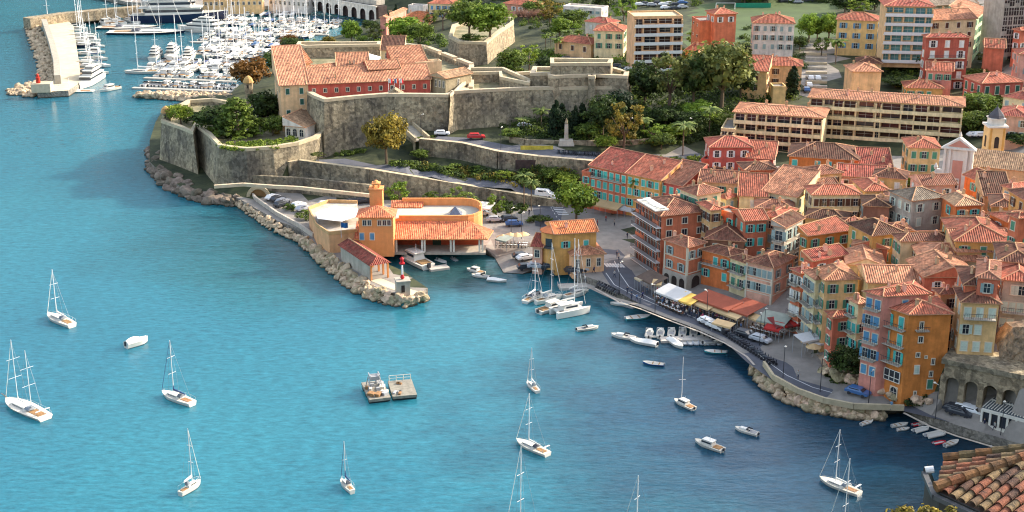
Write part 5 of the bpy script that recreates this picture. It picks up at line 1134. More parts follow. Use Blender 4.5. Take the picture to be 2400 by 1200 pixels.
TR = [
 ("big leafy tree with golden foliage in the hairpin of the ramp road", 906, 384, 262, 10.5, 'round', 'gold', None),
 ("bright green round tree on the square in front of the coral hotel", 1350, 520, 424, 9.5, 'round', 'bright', None),
 ("tall dark conifer on the sea bastion beside the white pole", 558, 322, 222, 14, 'conifer', 'mid', 11.6),
 ("dark evergreen in front of the ochre barracks wall", 622, 300, 212, 13, 'round', 'dark', 9),
 ("dark spreading tree left of the tall conifer on the sea bastion", 506, 312, 248, 12, 'round', 'dark', 11.6),
 ("round rusty crowned dark tree left of the ochre barracks", 590, 215, 134, 13, 'round', 'rust', 3),
 ("dark tree behind the rusty crowned one, beside the citadel", 650, 175, 118, 13, 'round', 'dark', 3),
 ("dark green tree next to the rear rampart of the citadel", 690, 135, 86, 10, 'round', 'dark', 4),
 ("yellow green bushy tree at the seaward tip of the bastion", 424, 292, 243, 8, 'round', 'ivy', 11.6),
 ("small green tree on the sea bastion below the garden shed", 640, 318, 270, 7, 'round', 'mid', 11.6),
 ("low dark tree at the inner left edge of the sea bastion", 466, 290, 262, 6, 'round', 'dark', 11.6),
 ("bright green poplar behind the rear rampart of the citadel", 824, 108, 46, 8.5, 'round', 'bright', None),
 ("olive green tree left of the two cypresses", 880, 98, 56, 8, 'loose', 'grey', None),
 ("dark thin cypress beside the pink gabled hall", 912, 92, 26, 3.2, 'cypress', 'cyp', None),
 ("second thin cypress close to the pink gabled hall", 929, 60, 8, 2.8, 'cypress', 'cyp', None),
 ("bright broad tree below the orange roofed villa", 948, 100, 38, 14, 'round', 'bright', None),
 ("dark green tree right of the broad bright one", 985, 102, 50, 10, 'round', 'mid', None),
 ("umbrella pine with a rounded olive crown beside the orange roofed villa", 1038, 72, 22, 9, 'umbrella', 'grey', None),
 ("huge bright green tree inside the pointed north bastion", 1148, 96, 6, 15, 'round', 'bright', 22),
 ("dark green tree left of the huge bright one in the north bastion", 1100, 90, -4, 13, 'round', 'mid', 22),
 ("low green bush along the north bastion parapet", 1110, 94, 72, 9, 'bush', 'mid', 22),
 ("round dense green tree on the citadel terrace", 1198, 186, 112, 9.5, 'round', 'mid', None),
 ("loose yellow green tree leaning over the round dense one", 1240, 165, 104, 8, 'loose', 'ivy', None),
 ("dark low tree behind the stone wall block", 1282, 172, 134, 8, 'round', 'dark', None),
 ("golden leaved tree at the end of the bare tree avenue", 1288, 60, -4, 11, 'loose', 'gold', None),
 ("bright green tree below the golden leaved one", 1312, 92, 38, 8, 'round', 'bright', None),
 ("green tree behind the white long shed", 1345, 60, 20, 10, 'round', 'mid', None),
 ("tall slim green tree at the right end of the white long shed", 1462, 50, -10, 8, 'loose', 'bright', None),
 ("dark evergreen beside the modern apartment block", 1600, 150, 112, 7, 'loose', 'mid', None),
 ("enormous dark eucalyptus with golden highlights left of the other giant", 1568, 258, 116, 15, 'loose', 'grey', None),
 ("dense dark tree at the left foot of the giant eucalyptus", 1510, 250, 145, 12, 'round', 'dark', None),
 ("giant spreading dark tree with pale trunks below the brick tower house", 1690, 262, 92, 19, 'round', 'grey', None),
 ("dark tree between the two giant ones", 1625, 255, 125, 12, 'round', 'dark', None),
 ("dark low evergreen behind the giant spreading tree", 1735, 235, 150, 9, 'round', 'dark', None),
 ("yellow green tree in the public garden beside the war memorial", 1462, 348, 236, 9, 'loose', 'gold', None),
 ("dark rounded tree left of the yellow green one in the garden", 1412, 325, 222, 10, 'round', 'dark', None),
 ("dark pine behind the yellow green garden tree", 1450, 300, 212, 9, 'round', 'cyp', None),
 ("tall dark cypress left of the war memorial", 1303, 320, 232, 4.6, 'cypress', 'cyp', None),
 ("broad dark cypress beside the tall one left of the memorial", 1316, 312, 240, 4.2, 'cypress', 'cyp', None),
 ("dark cypress right of the war memorial", 1348, 318, 246, 4.0, 'cypress', 'cyp', None),
 ("second dark cypress right of the war memorial", 1364, 314, 240, 4.2, 'cypress', 'cyp', None),
 ("leafy palm against the tall citadel wall", 1268, 300, 250, 7, 'palm', 'palm', None),
 ("small leafy palm at the foot of the citadel wall", 1226, 310, 274, 6, 'palm', 'palm', None),
 ("bright green tree at the garden edge below the giant trees", 1638, 290, 236, 9, 'round', 'bright', None),
 ("dark undergrowth tree beside the left wing of the apartment block", 1620, 318, 262, 9, 'round', 'dark', None),
 ("garden palm next to the apartment block", 1662, 318, 246, 7, 'palm', 'palm', None),
 ("tall palm with a bare trunk cluster beside the upper road", 1600, 366, 282, 8, 'palm', 'palm', None),
 ("shorter palm in the middle of the public garden", 1508, 322, 272, 7, 'palm', 'palm', None),
 ("dark clipped tree at the left of the brick red villa", 1590, 410, 372, 9, 'round', 'dark', None),
 ("long dark cypress beside the ochre house with the long roof", 1857, 228, 152, 4.6, 'cypress', 'cyp', None),
 ("tall palm at the top of the terraced stairs", 1958, 150, 88, 8, 'palm', 'mid', None),
 ("bright round tree left of the terraced stairs", 1895, 100, 30, 8.5, 'round', 'bright', None),
 ("second bright round tree behind the stairs palm", 1942, 98, 28, 8, 'round', 'bright', None),
 ("dark clump of trees under the ochre apartment block", 2110, 160, 116, 11, 'round', 'dark', None),
 ("dark tree at the corner below the ochre apartment block", 2140, 168, 108, 9, 'round', 'dark', None),
 ("green tree between the yellow villa and the apartment block", 2070, 100, 50, 5, 'round', 'ivy', None),
 ("hedge like dark tree behind the little yellow villa", 2098, 205, 180, 8, 'round', 'dark', None),
 ("lush green bushy tree right of the apartment block roof", 2295, 275, 215, 10, 'round', 'mid', None),
 ("yellow green palm above the lush bushy tree", 2300, 245, 206, 7, 'palm', 'palm', None),
 ("dark green tree beside the apartment block's right end", 2275, 310, 260, 8, 'round', 'mid', None),
 ("dark tree at the right edge behind the church tower", 2390, 345, 305, 9, 'round', 'dark', None),
 ("bright yellow tree between the pale grey house and the church", 2125, 446, 404, 7, 'loose', 'ivy', None),
 ("bright green tree by the harbour car park wall", 934, 484, 422, 6.5, 'loose', 'bright', None),
 ("olive tree behind the harbour station roof", 1012, 492, 448, 6, 'loose', 'mid', None),
 ("green tree behind the oval terrace of the harbour station", 1075, 494, 440, 8, 'loose', 'mid', None),
 ("small lit tree right of the kiosk", 1163, 512, 456, 5, 'loose', 'bright', None),
 ("tall palm with a bare trunk by the harbour road, left one", 1228, 488, 400, 6, 'palm', 'palm', None),
 ("tall palm with a bare trunk by the harbour road, right one", 1245, 494, 418, 5, 'palm', 'palm', None),
 ("tall dark palm in front of the coral hotel, left of two", 1456, 494, 412, 5.5, 'palm', 'mid', None),
 ("tall dark palm in front of the ochre hotel wing, right of two", 1490, 500, 412, 5.5, 'palm', 'mid', None),
 ("little umbrella pine on the end of the ramp wall", 746, 384, 357, 3.6, 'umbrella', 'grey', 8.2),
 ("dark evergreen in front of the rocks left of the lilac house", 1985, 895, 812, 6.5, 'round', 'dark', None),
 ("small dark tree on the rocks between the plain red and the lilac house", 2010, 870, 828, 5, 'round', 'dark', None),
 ("round dark bush in the harbour car park", 678, 492, 470, 3.6, 'bush', 'mid', None),
 ("second round bush in the harbour car park", 712, 514, 484, 4.2, 'bush', 'mid', None),
 ("clipped hedge block beside the two tall harbour palms", 1262, 520, 492, 6, 'bush', 'mid', None),
 ("dark vine bush on the rocks beside the burnt orange tower house", 2140, 942, 900, 4.5, 'bush', 'dark', None),
 ("leafy bush in the grounds left of the pink villa", 2325, 300, 284, 5, 'bush', 'mid', None),
 ("low evergreen beside the red villa with green shutters", 2330, 250, 222, 6, 'round', 'mid', None),
]
for lb, px, py, pt, w, kd, cl, z in TR: tree(lb, px, py, 0, w, kd, cl, z, 'palm' if kd == 'palm' else ('bush' if kd == 'bush' else 'tree'), None, None, pt)
for i, (x, y, pt, w, kd, cl) in enumerate([(1745, 8, -40, 13, 'round', 'dark'), (1800, 4, -44, 14, 'round', 'mid'), (1980, 30, -16, 11, 'round', 'dark'), (2015, 34, -6, 10, 'loose', 'ivy'), (2050, 24, -26, 12, 'round', 'dark'), (1915, 96, 40, 8, 'round', 'mid'), (1925, 130, 84, 6, 'loose', 'mid'), (1748, 118, 88, 6, 'bush', 'dark'), (1874, 118, 84, 6, 'round', 'dark'), (1630, 112, 70, 6, 'loose', 'ivy'), (1655, 140, 112, 6, 'round', 'dark'),
    (2085, 150, 118, 9, 'round', 'mid'), (2120, 200, 178, 8, 'loose', 'mid'), (2150, 215, 182, 8, 'round', 'dark'), (2290, 200, 160, 8, 'round', 'mid'), (2310, 150, 122, 6, 'loose', 'grey'), (2390, 240, 214, 7, 'round', 'dark'), (2300, 300, 262, 9, 'round', 'dark'), (2270, 262, 226, 8, 'loose', 'mid'), (1560, 300, 250, 8, 'round', 'dark'), (1700, 300, 262, 8, 'loose', 'mid'), (1480, 300, 250, 8, 'round', 'dark'), (1240, 240, 205, 6, 'loose', 'mid'), (1550, 350, 312, 7, 'round', 'mid'),
    (1400, 112, 84, 6, 'round', 'dark'), (1370, 118, 86, 5, 'loose', 'ivy'), (1250, 40, 2, 10, 'round', 'mid'), (1410, 12, -22, 10, 'round', 'dark'), (1490, 4, -24, 9, 'round', 'bright'), (1072, 60, 26, 9, 'round', 'dark'), (1010, 60, 30, 7, 'loose', 'mid'), (868, 76, 46, 7, 'round', 'dark'), (770, 112, 84, 6, 'round', 'gold'), (735, 118, 92, 6, 'loose', 'ivy'), (680, 118, 80, 8, 'round', 'rust'), (1120, 404, 384, 5, 'bush', 'mid'), (1180, 424, 398, 5, 'loose', 'ivy'), (1060, 398, 376, 5, 'bush', 'mid'), (985, 376, 350, 5, 'round', 'mid'), (1290, 424, 392, 6, 'round', 'mid'), (1325, 440, 404, 6, 'round', 'ivy'), (1420, 352, 318, 6, 'round', 'ivy'), (1530, 330, 290, 7, 'loose', 'bright'), (1585, 330, 290, 7, 'round', 'ivy'), (1200, 330, 300, 6, 'round', 'mid'), (1380, 330, 285, 7, 'round', 'mid'), (1655, 290, 250, 7, 'loose', 'ivy'), (1745, 200, 160, 8, 'loose', 'mid'), (1170, 200, 160, 7, 'round', 'ivy')]):
    tree(["dark", "shady", "dense", "leafy", "spreading", "untidy", "compact"][i % 7]+f" {dict(round='broad', loose='open', bush='low')[kd]} {dict(dark='dark green', mid='green', ivy='yellow green', grey='olive', bright='bright green', gold='golden', rust='rusty')[cl]} tree, {ordn(i)} of those filling the hillside gaps", x, y, 0, w, kd, cl, None, 'tree', 'trees filling the hillside gaps', None, pt)
scrub_more = [("dense evergreen thicket behind the war memorial and below the battery", "1180,300 1250,235 1420,235 1480,215 1560,250 1700,250 1720,300 1600,330 1400,318 1250,322", 190, [0, 0, 0, 1], 1.3, 2.8),
 ("thicket between the cream villa, the palms and the giant trees", "1240,120 1400,118 1480,130 1640,140 1740,150 1740,215 1600,200 1480,185 1440,170 1420,150 1250,142", 150, [0, 0, 1, 1, 4], 1.2, 2.4),
 ("woodland patches around the pitch and the car park", "1330,30 1480,30 1480,70 1390,70 1320,90 1215,60 1215,40", 70, [0, 1, 4], 1.2, 2.6),
 ("green banks along the edge of the sports pitch", "1625,105 1765,112 1765,128 1640,122", 30, [0, 1], 1.2, 2.2), ("tall growth along the near side of the sports pitch", "1730,70 1765,60 1765,120 1730,120", 16, [0, 1], 1.0, 2.0),
 ("gardens between the upper right villas", "2060,95 2300,180 2300,240 2240,215 2110,205 2075,190", 70, [0, 0, 1, 2], 1.1, 2.4), ("creeping green at the foot of the citadel curtain wall", "770,362 870,350 1000,322 1030,318 900,345 800,368", 40, [0, 1, 1], .5, 1.1)]
# palms and feathery plants of the citadel's upper garden
for i in range(17):
    x = 1275+i*13.5+R.uniform(-5, 5); y = R.uniform(104, 140); t = W(x, y, 21)
    tree(ordn(i)+" from the left of the small palms in the garden above the citadel battery", x, y, R.uniform(4.5, 7), R.uniform(4, 5.5), 'palm', R.choice(('palm', 'mid', 'palm')), None, 'palm', 'palms above the citadel battery')
# bare winter trees in a row
BTM = None
for i in range(7):
    p = G(1215+i*12, 52+R.uniform(-2, 2)); r = thing("bare_tree", ordn(i)+" from the left of the leafless trees along the upper avenue", "tree", p, R.uniform(0, 6), "leafless trees along the upper avenue")
    if BTM is None:
        rr = random.Random(3); m = MB(); m.tube((0, 0, -.3), (0, 0, 2), .16, .12, 6); br = MB()
        for k in range(16):
            t = k*2.4; a = Vector((0, 0, rr.uniform(1.6, 2.1))); b_ = a+Vector((cos(t)*1.3, sin(t)*1.3, rr.uniform(1, 2))); br.tube(a, b_, .07, .04, 5)
            for j in range(9):
                c_ = b_+Vector((rr.uniform(-1.2, 1.2), rr.uniform(-1.2, 1.2), rr.uniform(.4, 2.2))); br.tube(a.lerp(b_, rr.random()), c_, .03, .012, 4)
        BTM = (m.mesh("trunk", [BARK]), br.mesh("branches", [mat("bare_twigs", "a07a68", var=.2)]))
    link("trunk", BTM[0], r); link("branches", BTM[1], r)
# scrub and undergrowth: one mass per slope
def scrub(label, poly, n, cols, smin, smax, z=None, name="undergrowth"):
    m = MB(); rr = random.Random(len(label)); xs_ = [p[0] for p in poly]; ys_ = [p[1] for p in poly]; k = 0
    while k < n:
        x, y = rr.uniform(min(xs_), max(xs_)), rr.uniform(min(ys_), max(ys_))
        if not inside((x, y), poly): continue
        p = W(x, y, z) if z is not None else G(x, y); s_ = rr.uniform(smin, smax); k += 1; f0 = len(m.f)
        leaves(m, rr, (p.x, p.y, p.z+s_*.35), (s_, s_, s_*.55), int(30+14*s_), .22+.05*s_); mi = rr.choice(cols)
        for q in range(f0, len(m.f)): m.m[q] = mi
    tag(m.build(name, [LF['dark'], LF['mid'], LF['ivy'], LF['gold'], LF['bright']]), label, None, None, 'stuff')
for l_, p_, n_, c_, a_, b_ in scrub_more: scrub(l_, P2(p_), n_, c_, a_, b_)
scrub("dense dark undergrowth on the slope between the two ramp walls", P2("925,380 1040,395 1200,408 1262,390 1350,400 1362,452 1320,456 1230,440 1100,420 1000,402 920,390"), 330, [0, 0, 0, 1, 1, 3], .8, 1.9)
scrub("dark shrubs under the trees of the public garden", P2("1205,305 1300,290 1420,285 1560,262 1700,262 1690,330 1560,340 1400,335 1210,325"), 300, [0, 0, 0, 1], 1, 2.4)
scrub("hillside greenery between the villas behind the apartment block", P2("1480,170 1740,200 1880,225 1700,270 1560,262 1480,230"), 120, [0, 0, 1], 1.5, 3)
scrub("mixed greenery around the villas at the upper right", P2("2075,120 2170,150 2180,200 2120,200 2070,175"), 60, [0, 0, 1], 1.2, 2.6)
scrub("shrubs around the stairs and villas at the top", P2("1735,120 1885,125 1885,165 1740,150"), 40, [0, 1], 1.2, 2.4)
scrub("greenery behind the old port roofs at the top of the picture", P2("1070,-30 1640,-30 1640,16 1480,10 1340,30 1200,10 1070,20"), 200, [0, 0, 1, 1, 4], 1.6, 3.4)
scrub("tree masses along the top right beyond the pitch", P2("1640,-40 2090,-40 2075,10 1990,40 1960,10 1640,2"), 120, [0, 0, 0, 1], 2, 4)
scrub("yellow green ivy spilling over the parapet of the sea bastion", P2("512,340 578,336 640,330 690,322 700,336 640,350 580,354 545,352 512,348"), 120, [2, 2, 1, 4, 1], .6, 1.2, 12.6, "ivy")
scrub("garden shrubs on the terrace of the sea bastion", P2("420,280 480,262 560,270 660,290 740,300 690,315 560,325 500,320 450,292"), 110, [1, 1, 0, 2, 3], .7, 1.5, 11.7)
scrub("tufts of green along the citadel's inner terraces", P2("1110,190 1180,170 1240,160 1400,160 1440,168 1240,190"), 60, [1, 0, 2], .6, 1.6)
scrub("scrub on the citadel's north slope", P2("830,90 1000,70 1050,100 1040,112 940,100 850,108"), 120, [0, 0, 1, 4], 1, 2.4)
scrub("green scrub beside the hotel and the upper road", P2("1500,372 1640,372 1640,400 1600,408 1480,388"), 80, [0, 0, 1, 2], .8, 1.7)
scrub("shrubs between the church and the apartment block", P2("2250,255 2340,230 2340,300 2280,320 2262,300"), 50, [0, 1, 1], 1, 2)
scrub("dark planting behind the harbour station car park", P2("1110,466 1230,480 1240,500 1190,505 1130,490"), 50, [0, 1], .7, 1.3)
scrub("creepers on the rocks below the tower houses", P2("1925,860 1990,890 2080,915 2070,925 1980,905 1920,880"), 30, [0, 0, 1], .5, 1.1)
# ------------------------------------------------------------------ boulders
def rock_mesh(seed, col=None, flat=.8):
    rr = random.Random(seed); b = bmesh.new(); bmesh.ops.create_icosphere(b, subdivisions=2, radius=1)
    pl = [(Vector((rr.gauss(0, 1), rr.gauss(0, 1), rr.gauss(0, 1))).normalized(), rr.uniform(.5, .82)) for _ in range(14)]
    for v in b.verts:
        p = v.co.copy()
        for n_, d in pl:
            k = p.dot(n_)
            if k > d: p -= n_*(k-d)
        v.co = p*1.18*(1+.05*noise.noise(p*3+Vector((seed, 0, 0))))
    me = bpy.data.meshes.new("boulder"); b.to_mesh(me); b.free(); me.materials.append(col or ROCK); return me
def wetline(m):
    n = m.node_tree; N, L = n.nodes, n.links; b = N["Principled BSDF"]; src = b.inputs["Base Color"].links[0].from_socket; g = N.new("ShaderNodeNewGeometry"); s_ = N.new("ShaderNodeSeparateXYZ"); L.new(g.outputs["Position"], s_.inputs[0])
    r = N.new("ShaderNodeMapRange"); r.inputs[1].default_value = .1; r.inputs[2].default_value = .5; L.new(s_.outputs[2], r.inputs[0]); x = N.new("ShaderNodeMix"); x.data_type = 'RGBA'; x.inputs[6].default_value = (.045, .04, .028, 1); L.new(r.outputs[0], x.inputs[0]); L.new(src, x.inputs[7]); L.new(x.outputs[2], b.inputs["Base Color"])
wetline(ROCK); wetline(ROCKD); wetline(QUAY)                # algae band at the waterline
RM = [rock_mesh(i) for i in range(7)]; RD = [rock_mesh(i+20, ROCKD) for i in range(5)]
BL = []                                          # (image size, location, size, label, group, dark)
def boulders(label, grp, inner, outer, n, s0, s1, zi=1.9, zo=-.2, dark=False, jit=.5):
    a = [W(x, y, zi) for x, y in P2(inner)]; b_ = [W(x, y, 0) for x, y in P2(outer)]
    def along(l, t):
        L_ = [(l[i+1]-l[i]).length for i in range(len(l)-1)]; s = t*sum(L_)
        for i, q in enumerate(L_):
            if s <= q or i == len(L_)-1: return l[i].lerp(l[i+1], min(1, s/q))
            s -= q
    for i in range(n):
        t = (i+R.random())/n; v = R.random(); p = along(a, t).lerp(along(b_, t), v); z = zi*(1-v)+zo*v+R.uniform(-.25, .3); s = s0+(s1-s0)*R.random()**1.6
        BL.append((s*FPX/(Vector((p.x, p.y, z))-CAM).length, (p.x, p.y, z), s, label, grp, dark))
boulders("pale grey boulder of the rock slope outside the harbour mole", "boulders of the harbour mole", "704,552 740,575 800,617 860,660 910,690 950,700 992,693", "692,560 722,592 770,640 840,692 900,714 955,722 1006,700", 330, .5, 1.25)
boulders("grey boulder of the narrow rock slope below the car park road", "boulders below the car park road", "560,470 600,492 650,524 700,550", "548,480 585,508 640,545 696,566", 130, .4, .95, 1.6)
boulders("big tan boulder of the rock armour below the shore road", "boulders of the rock armour by the shore road", "1768,848 1800,884 1850,915 1920,943 2000,960 2072,962", "1760,866 1782,906 1828,940 1900,966 1990,982 2078,986", 250, .55, 1.2, 1.3)
boulders("round tan boulder of the detached breakwater of the marina", "boulders of the detached breakwater", "322,222 400,222 480,228 545,232", "314,226 400,236 480,240 545,246", 210, .6, 1.3, 1.6)
boulders("round tan boulder on the far side of the detached breakwater", "boulders of the detached breakwater", "322,221 400,220 480,225 545,228", "318,217 400,215 480,217 545,220", 120, .6, 1.3, 1.6)
boulders("grey boulder on the seaward flank of the west mole", "boulders of the west mole", "92,62 118,100 134,170 140,205", "60,62 68,95 88,150 92,190", 300, .7, 1.7, 1.8)
boulders("pale boulder of the pointed west mole head", "boulders of the west mole head", "90,190 88,205 100,218", "14,212 20,222 60,228", 110, .7, 1.5, 1.2)
boulders("dark jagged rock at the foot of the sea bastion", "shore rocks below the sea bastion", "372,345 372,390 400,420 440,445 500,462 560,470", "346,350 345,395 380,432 425,460 480,474 545,484", 150, .8, 2.3, 1.6, -.3, True)
boulders("rounded rock under the inner end of the car park road", "shore rocks below the sea bastion", "400,400 440,430 500,450 570,462", "385,425 430,455 490,470 560,480", 60, .7, 1.5, 2.0, .3, True)
boulders("weathered tan rock of the bluff carrying the tower houses", "rocks of the bluff below the tower houses", "1930,870 1990,888 2040,905 2110,935 2200,945", "1920,892 1980,915 2040,930 2110,950 2200,955", 60, .7, 1.5, 3.4, 2.1) 
# rocky bluff faces
BL.sort(key=lambda q: -q[0]); n_ind = 0; rest = MB()
for sz, p, s, lb, gp, dk in BL:
    scl = (s*R.uniform(.8, 1.2), s*R.uniform(.8, 1.2), s*R.uniform(.6, .9)); rz = R.uniform(0, 6.28)
    if n_ind < 295:
        o = link("boulder", R.choice(RD if dk else RM), None, p, rz, scl); o.rotation_euler = (R.uniform(-.6, .6), R.uniform(-.6, .6), rz); tag(o, lb, "boulder", gp); n_ind += 1
    else:
        me = R.choice(RD if dk else RM); k = len(rest.v); M = Matrix.Translation(p) @ Matrix.Rotation(rz, 4, 'Z') @ Matrix.Rotation(R.uniform(-.6, .6), 4, 'X') @ Matrix.Diagonal((*scl, 1))
        rest.v += [tuple(M @ v.co) for v in me.vertices]
        for q in me.polygons: rest.f.append([k+i for i in q.vertices]); rest.m.append(1 if dk else 0)
me = bpy.data.meshes.new("rubble"); me.from_pydata(rest.v, [], rest.f); me.materials.append(ROCK); me.materials.append(ROCKD); me.polygons.foreach_set("material_index", rest.m)
tag(link("boulder_rubble", me), "smaller boulders filling the moles and breakwaters of the harbours", None, None, 'stuff')
def bluff(label, s, zb, hs):
    ft = [W(x, y, zb) for x, y in P2(s)]; m = MB(); n = 56; rows = 16; o = ft[0]
    def rid(q, k): return 1-abs(noise.noise(q*k))*2
    for j in range(rows+1):
        for i in range(n+1):
            t = i/n*(len(ft)-1); k = min(int(t), len(ft)-2); p = ft[k].lerp(ft[k+1], t-k); h = hs[k]*(1-t+k)+hs[k+1]*(t-k); v = j/rows
            q = Vector((p.x, p.y+(v**1.3)*1.8, zb-.3+h*v)); d = rid(q, .5)*.55+rid(q+Vector((9, 0, 0)), 1.3)*.4+rid(q, 3.1)*.16
            q += Vector((.15, -1, .25))*d*(1-.25*v); m.v.append((q.x-o.x, q.y-o.y, q.z-zb))
    for j in range(rows):
        for i in range(n): a = j*(n+1)+i; m.f.append([a, a+1, a+n+2, a+n+1]); m.m.append(0)
    top0 = rows*(n+1); k0 = len(m.v)
    for i in range(n+1): x, y, z = m.v[top0+i]; m.v.append((x, y+3.5, z-.4))
    for i in range(n): m.f.append([top0+i, top0+i+1, k0+i+1, k0+i]); m.m.append(0)
    r = m.build("rock_face", [mat("bluff_rock", "a08a70", var=.45, scale=.7, bump=.8, rnd=0, dark=(.07, .055, .04))], None, (o.x, o.y, zb)); tag(r, label, "rock face"); return r
bluff("tan rock face under the lilac house beside the dark evergreen", "1996,902 2030,915 2058,922 2082,930", 2.0, [4.5, 6.5, 6.0, 3.0])
bluff("low tumbled rocks at the foot of the burnt orange tower house", "2082,931 2115,942 2150,950 2185,952", 2.0, [3.0, 2.4, 1.6, .8])
bluff("grey creased rock face at the right edge beside the viaduct", "2338,852 2370,858 2440,874", 10.4, [3, 6.5, 8])
bluff("low rocky outcrop below the climbing plants along the shore road", "1925,866 1960,885 1996,902", 2.0, [1.5, 2.5, 3.5])
# ------------------------------------------------------------------ west mole
def slab(name, label, cat, top, zt, zb, mats, mt=None, kind=None):
    ps = [W(x, y, zt) for x, y in P2(top)]; o = ps[0]; m = MB(); m.prism([(p.x-o.x, p.y-o.y) for p in ps], zb, zt, 0, mt)
    r = m.build(name, mats, None, (o.x, o.y, 0)); return tag(r, label, cat, None, kind)
slab("west_mole", "long west mole with a pale paved quay ending at the red light", "mole", "112,44 138,30 172,60 178,100 186,150 190,192 160,212 88,216 82,200 125,188 138,150 128,100 108,64", 2.2, -3, [QUAY, mat("mole_paving", "cbbda0", var=.12, scale=.3, rnd=0)], 1)
r = MB(); pts_ = [W(x, y, 5.4) for x, y in P2("103,45 110,64 122,100 132,140 134,176")]; o = pts_[0]
for a, b_ in zip(pts_, pts_[1:]): r.beam(a-o-Vector((0, 0, 1.7)), b_-o-Vector((0, 0, 1.7)), 2.2, 3.4)
tag(r.build("mole_wall", [CONC], None, o), "tall white parapet wall along the seaward side of the west mole", "wall")
r = MB(); pts_ = [W(x, y, 6) for x, y in P2("62,42 150,30 235,22 330,14")]; o = pts_[0]
for a, b_ in zip(pts_, pts_[1:]): r.beam(a-o-Vector((0, 0, 2.2)), b_-o-Vector((0, 0, 2.2)), 5.5, 4.4)
tag(r.build("port_breakwater", [STONEW], None, o), "ochre stone arm closing the old port behind the west mole", "wall")
slab("breakwater_quay", "quay strip in front of the ochre stone arm of the old port", "quay", "110,56 180,46 262,38 262,30 110,44", 2.0, -3, [QUAY, mat("mole_paving", "cbbda0")], 1)
r = thing("mole_light", "squat white block with a red beacon on the head of the west mole", "harbour light", W(92, 214, 2.2)); m = MB()
m.box((1.0, .6, 1.4), (6.5, 5, 3.0), .1); m.build("base_block", PALE, r); m = MB(); m.lathe([(.8, 2.9), (.7, 4.8), (.9, 4.9), (.5, 5.1), (.5, 5.8), (.1, 6.3)], n=10); m.build("beacon", RED, r)
r = thing("mole_mast", "slim white signal mast at the root of the west mole", "mast", W(112, 44, 3)); m = MB(); m.tube((0, 0, 0), (0, 0, 9), .25, .12); m.box((0, 0, 6), (2.6, .15, .15)); m.build("mast", WHITE, r)
# ------------------------------------------------------------------ roads, squares and markings
def sheet(name, s, z, m_, off=0.0): 
    ps = [W(x, y, z) for x, y in P2(s)]; m = MB()
    for t in tessellate_polygon([[Vector((p.x, p.y, 0)) for p in ps]]): m.face([(ps[i].x, ps[i].y, z+off) for i in t])
    return struct(name, m, m_)
def ribbon(name, s, wd, m_, off, zf=None, step=2.0, dash=None, vals=None):
    cp = [W(x, y, zf) if zf is not None else G(x, y) for x, y in P2(s)]; ln = []
    for a, b_ in zip(cp, cp[1:]):
        k = max(1, int((b_-a).length/step)); ln += [a.lerp(b_, i/k) for i in range(k)]
    ln.append(cp[-1]); m = MB(); prev = None
    for i, p in enumerate(ln):
        d = ln[min(i+1, len(ln)-1)]-ln[max(i-1, 0)]; n_ = Vector((-d.y, d.x, 0)).normalized()*wd/2; z_ = (lambda q: zf if zf is not None else max(ground(q.x, q.y, p.z), ground(p.x, p.y, p.z)-.2))
        A, B = p+n_, p-n_; A = Vector((A.x, A.y, z_(A)+off)); B = Vector((B.x, B.y, z_(B)+off))
        if prev and (dash is None or i % (2*dash) < dash): m.face([prev[0], prev[1], B, A])
        prev = (A, B)
    return struct(name, m, m_)
sheet("harbour_road", "1240,450 1300,436 1345,470 1400,486 1480,500 1486,560 1470,600 1500,640 1545,668 1600,690 1650,712 1720,745 1790,768 1850,800 1900,850 1960,885 2040,915 2100,938 2205,950 2400,988 2400,1030 2290,1012 2180,975 2120,955 2060,958 1990,955 1930,942 1870,920 1812,892 1790,868 1768,840 1700,790 1640,762 1560,730 1500,708 1440,688 1415,650 1400,600 1330,560 1240,530 1180,500", 2.0, ASPH, .03) if False else None
sheet("road", "1243,452 1300,440 1345,474 1325,520 1340,545 1255,530", 2.0, ASPH, .03)
ribbon("road", "1330,520 1400,570 1430,600 1448,640 1470,672 1520,700 1600,735 1680,768 1740,800 1790,845 1840,880 1900,908 1980,930 2060,940 2120,945 2250,975 2420,1010", 6.6, ASPH, .034, 2.0)
sheet("square", "1345,500 1385,488 1478,498 1480,545 1462,585 1420,592 1350,545", 2.0, mat("square_paving", "8d857c", var=.1, scale=.3, rnd=0), .02)
for nm, off_ in (("lane_marking", "1440,612 1452,640 1474,672 1524,700 1604,735 1684,768"), ("lane_marking", "1744,800 1794,845 1844,880 1904,908 1984,930 2064,940")): ribbon(nm, off_, .16, PAINT, .05, 2.0)
ribbon("lane_marking", "1266,455 1285,475 1305,510 1335,535", .15, PAINT, .05, 2.0, 1.2, 1)
ribbon("lane_marking", "1420,640 1440,668 1490,694 1560,724", .16, PAINT, .05, 2.0)
for x0, y0, x1, y1, k, nm in ((1417, 622, 1462, 623, 7, "crossing_stripe"), (1300, 478, 1322, 505, 7, "crossing_stripe")):
    m = MB()
    for i in range(k):
        t = (i+.5)/k; p = W(x0+(x1-x0)*t, y0+(y1-y0)*t, 2.0)
        if k and x1-x0 > 40: m.box((p.x, p.y, 2.055), (.5, 2.6, .008), .25)
        else: m.box((p.x, p.y, 2.055), (2.6, .5, .008), .1)
    struct("road_markings", m, PAINT)
ribbon("ramp_road", "1330,470 1220,452 1100,432 980,412 870,394 800,380 740,382", 5.2, ASPH, .12)
ribbon("upper_road", "1020,326 1080,330 1150,343 1220,358 1320,368 1420,376 1560,380 1650,372", 5.5, ASPH, .16)
ribbon("promenade", "1380,672 1440,700 1500,716 1560,740 1640,770 1700,797 1750,828", 1.3, PAVE, .06, 2.0)
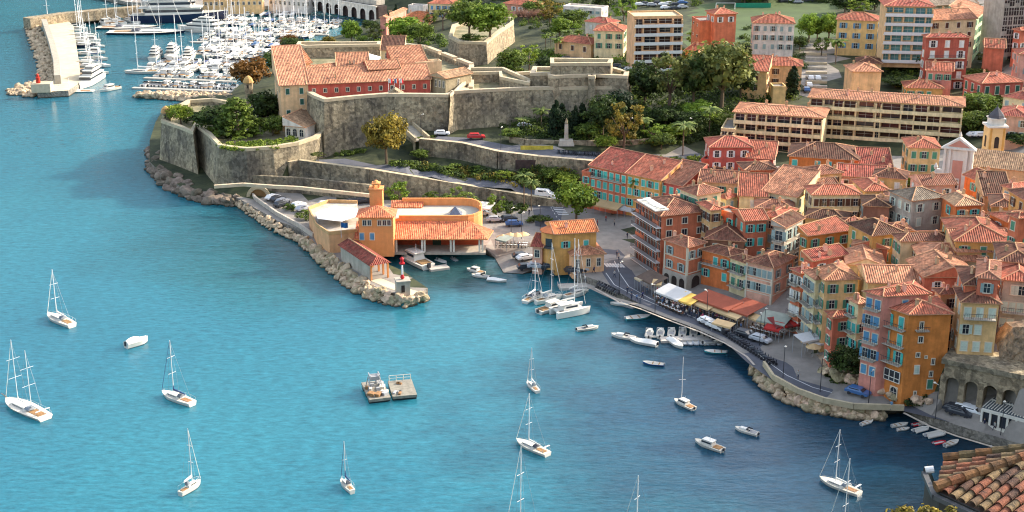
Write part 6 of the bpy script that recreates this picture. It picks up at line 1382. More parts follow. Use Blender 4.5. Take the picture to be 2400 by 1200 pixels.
ribbon("quay_edge", "1395,677 1450,709 1500,725 1560,749 1640,779 1700,806 1750,837 1768,857", .45, CONC, .14, 2.0)
ribbon("quay_edge", "2118,969 2180,1001 2240,1023 2300,1041 2360,1059 2430,1081", .5, CONC, .14, 2.0)
ribbon("mole_walk", "880,655 920,672 990,694", 2.6, mat("mole_paving", "cbbda0"), .05, 2.0)
def wallline(label, s, z, h, th, mt_, name="low_wall"):
    ps = [W(x, y, z) for x, y in P2(s)]; o = ps[0].copy(); m = MB()
    for a, b_ in zip(ps, ps[1:]): m.beam(a-o+Vector((0, 0, h/2)), b_-o+Vector((0, 0, h/2)), th, h)
    return tag(m.build(name, [mt_], None, o), label, "wall")
wallline("low pale parapet along the car park road above the rocks", "585,452 600,470 650,505 700,532 735,556", 2.0, 1.0, .5, CONC)
wallline("white parapet of the shore road above the rock armour", "1790,858 1812,890 1870,922 1930,944 2000,958 2062,960 2118,962", 2.0, 1.0, .45, PALE)
wallline("stone parapet below the road joining the sea bastion", "502,441 570,436 640,441 700,444 870,462", 6.3, .8, .8, PALE)
wallline("grey stone wall below the parapet, behind the parked cars", "590,446 640,449 700,452 870,470 885,478", 2.0, 4.2, 1.0, STONE)
wallline("stone wall along the war memorial garden with a strip of posters", "1195,333 1230,340 1300,343 1390,343 1480,342 1560,335", 12.3, 1.6, .7, STONEW)
m = MB(); m.box((0, 0, .8), (8.5, .1, 1.1)); r = m.build("poster_strip", [mat("yellow_posters", "c9b44a", var=.3, scale=.8)], None, G(1258, 352)+Vector((0, -.6, 0))); tag(r, "strip of yellow posters on the garden wall by the upper road", "poster strip")
r = MB(); a, b_ = W(1208, 373, 11), W(1262, 374, 11); d = b_-a; r.box((d.x/2, 0, -1.2), (d.length, .4, 2.4)); tag(r.build("dark_screen", [DARKIN], None, (a.x, a.y-.9, 11)), "dark rectangular opening in the wall of the upper road", "screen")
# tunnel mouth of the coast path
p = W(606, 462, 2); r = thing("tunnel_mouth", "low arched tunnel mouth of the coast path under the bastion road", "tunnel", p); m = MB(); n = 10; w_ = 2.6; h_ = 2.6
for i in range(n):
    t0, t1 = pi*i/n, pi*(i+1)/n; m.beam((w_*cos(t0), 0, h_*sin(t0)), (w_*cos(t1), 0, h_*sin(t1)), .5, .9)
m.build("arch_ring", PALE, r); m = MB(); m.face([(w_, .2, 0)]+[(w_*cos(pi*i/n), .2, h_*sin(pi*i/n)) for i in range(1, n)]+[(-w_, .2, 0)]); m.build("opening", mat("tunnel_inside", "8a6a48"), r)
# slipway terraces with steps on the citadel's corner (stairs behind the villas)
for i in range(9):
    a, b_ = G(1888-i*.0, 118+i*11), G(1938, 118+i*11); d = b_-a; m = MB(); m.box((d.length/2, 0, .35), (d.length, 1.0, .9)); r = m.build("stair_terrace", [PALE if i % 2 else CONC], None, (a.x, a.y, a.z), atan2(d.y, d.x)); tag(r, ordn(i)+" step wall from the top of the terraced stairs between the villas", "step", "step walls of the terraced stairs")
# war memorial
p = G(1327, 338); r = thing("war_memorial", "slim pale stone monument between the cypresses", "monument", p); m = MB(); m.box((0, 0, .5), (4.2, 3, 1.4), 0, 0, .8); m.box((0, 0, 3.2), (1.1, .9, 4.4), 0, 0, .8); m.build("stele", CONC, r); m = MB(); m.lathe([(.3, 5.3), (.42, 5.8), (.2, 6.6), (.1, 6.9)], n=8); m.build("figure", STONE, r)
# football goal and green netting
r = thing("football_goal", "white football goal at the far end of the sports pitch", "goal", G(1678, 22)); m = MB()
for a, b_ in (((0, 0, 0), (0, 0, 2.44)), ((7.3, 0, 0), (7.3, 0, 2.44)), ((0, 0, 2.44), (7.3, 0, 2.44)), ((0, 2, 0), (0, 0, 2.44)), ((7.3, 2, 0), (7.3, 0, 2.44))): m.tube(a, b_, .1, .1, 6)
m.build("goal_frame", WHITE, r)
r = MB(); r.box((7, 0, .9), (14, .2, 1.8)); tag(r.build("green_fence", [mat("green_netting", "2f8a6a", var=.1)], None, G(1722, 18)), "green netting fence beside the football goal", "fence")
# ------------------------------------------------------------------ boats (bow towards +x, origin on the waterline)
HULLW = mat("gelcoat_white", (.66, .63, .56), rough=.3, var=.04, rnd=.04, spec=.5); DECK = mat("deck_cream", (.58, .54, .45), rough=.6, var=.08, rnd=.05)
NAVY = mat("navy_hull", (.02, .03, .07), rough=.25, var=.1, spec=.6); TEALH = mat("turquoise_hull", (.05, .33, .36), rough=.4, var=.1); ANTI = mat("dark_boot_stripe", (.03, .04, .05), rough=.6)
SAILB = mat("blue_canvas", (.05, .09, .2), var=.15, rnd=.1); SAILW = mat("white_canvas", (.78, .76, .7), var=.06, rnd=.05); MASTM = mat("alloy_mast", (.75, .74, .72), rough=.35, var=.05); RUB = mat("grey_rubber", (.32, .33, .34), var=.1, rnd=.12)
def hull(m, L_, B, D, tr=.75, sheer=.25, mi=0, md=1, mb=2, flare=.8, x0=0):
    n = 10; st = []
    for i in range(n+1):
        t = i/n; x = -L_/2+L_*t; f = (tr+(1-tr)*sin(pi*min(t/.55, 1)*.5)) if t < .55 else max(0.0, cos((t-.55)/.45*pi/2))**.75; b_ = B/2*f; z = D*(1+sheer*max(0, t-.4)**1.5*2)
        st.append((x0+x, b_, z, b_*flare*(.9 if t > .8 else 1)))
    k = len(m.v)
    for x, b_, z, bw in st:
        for y, zz_ in ((-b_, z), (-bw, .12), (-bw*.9, -.25), (bw*.9, -.25), (bw, .12), (b_, z)): m.v.append((x-(0 if zz_ > .2 else (L_*.03 if x > x0+L_*.3 else 0)), y, zz_))
    for i in range(n):
        for j, q in ((0, mi), (1, mb), (2, mb), (3, mb), (4, mi), (5, md)):
            a, b_ = k+i*6+j, k+i*6+(j+1) % 6; m.f.append([a, b_, b_+6, a+6]); m.m.append(q)
    m.f.append([k+j for j in range(6)]); m.m.append(mi); return st
def boatroot(nm, cat): return thing(nm, "white boat", cat)
def sailboat(L_=10, H_=13, canvas=SAILW, hm=None, two=False, arch=False, rig=True):
    r = boatroot("ketch" if two else "sailing_yacht", "sailboat"); m = MB(); B = L_*.31; D = .95 if L_ > 8 else .75; hull(m, L_, B, D, .72, .22); m.build("hull", [hm or HULLW, DECK, ANTI], r)
    m = MB(); m.v = []; cl = L_*.42; m.box((L_*.06, 0, D+.22), (cl, B*.5, .5), 0, 0, .86); m.build("cabin", HULLW, r)
    m = MB()
    for s in (-1, 1): m.box((L_*.08, s*B*.246, D+.24), (cl*.6, .03, .16))
    m.build("cabin_windows", GLASS, r); m = MB(); m.box((-L_*.3, 0, D+.02), (L_*.24, B*.42, .1)); m.build("cockpit", WOOD, r)
    ms = [(L_*.1, H_)] if not two else [(L_*.17, H_), (-L_*.16, H_*.93)]
    for mxx, h in ms:
        q = MB(); q.tube((mxx, 0, D), (mxx-.1, 0, h), .12, .09, 6); s_ = (.45, .72) if h > 9 else (.6,)
        for f in s_: q.beam((mxx, -B*.33, h*f), (mxx, B*.33, h*f), .1, .06)
        q.build("mast", MASTM, r)
        q = MB(); bl = L_*(.4 if not two else .26); q.tube((mxx-.1, 0, D+1.25), (mxx-bl, 0, D+1.15), .09, .07, 6); q.build("boom", MASTM, r)
        q = MB(); q.tube((mxx-.15, 0, D+1.45), (mxx-bl*.95, 0, D+1.28), .24, .12, 6); q.tube((mxx-.12, 0, D+1.3), (mxx-.1, 0, D+2.4), .2, .08, 5); q.build("furled_sail", canvas, r)
    if not rig: return r
    q = MB(); q.box((-L_*.14, 0, D+.75), (L_*.11, B*.5, .6), 0, 0, .7); q.build('sprayhood', GREYC, r)
    q = MB(); mxx, h = ms[0]; q.tube((L_*.49, 0, D+.3), (mxx, 0, h-.3), .075, .05, 5); q.build("furled_jib", canvas if canvas != SAILW else SAILW, r)
    q = MB()
    for mxx, h in ms:
        for s in (-1, 1):
            q.tube((mxx-.1, s*B*.46, D), (mxx, s*B*.33, h*.45), .02, .02, 3); q.tube((mxx, s*B*.33, h*.45), (mxx, 0, h-.3), .02, .02, 3)
    q.tube((-L_*.49, 0, D), (ms[-1][0], 0, ms[-1][1]-.1), .02, .02, 3); q.build("rigging", GREYM, r)
    q = MB()
    for s in (-1, 1):
        pr = None
        for i in range(6):
            x = -L_*.46+L_*.88*i/5; y = s*B*(.38 if i in (0,) else .46 if i < 4 else .26 if i == 4 else .06); q.tube((x, y, D), (x, y, D+.75), .025, .025, 4)
            if pr: q.tube(pr, (x, y, D+.72), .018, .018, 3)
            pr = (x, y, D+.72)
    if arch: q.beam((-L_*.44, -B*.35, D+1.6), (-L_*.44, B*.35, D+1.6), .5, .06); [q.tube((-L_*.44, s*B*.35, D), (-L_*.44, s*B*.35, D+1.6), .04, .04, 4) for s in (-1, 1)]
    q.build("guard_rail", MASTM, r)
    if two: q = MB(); q.tube((L_*.47, 0, D+.35), (L_*.6, 0, D+.75), .12, .07, 6); q.build("bowsprit", WOOD, r)
    return r
def motorboat(L_=7, style=0, hm=None, tp=None):
    r = boatroot("motorboat", "motorboat"); m = MB(); B = L_*.36; D = .8; hull(m, L_, B, D, .85, .25); m.build("hull", [hm or HULLW, DECK if style != 2 else HULLW, ANTI], r)
    if style == 0:                               # cuddy with windscreen
        m = MB(); m.box((L_*.12, 0, D+.25), (L_*.36, B*.6, .55), 0, 0, .75); m.build("cabin", HULLW, r)
        m = MB(); m.box((-L_*.06, 0, D+.62), (.12, B*.62, .5)); m.box((-L_*.14, B*.3, D+.55), (L_*.15, .05, .35)); m.box((-L_*.14, -B*.3, D+.55), (L_*.15, .05, .35)); m.build("windscreen", GLASS, r)
        m = MB(); m.box((-L_*.28, 0, D+.03), (L_*.32, B*.62, .12)); m.build("cockpit", mat("cockpit_grey", (.3, .3, .3), var=.2), r)
    elif style == 1:                             # cabin cruiser
        m = MB(); m.box((L_*.02, 0, D+.55), (L_*.42, B*.68, 1.1), 0, 0, .82); m.box((-L_*.02, 0, D+1.2), (L_*.36, B*.62, .12)); m.build("cabin", HULLW, r)
        m = MB()
        for s in (-1, 1): m.box((L_*.02, s*B*.325, D+.72), (L_*.32, .06, .4))
        m.box((L_*.2, 0, D+.75), (.1, B*.5, .42)); m.build("cabin_windows", GLASS, r); m = MB(); m.box((-L_*.32, 0, D+.05), (L_*.24, B*.6, .14)); m.build("cockpit", WOOD, r)
        m = MB(); m.tube((-L_*.05, 0, D+1.2), (-L_*.05, 0, D+2.4), .05, .03, 5); m.build("aerial", MASTM, r)
    elif style == 2:                             # covered with a taut tarpaulin
        m = MB(); n = 8; k = []
        for i in range(n+1):
            t = i/n; x = -L_*.49+L_*.9*t; b_ = B/2*(.9 if t < .6 else max(.1, cos((t-.6)/.4*1.45))); k.append([(x, -b_, D+.03), (x, 0, D+.3+.45*sin(pi*min(1, t*1.2+.1))), (x, b_, D+.03)])
        for a, b_ in zip(k, k[1:]):
            m.face([a[0], b_[0], b_[1], a[1]]); m.face([a[1], b_[1], b_[2], a[2]])
        m.face([k[0][0], k[0][1], k[0][2]]); m.build("tarpaulin", tp or SAILW, r)
    elif style == 3:                             # open boat with steel hoop
        m = MB(); m.box((0, 0, D-.02), (L_*.55, B*.6, .12)); m.build("cockpit", mat("cockpit_grey", (.3, .3, .3)), r); m = MB()
        for s in (-1, 1): m.tube((-L_*.25, s*B*.42, D), (-L_*.25, s*B*.4, D+1.8), .05, .05, 5)
        m.beam((-L_*.25, -B*.42, D+1.8), (-L_*.25, B*.42, D+1.8), .1, .1); m.build("hoop", MASTM, r); m = MB(); m.box((L_*.05, 0, D+.35), (.6, .7, .8)); m.build("console", HULLW, r)
    m = MB(); m.box((-L_*.5-.2, 0, .75), (.4, .45, .7)); m.build("outboard_motor", DARK, r)
    return r
def dinghy(L_=3.6, col=None, kind='boat'):
    if kind == 'rib':
        r = boatroot("inflatable_boat", "inflatable boat"); m = MB(); B = L_*.4
        for s in (-1, 1): m.tube((-L_*.5, s*B*.42, .3), (L_*.25, s*B*.42, .3), .2, .2, 8); m.tube((L_*.25, s*B*.42, .3), (L_*.48, s*.05, .38), .2, .14, 8)
        m.build("tube", col or RUB, r); m = MB(); m.box((-.1, 0, .2), (L_*.85, B*.7, .08)); m.build("floor", HULLW, r)
    else:
        r = boatroot("rowing_boat", "small boat"); m = MB(); B = L_*.4; hull(m, L_, B, .48, .7, .35); m.build("hull", [col or HULLW, mat("boat_inside", (.55, .52, .45), var=.2), ANTI], r); m = MB()
        for x in (-.28, .02, .25): m.box((L_*x, 0, .47), (.28, B*.78, .07))
        m.build("thwarts", WOOD, r); m = MB(); m.box((0, 0, .42), (L_*.62, B*.6, .06)); m.build("inner_floor", mat("boat_floor", (.3, .28, .24), var=.2), r)
    m = MB(); m.box((-L_*.5-.12, 0, .5), (.3, .32, .55)); m.build("outboard_motor", GREYM, r)
    return r
def catamaran():
    r = boatroot("catamaran", "catamaran"); m = MB()
    for s in (-1, 1):
        k = len(m.v); hull(m, 13, 1.9, 1.5, .8, .1)
        for i in range(k, len(m.v)): x, y, z = m.v[i]; m.v[i] = (x, y+s*2.5, z)
    m.box((-.8, 0, 1.25), (9.5, 5, .5)); m.build("hull", [HULLW, HULLW, ANTI], r)
    m = MB(); m.box((-.6, 0, 1.95), (6.4, 4.6, 1.1), 0, 0, .8); m.box((-2.6, 0, 2.65), (4.4, 3.9, .14)); m.build("cabin", HULLW, r)
    m = MB(); m.box((1.85, 0, 2.0), (.8, 3.6, .5), 0, 0, .9)
    for s in (-1, 1): m.box((-.5, s*2.05, 2.05), (4.4, .12, .42))
    m.build("cabin_windows", GLASS, r); m = MB(); m.tube((1.6, 0, 2.4), (1.4, 0, 17), .16, .11, 6); m.beam((1.5, -1.2, 9), (1.5, 1.2, 9), .1, .06); m.build("mast", MASTM, r)
    m = MB(); m.tube((1.4, 0, 3.5), (-4, 0, 3.4), .26, .16, 6); m.build("furled_sail", SAILW, r); m = MB(); m.tube((6, 0, 1.7), (1.5, 0, 15.5), .09, .05, 5); m.build("furled_jib", SAILW, r); return r
def superyacht(L_=26, hm=None):
    r = boatroot("motor_yacht", "motor yacht"); B = L_*.235; D = L_*.085; m = MB(); hull(m, L_, B, D, .88, .3); m.build("hull", [hm or HULLW, DECK, ANTI], r); z = D
    for i, (x, l, w) in enumerate(((-.06, .6, .84), (-.1, .44, .7), (-.12, .26, .55))):
        h = L_*.075 if i < 2 else L_*.05; m = MB(); m.box((L_*x, 0, z+h*.45), (L_*l, B*w, h*.9), 0, 0, .9); m.box((L_*x-L_*.03, 0, z+h*.93), (L_*l*1.1, B*w*1.04, .15)); m.build("deck_house", HULLW, r)
        m = MB(); m.box((L_*x, 0, z+h*.5), (L_*l*.985, B*w*.97, h*.36)); m.build("window_band", GLASS, r); z += h
    m = MB(); m.beam((-L_*.14, -B*.2, z+.8), (-L_*.14, B*.2, z+.8), .6, .3); m.tube((-L_*.14, 0, z), (-L_*.14, 0, z+2.2), .12, .06, 5); m.build("radar_mast", HULLW, r); return r
PB = {}; GREYC = mat('grey_canvas', (.2, .22, .25), var=.2, rnd=.3)
def pb(k):
    if k not in PB:
        f = {'s8': lambda: sailboat(7.6, 10), 's10': lambda: sailboat(10, 13), 's12': lambda: sailboat(12, 15.5, SAILW, None, False, True), 's11b': lambda: sailboat(11, 14, SAILB), 's7b': lambda: sailboat(7, 8.5, SAILB), 'ketch': lambda: sailboat(19, 19, SAILW, None, True, True),
             'm7': lambda: motorboat(7, 0), 'm8': lambda: motorboat(8, 1), 't7': lambda: motorboat(7, 2), 'h6': lambda: motorboat(6, 3), 'rib': lambda: dinghy(4.2, None, 'rib'), 'd4': lambda: dinghy(4), 'd4r': lambda: dinghy(4, RED), 'd4t': lambda: dinghy(5.5, TEALH), 'd4b': lambda: dinghy(5, BLUE),
             'ribr': lambda: dinghy(4, RED, 'rib'), 'ribw': lambda: dinghy(4, HULLW, 'rib'), 'cat': catamaran, 'a10': lambda: sailboat(10, 13, SAILB, None, False, False, False), 'a8': lambda: sailboat(8, 10.5, GREYC, None, False, False, False), 'a12': lambda: sailboat(12, 15.5, SAILW, None, False, False, False), 'a12n': lambda: sailboat(12, 16, SAILW, NAVY, False, False, False), 'm9n': lambda: motorboat(8.5, 1, NAVY), 'm7b': lambda: motorboat(7, 2, NAVY, SAILB), 'y26': superyacht, 'y40': lambda: superyacht(44, NAVY), 'sch': lambda: sailboat(34, 34, SAILW, NAVY, True), 'cov': lambda: motorboat(8, 2)}[k]()
        PB[k] = Proto(f)
    return PB[k]
PL = {'s8': 7.6, 's10': 10, 's12': 12, 's11b': 11, 's7b': 7, 'ketch': 19, 'm7': 7, 'm8': 8, 't7': 7, 'h6': 6, 'rib': 4.2, 'd4': 4, 'd4r': 4, 'd4t': 5.5, 'd4b': 5, 'ribr': 4, 'ribw': 4, 'cat': 13, 'y26': 26, 'y40': 44, 'sch': 34, 'cov': 8}
def boat(k, bow, stern, label, grp=None, top=None):
    a, b_ = W(*bow), W(*stern); d = a-b_; s = max(.6, min(2.0, d.length/PL[k])); c_ = (a+b_)/2; H_ = 1
    sz = s
    if top:
        base = {'s8': 10, 's10': 13, 's12': 15.5, 's11b': 14, 's7b': 8.5, 'ketch': 19, 'cat': 17, 'sch': 34}[k]; sz = ztop(c_.x, c_.y, top)/base
    return pb(k).put((c_.x, c_.y, 0), atan2(d.y, d.x), label, grp, (s, s, sz if top else s))
AN = 'yachts anchored in the bay'
boat('s10', (112, 742), (170, 768), "white sloop with green deck cover, furthest up on the left of the bay", AN, 634)
boat('ketch', (14, 940), (108, 985), "large white two masted ketch at the left edge of the picture", AN, 803)
boat('s11b', (380, 925), (452, 952), "white sloop with folded sail, just below the lone covered motorboat", AN, 800)
boat('s8', (470, 1135), (424, 1163), "white sloop near the bottom left, its hull lit by the sun", AN, 1007)
boat('s7b', (800, 1132), (826, 1158), "small white sloop with a blue sail cover and tan cockpit near the bottom centre", AN, 1036)
boat('s8', (1236, 900), (1260, 922), "small white sloop with a single bare mast right of the floating rafts", AN, 817)
boat('s12', (1214, 1038), (1280, 1068), "white sloop with a long solar arch and dark jib, centre of the bay", AN, 925)
boat('s12', (1196, 1262), (1262, 1292), "tall masted sloop whose hull lies below the bottom edge, left one", AN, 1050)
boat('s12', (1470, 1290), (1530, 1310), "bare masted sloop whose hull lies below the bottom edge, right one", AN, 1118)
boat('s12', (1932, 1130), (2002, 1158), "white sloop with a blue sail cover left of the tiled roof", AN, 1010)
boat('s12', (1950, 1260), (2020, 1290), "sloop below the bottom edge whose mast crosses the blue covered one", AN, 1078)
o = boat('cov', (346, 801), (297, 816), "white covered motorboat lying alone in the left of the bay", AN); o.scale = (o.scale.x, o.scale.y*1.25, 1.25)
boat('m8', (1584, 942), (1622, 960), "small white cabin cruiser under a thin mast in the right of the bay", AN)
m = MB(); m.tube((0, 0, 1), (0, 0, 8.6), .06, .04, 5); m.beam((-.6, 0, 4.4), (.6, 0, 4.4), .07, .05); o = m.build("signal_mast", MASTM, None, W(1597, 944, 0)); tag(o, "thin standing mast behind the small cabin cruiser", "mast")
boat('m8', (1628, 1036), (1694, 1060), "white launch with a cream awning in the right of the bay", AN)
boat('m7', (1722, 1006), (1776, 1022), "slim white open motorboat with a low cabin, right of the cream awning boat", AN)
boat('d4b', (1506, 852), (1556, 858), "bright blue wooden boat with an orange strip inside", AN)
boat('m7', (1403, 770), (1352, 776), "white and cream open motorboat between the catamaran and the jetty", AN)
boat('m7', (1432, 788), (1490, 798), "white speedboat with a pointed bow, left of two lying together", AN)
boat('t7', (1476, 800), (1540, 812), "cream topped white motorboat, right of two lying together", AN)
JT = 'boats around the town jetty'
boat('cat', (1372, 728), (1300, 742), "big white catamaran moored at the quay", JT, 560)
boat('m8', (1330, 716), (1262, 736), "white cruiser squeezed left of the catamaran", JT)
boat('s10', (1318, 700), (1255, 714), "white yacht with a dark red cover behind the cruiser", JT, 570)
boat('m7', (1300, 696), (1236, 700), "white yacht with red canvas at the quay berth", JT)
boat('s8', (1270, 688), (1230, 712), "grey topped small sloop at the outer left of the quay berth", JT, 612)
boat('s10', (1375, 688), (1322, 702), "sloop with a slanting mast beside the quay pier", JT, 562)
boat('m7', (1380, 684), (1340, 692), "white launch moored close to the quay pier", JT)
boat('m7', (1110, 648), (1142, 652), "motorboat with a dark windscreen, left of the pair off the small beach", JT)
boat('m8', (1098, 634), (1130, 642), "white open boat behind the pair off the small beach", JT)
boat('t7', (1188, 662), (1142, 658), "plump white motorboat off the small beach", JT)
boat('d4t', (1526, 744), (1466, 750), "turquoise and white fishing boat with nets near the quay", JT)
boat('t7', (1432, 714), (1474, 718), "cream tarpaulined boat tied to the quay steps", JT)
boat('rib', (1462, 718), (1486, 724), "small inflatable beside the cream tarpaulined boat", JT)
for i in range(6): boat('h6', (1530+i*26-6, 776-i*.6), (1520+i*26, 795-i*.4), ordn(i)+" from the left of the white hooped hire boats behind the jetty", 'white hire boats along the jetty')
boat('ribw', (1540, 792), (1512, 788), "green decked inflatable at the left end of the hire boats", JT)
boat('t7', (1600, 820), (1568, 798), "white motorboat sticking out from the jetty", JT)
for i in range(7): boat('rib', (1606+i*13.5, 812), (1602+i*13.5, 797), ordn(i)+" from the left of the grey inflatables nosed against the jetty", 'grey inflatables along the jetty')
boat('m7', (1704, 800), (1648, 808), "wooden trimmed launch just above the teal hulled boat", JT)
boat('d4t', (1650, 826), (1702, 828), "white boat with a teal hull band at the end of the jetty", JT)
boat('d4', (1732, 806), (1742, 822), "little white tender against the quay right of the jetty", JT)
SB = 'small boats below the shore road'
boat('d4', (2046, 988), (2018, 998), "small white boat furthest left below the shore road wall", SB)
boat('d4', (2128, 996), (2090, 1002), "pale green skiff, upper of the overlapping pair", SB)
boat('d4', (2130, 1006), (2104, 1010), "grey white skiff, lower of the overlapping pair", SB)
boat('ribr', (2166, 994), (2140, 998), "dark red inflatable close to the quay", SB)
boat('d4', (2178, 992), (2150, 998), "white skiff just behind the dark red inflatable", SB)
boat('ribw', (2176, 1004), (2142, 1014), "white skiff in front of the dark red inflatable", SB)
boat('ribw', (2216, 1016), (2170, 1026), "longer white inflatable with a raised bow", SB)
boat('ribr', (2216, 1036), (2188, 1042), "bright red rowing boat", SB)
boat('d4', (2246, 1036), (2214, 1048), "white dinghy right of the bright red rowing boat", SB)
boat('ribw', (2352, 1044), (2324, 1050), "white inflatable at the quay beside the tiled roof", SB)
# work boat and pontoon in the inner harbour
boat('m8', (942, 600), (1004, 632), "white trawler style yacht moored in front of the arcade", JT)
boat('ribw', (1046, 618), (1024, 610), "white tender on the little pontoon by the arcade", JT)
boat('rib', (1072, 614), (1060, 606), "dark small inflatable hanging at the arcade quay", JT)
def pontoon(label, a, b_, wd=2.0, name="pontoon"):
    a, b_ = W(*a), W(*b_); d = b_-a; m = MB(); m.box((d.length/2, 0, .28), (d.length, wd, .5)); k = int(d.length/4)
    for i in range(k+1): m.tube((d.length*i/max(1, k), wd/2, -.3), (d.length*i/max(1, k), wd/2, 1.0), .1, .1, 5, 1)
    return tag(m.build(name, [mat("pontoon_deck", "b3aca0", var=.12), GREYM], None, a, atan2(d.y, d.x)), label, "pontoon")
pontoon("grey town jetty with boats on both sides", (1548, 800), (1712, 794), 2.2)
pontoon("low pontoon beside the trawler style yacht", (1006, 634), (1050, 628), 2.4)
pontoon("pale stone pier at the corner of the quay", (1310, 676), (1392, 672), 3.0)
# floating rafts
def raft(label, q, tower):
    ps = [W(*p) for p in P2(q)]; o = sum(ps, Vector())/4; a = ps[1]-ps[0]; b_ = ps[3]-ps[0]; ang = atan2(a.y, a.x); la, lb = a.length, b_.length; m = MB()
    r = thing("work_raft", label, "raft", o, ang, "floating work rafts"); m.box((0, 0, .75), (la, lb, .5), 0, 0)
    for s in (-.36, 0, .36): m.box((0, lb*s, .2), (la*.98, lb*.14, .75), 0, 1)
    m.build("deck", [mat("raft_deck", "938d80", var=.25, scale=1.2), ANTI], r); return r, la, lb
r, la, lb = raft("left floating raft stacked with machinery and a small derrick", "876,948 926,942 886,904 838,910", True)
m = MB()
for x in (-1.3, 1.3):
    for y in (-1.1, 1.1): m.tube((x, y+1.2, 1), (x*.6, y*.6+1.2, 3.5), .1, .08, 5)
for z in (1.9, 2.7, 3.5): [m.beam((sx*1.1*(1-z*.06), -.9+1.2, z), (sx*1.1*(1-z*.06), .9+1.2, z), .12) for sx in (-1, 1)]; m.beam((-1, 1.2, z), (1, 1.2, z), .12)
m.build("derrick", GREYM, r); m = MB(); m.box((0, 1.2, 2.9), (1.5, 1.3, .7)); m.build("winch_house", GREYM, r); m = MB(); rr = random.Random(4)
for i in range(14): m.box((rr.uniform(-la*.4, la*.4), rr.uniform(-lb*.4, lb*.4), 1.2), (rr.uniform(.4, 1.4), rr.uniform(.3, 1), rr.uniform(.3, .9)), rr.uniform(0, 3), i % 3)
m.build("machinery", [DECK, GREYM, WOOD], r)
r, la, lb = raft("right floating raft with an open deck and a low rail", "925,942 982,937 960,900 906,906", False); m = MB()
for x in (-.45, -.15, .15, .45): m.tube((la*x, lb*.46, 1), (la*x, lb*.46, 2.1), .06)
m.beam((-la*.45, lb*.46, 2.1), (la*.45, lb*.46, 2.1), .08); m.beam((-la*.45, lb*.46, 1.6), (la*.45, lb*.46, 1.6), .06); m.build("rail", CREAMW, r); m = MB()
for i in range(5): m.box((rr.uniform(-la*.4, la*.4), rr.uniform(-lb*.4, lb*.3), 1.12), (rr.uniform(.3, 1.4), .4, .3), rr.uniform(0, 3), i % 2)
m.build("deck_gear", [WOOD, GREYM], r)
# ------------------------------------------------------------------ marina of the old royal port
MR = 'boats on the marina pontoons'; kinds = ['m7', 'm8', 'a8', 't7', 'a10', 'm7', 'm8', 'a12n', 'cov', 'm7', 'h6', 'm9n', 'm7b', 't7', 'a8', 'm8']
def row(desc, a, b_, n, kk=None, up=True, sc_=1.0, ln=None, pon=True, hd=None):
    A, B = W(*a), W(*b_); d = B-A; L_ = d.length; u = d/L_; nn = Vector((-u.y, u.x, 0))
    if nn.y < 0: nn = -nn
    if pon:
        m = MB(); m.box((L_/2, 0, .3), (L_+4, 2.0, .5)); tag(m.build("pontoon", [mat("pontoon_deck", "b3aca0")], None, A-nn*(7 if up else -7)*1.0*sc_, atan2(u.y, u.x)), "pontoon of the "+desc, "pontoon", "marina pontoons")
    for i in range(n):
        if R.random() < .12: continue
        k = R.choice(kk or kinds); p = A+u*(L_*(i+.5)/n)+nn*R.uniform(-.8, .8); h = atan2(nn.y, nn.x)+(0 if up else pi)+R.uniform(-.07, .07) if hd is None else hd+R.uniform(-.1, .1)
        s = sc_*R.uniform(.88, 1.12); pb(k).put((p.x, p.y, 0), h, f"{ordn(i)} boat from the left in the {desc}", MR, (s, s, s*R.uniform(.9, 1.15)))
row("frontmost row behind the detached breakwater", (342, 200), (556, 208), 24, ['m7', 'm7', 't7', 'm8', 'h6'], True, .95)
row("second marina row from the breakwater", (372, 176), (560, 184), 17, ['m8', 'm7', 'a8', 'm8'], True, 1.1)
row("third marina row from the breakwater", (350, 163), (566, 167), 17, ['m8', 'a10', 'm8', 'cov'], False, 1.3)
row("marina row left of the rusty tree", (382, 147), (580, 151), 16, None, True, 1.25)
row("marina row right of the three white yachts", (470, 132), (600, 136), 12, None, False, 1.2)
row("marina row behind the three white yachts", (470, 120), (640, 124), 18, None, True, 1.1)
row("marina row left of the citadel trees", (475, 107), (668, 111), 20, None, False, 1.05)
row("eighth marina row from the breakwater", (470, 94), (690, 98), 22, None, True, 1.0)
row("ninth marina row from the breakwater", (480, 82), (735, 87), 25, None, False, 1.0)
row("tenth marina row of the old port", (470, 70), (770, 77), 28, None, True, 1.0)
row("eleventh marina row of the old port", (500, 58), (790, 66), 27, None, False, 1.0)
row("twelfth marina row of the old port", (500, 46), (800, 55), 27, None, True, 1.0)
row("row of boats nearest the yellow customs house", (500, 34), (700, 38), 18, None, False, 1.0)
row("sailboats berthed along the west mole", (176, 58), (212, 196), 15, ['a12', 'a10', 'a12n', 'a12', 'a8'], False, 1.1, pon=False, hd=-.15)
row("outer sailboats beside the west mole", (208, 66), (236, 182), 8, ['a12', 'a10', 'a8', 'm8'], False, 1.1, pon=False, hd=-.15)
for i, (x, y, s) in enumerate(((368, 134, .62), (407, 128, .66), (446, 136, .62))): pb('y26').put(W(x, y, 0), pi/2, ["left", "middle", "right"][i]+" of three white motor yachts moored stern to in the marina", 'white motor yachts moored stern to', (s,)*3)
for i, (x, y, s) in enumerate(((470, 74, .9), (500, 26, .9), (418, 30, 1.0))): pb('y26').put(W(x, y, 0), pi*.9, ["long white yacht behind the schooner", "white yacht by the yellow customs house", "white superyacht beside the grey boat shed"][i], 'large yachts in the old port', (s,)*3)
pb('y26').put(W(212, 196, 0), -pi/2-.05, "big white motor yacht with three window bands at the end of the west mole", None, (.85,)*3)
pb('y40').put(W(424, 50, 0), 0.15, "huge dark blue hulled yacht moored across the old port", None)
pb('sch').put(W(345, 78, 0), .05, "long dark two masted schooner in front of the dark blue yacht", None)
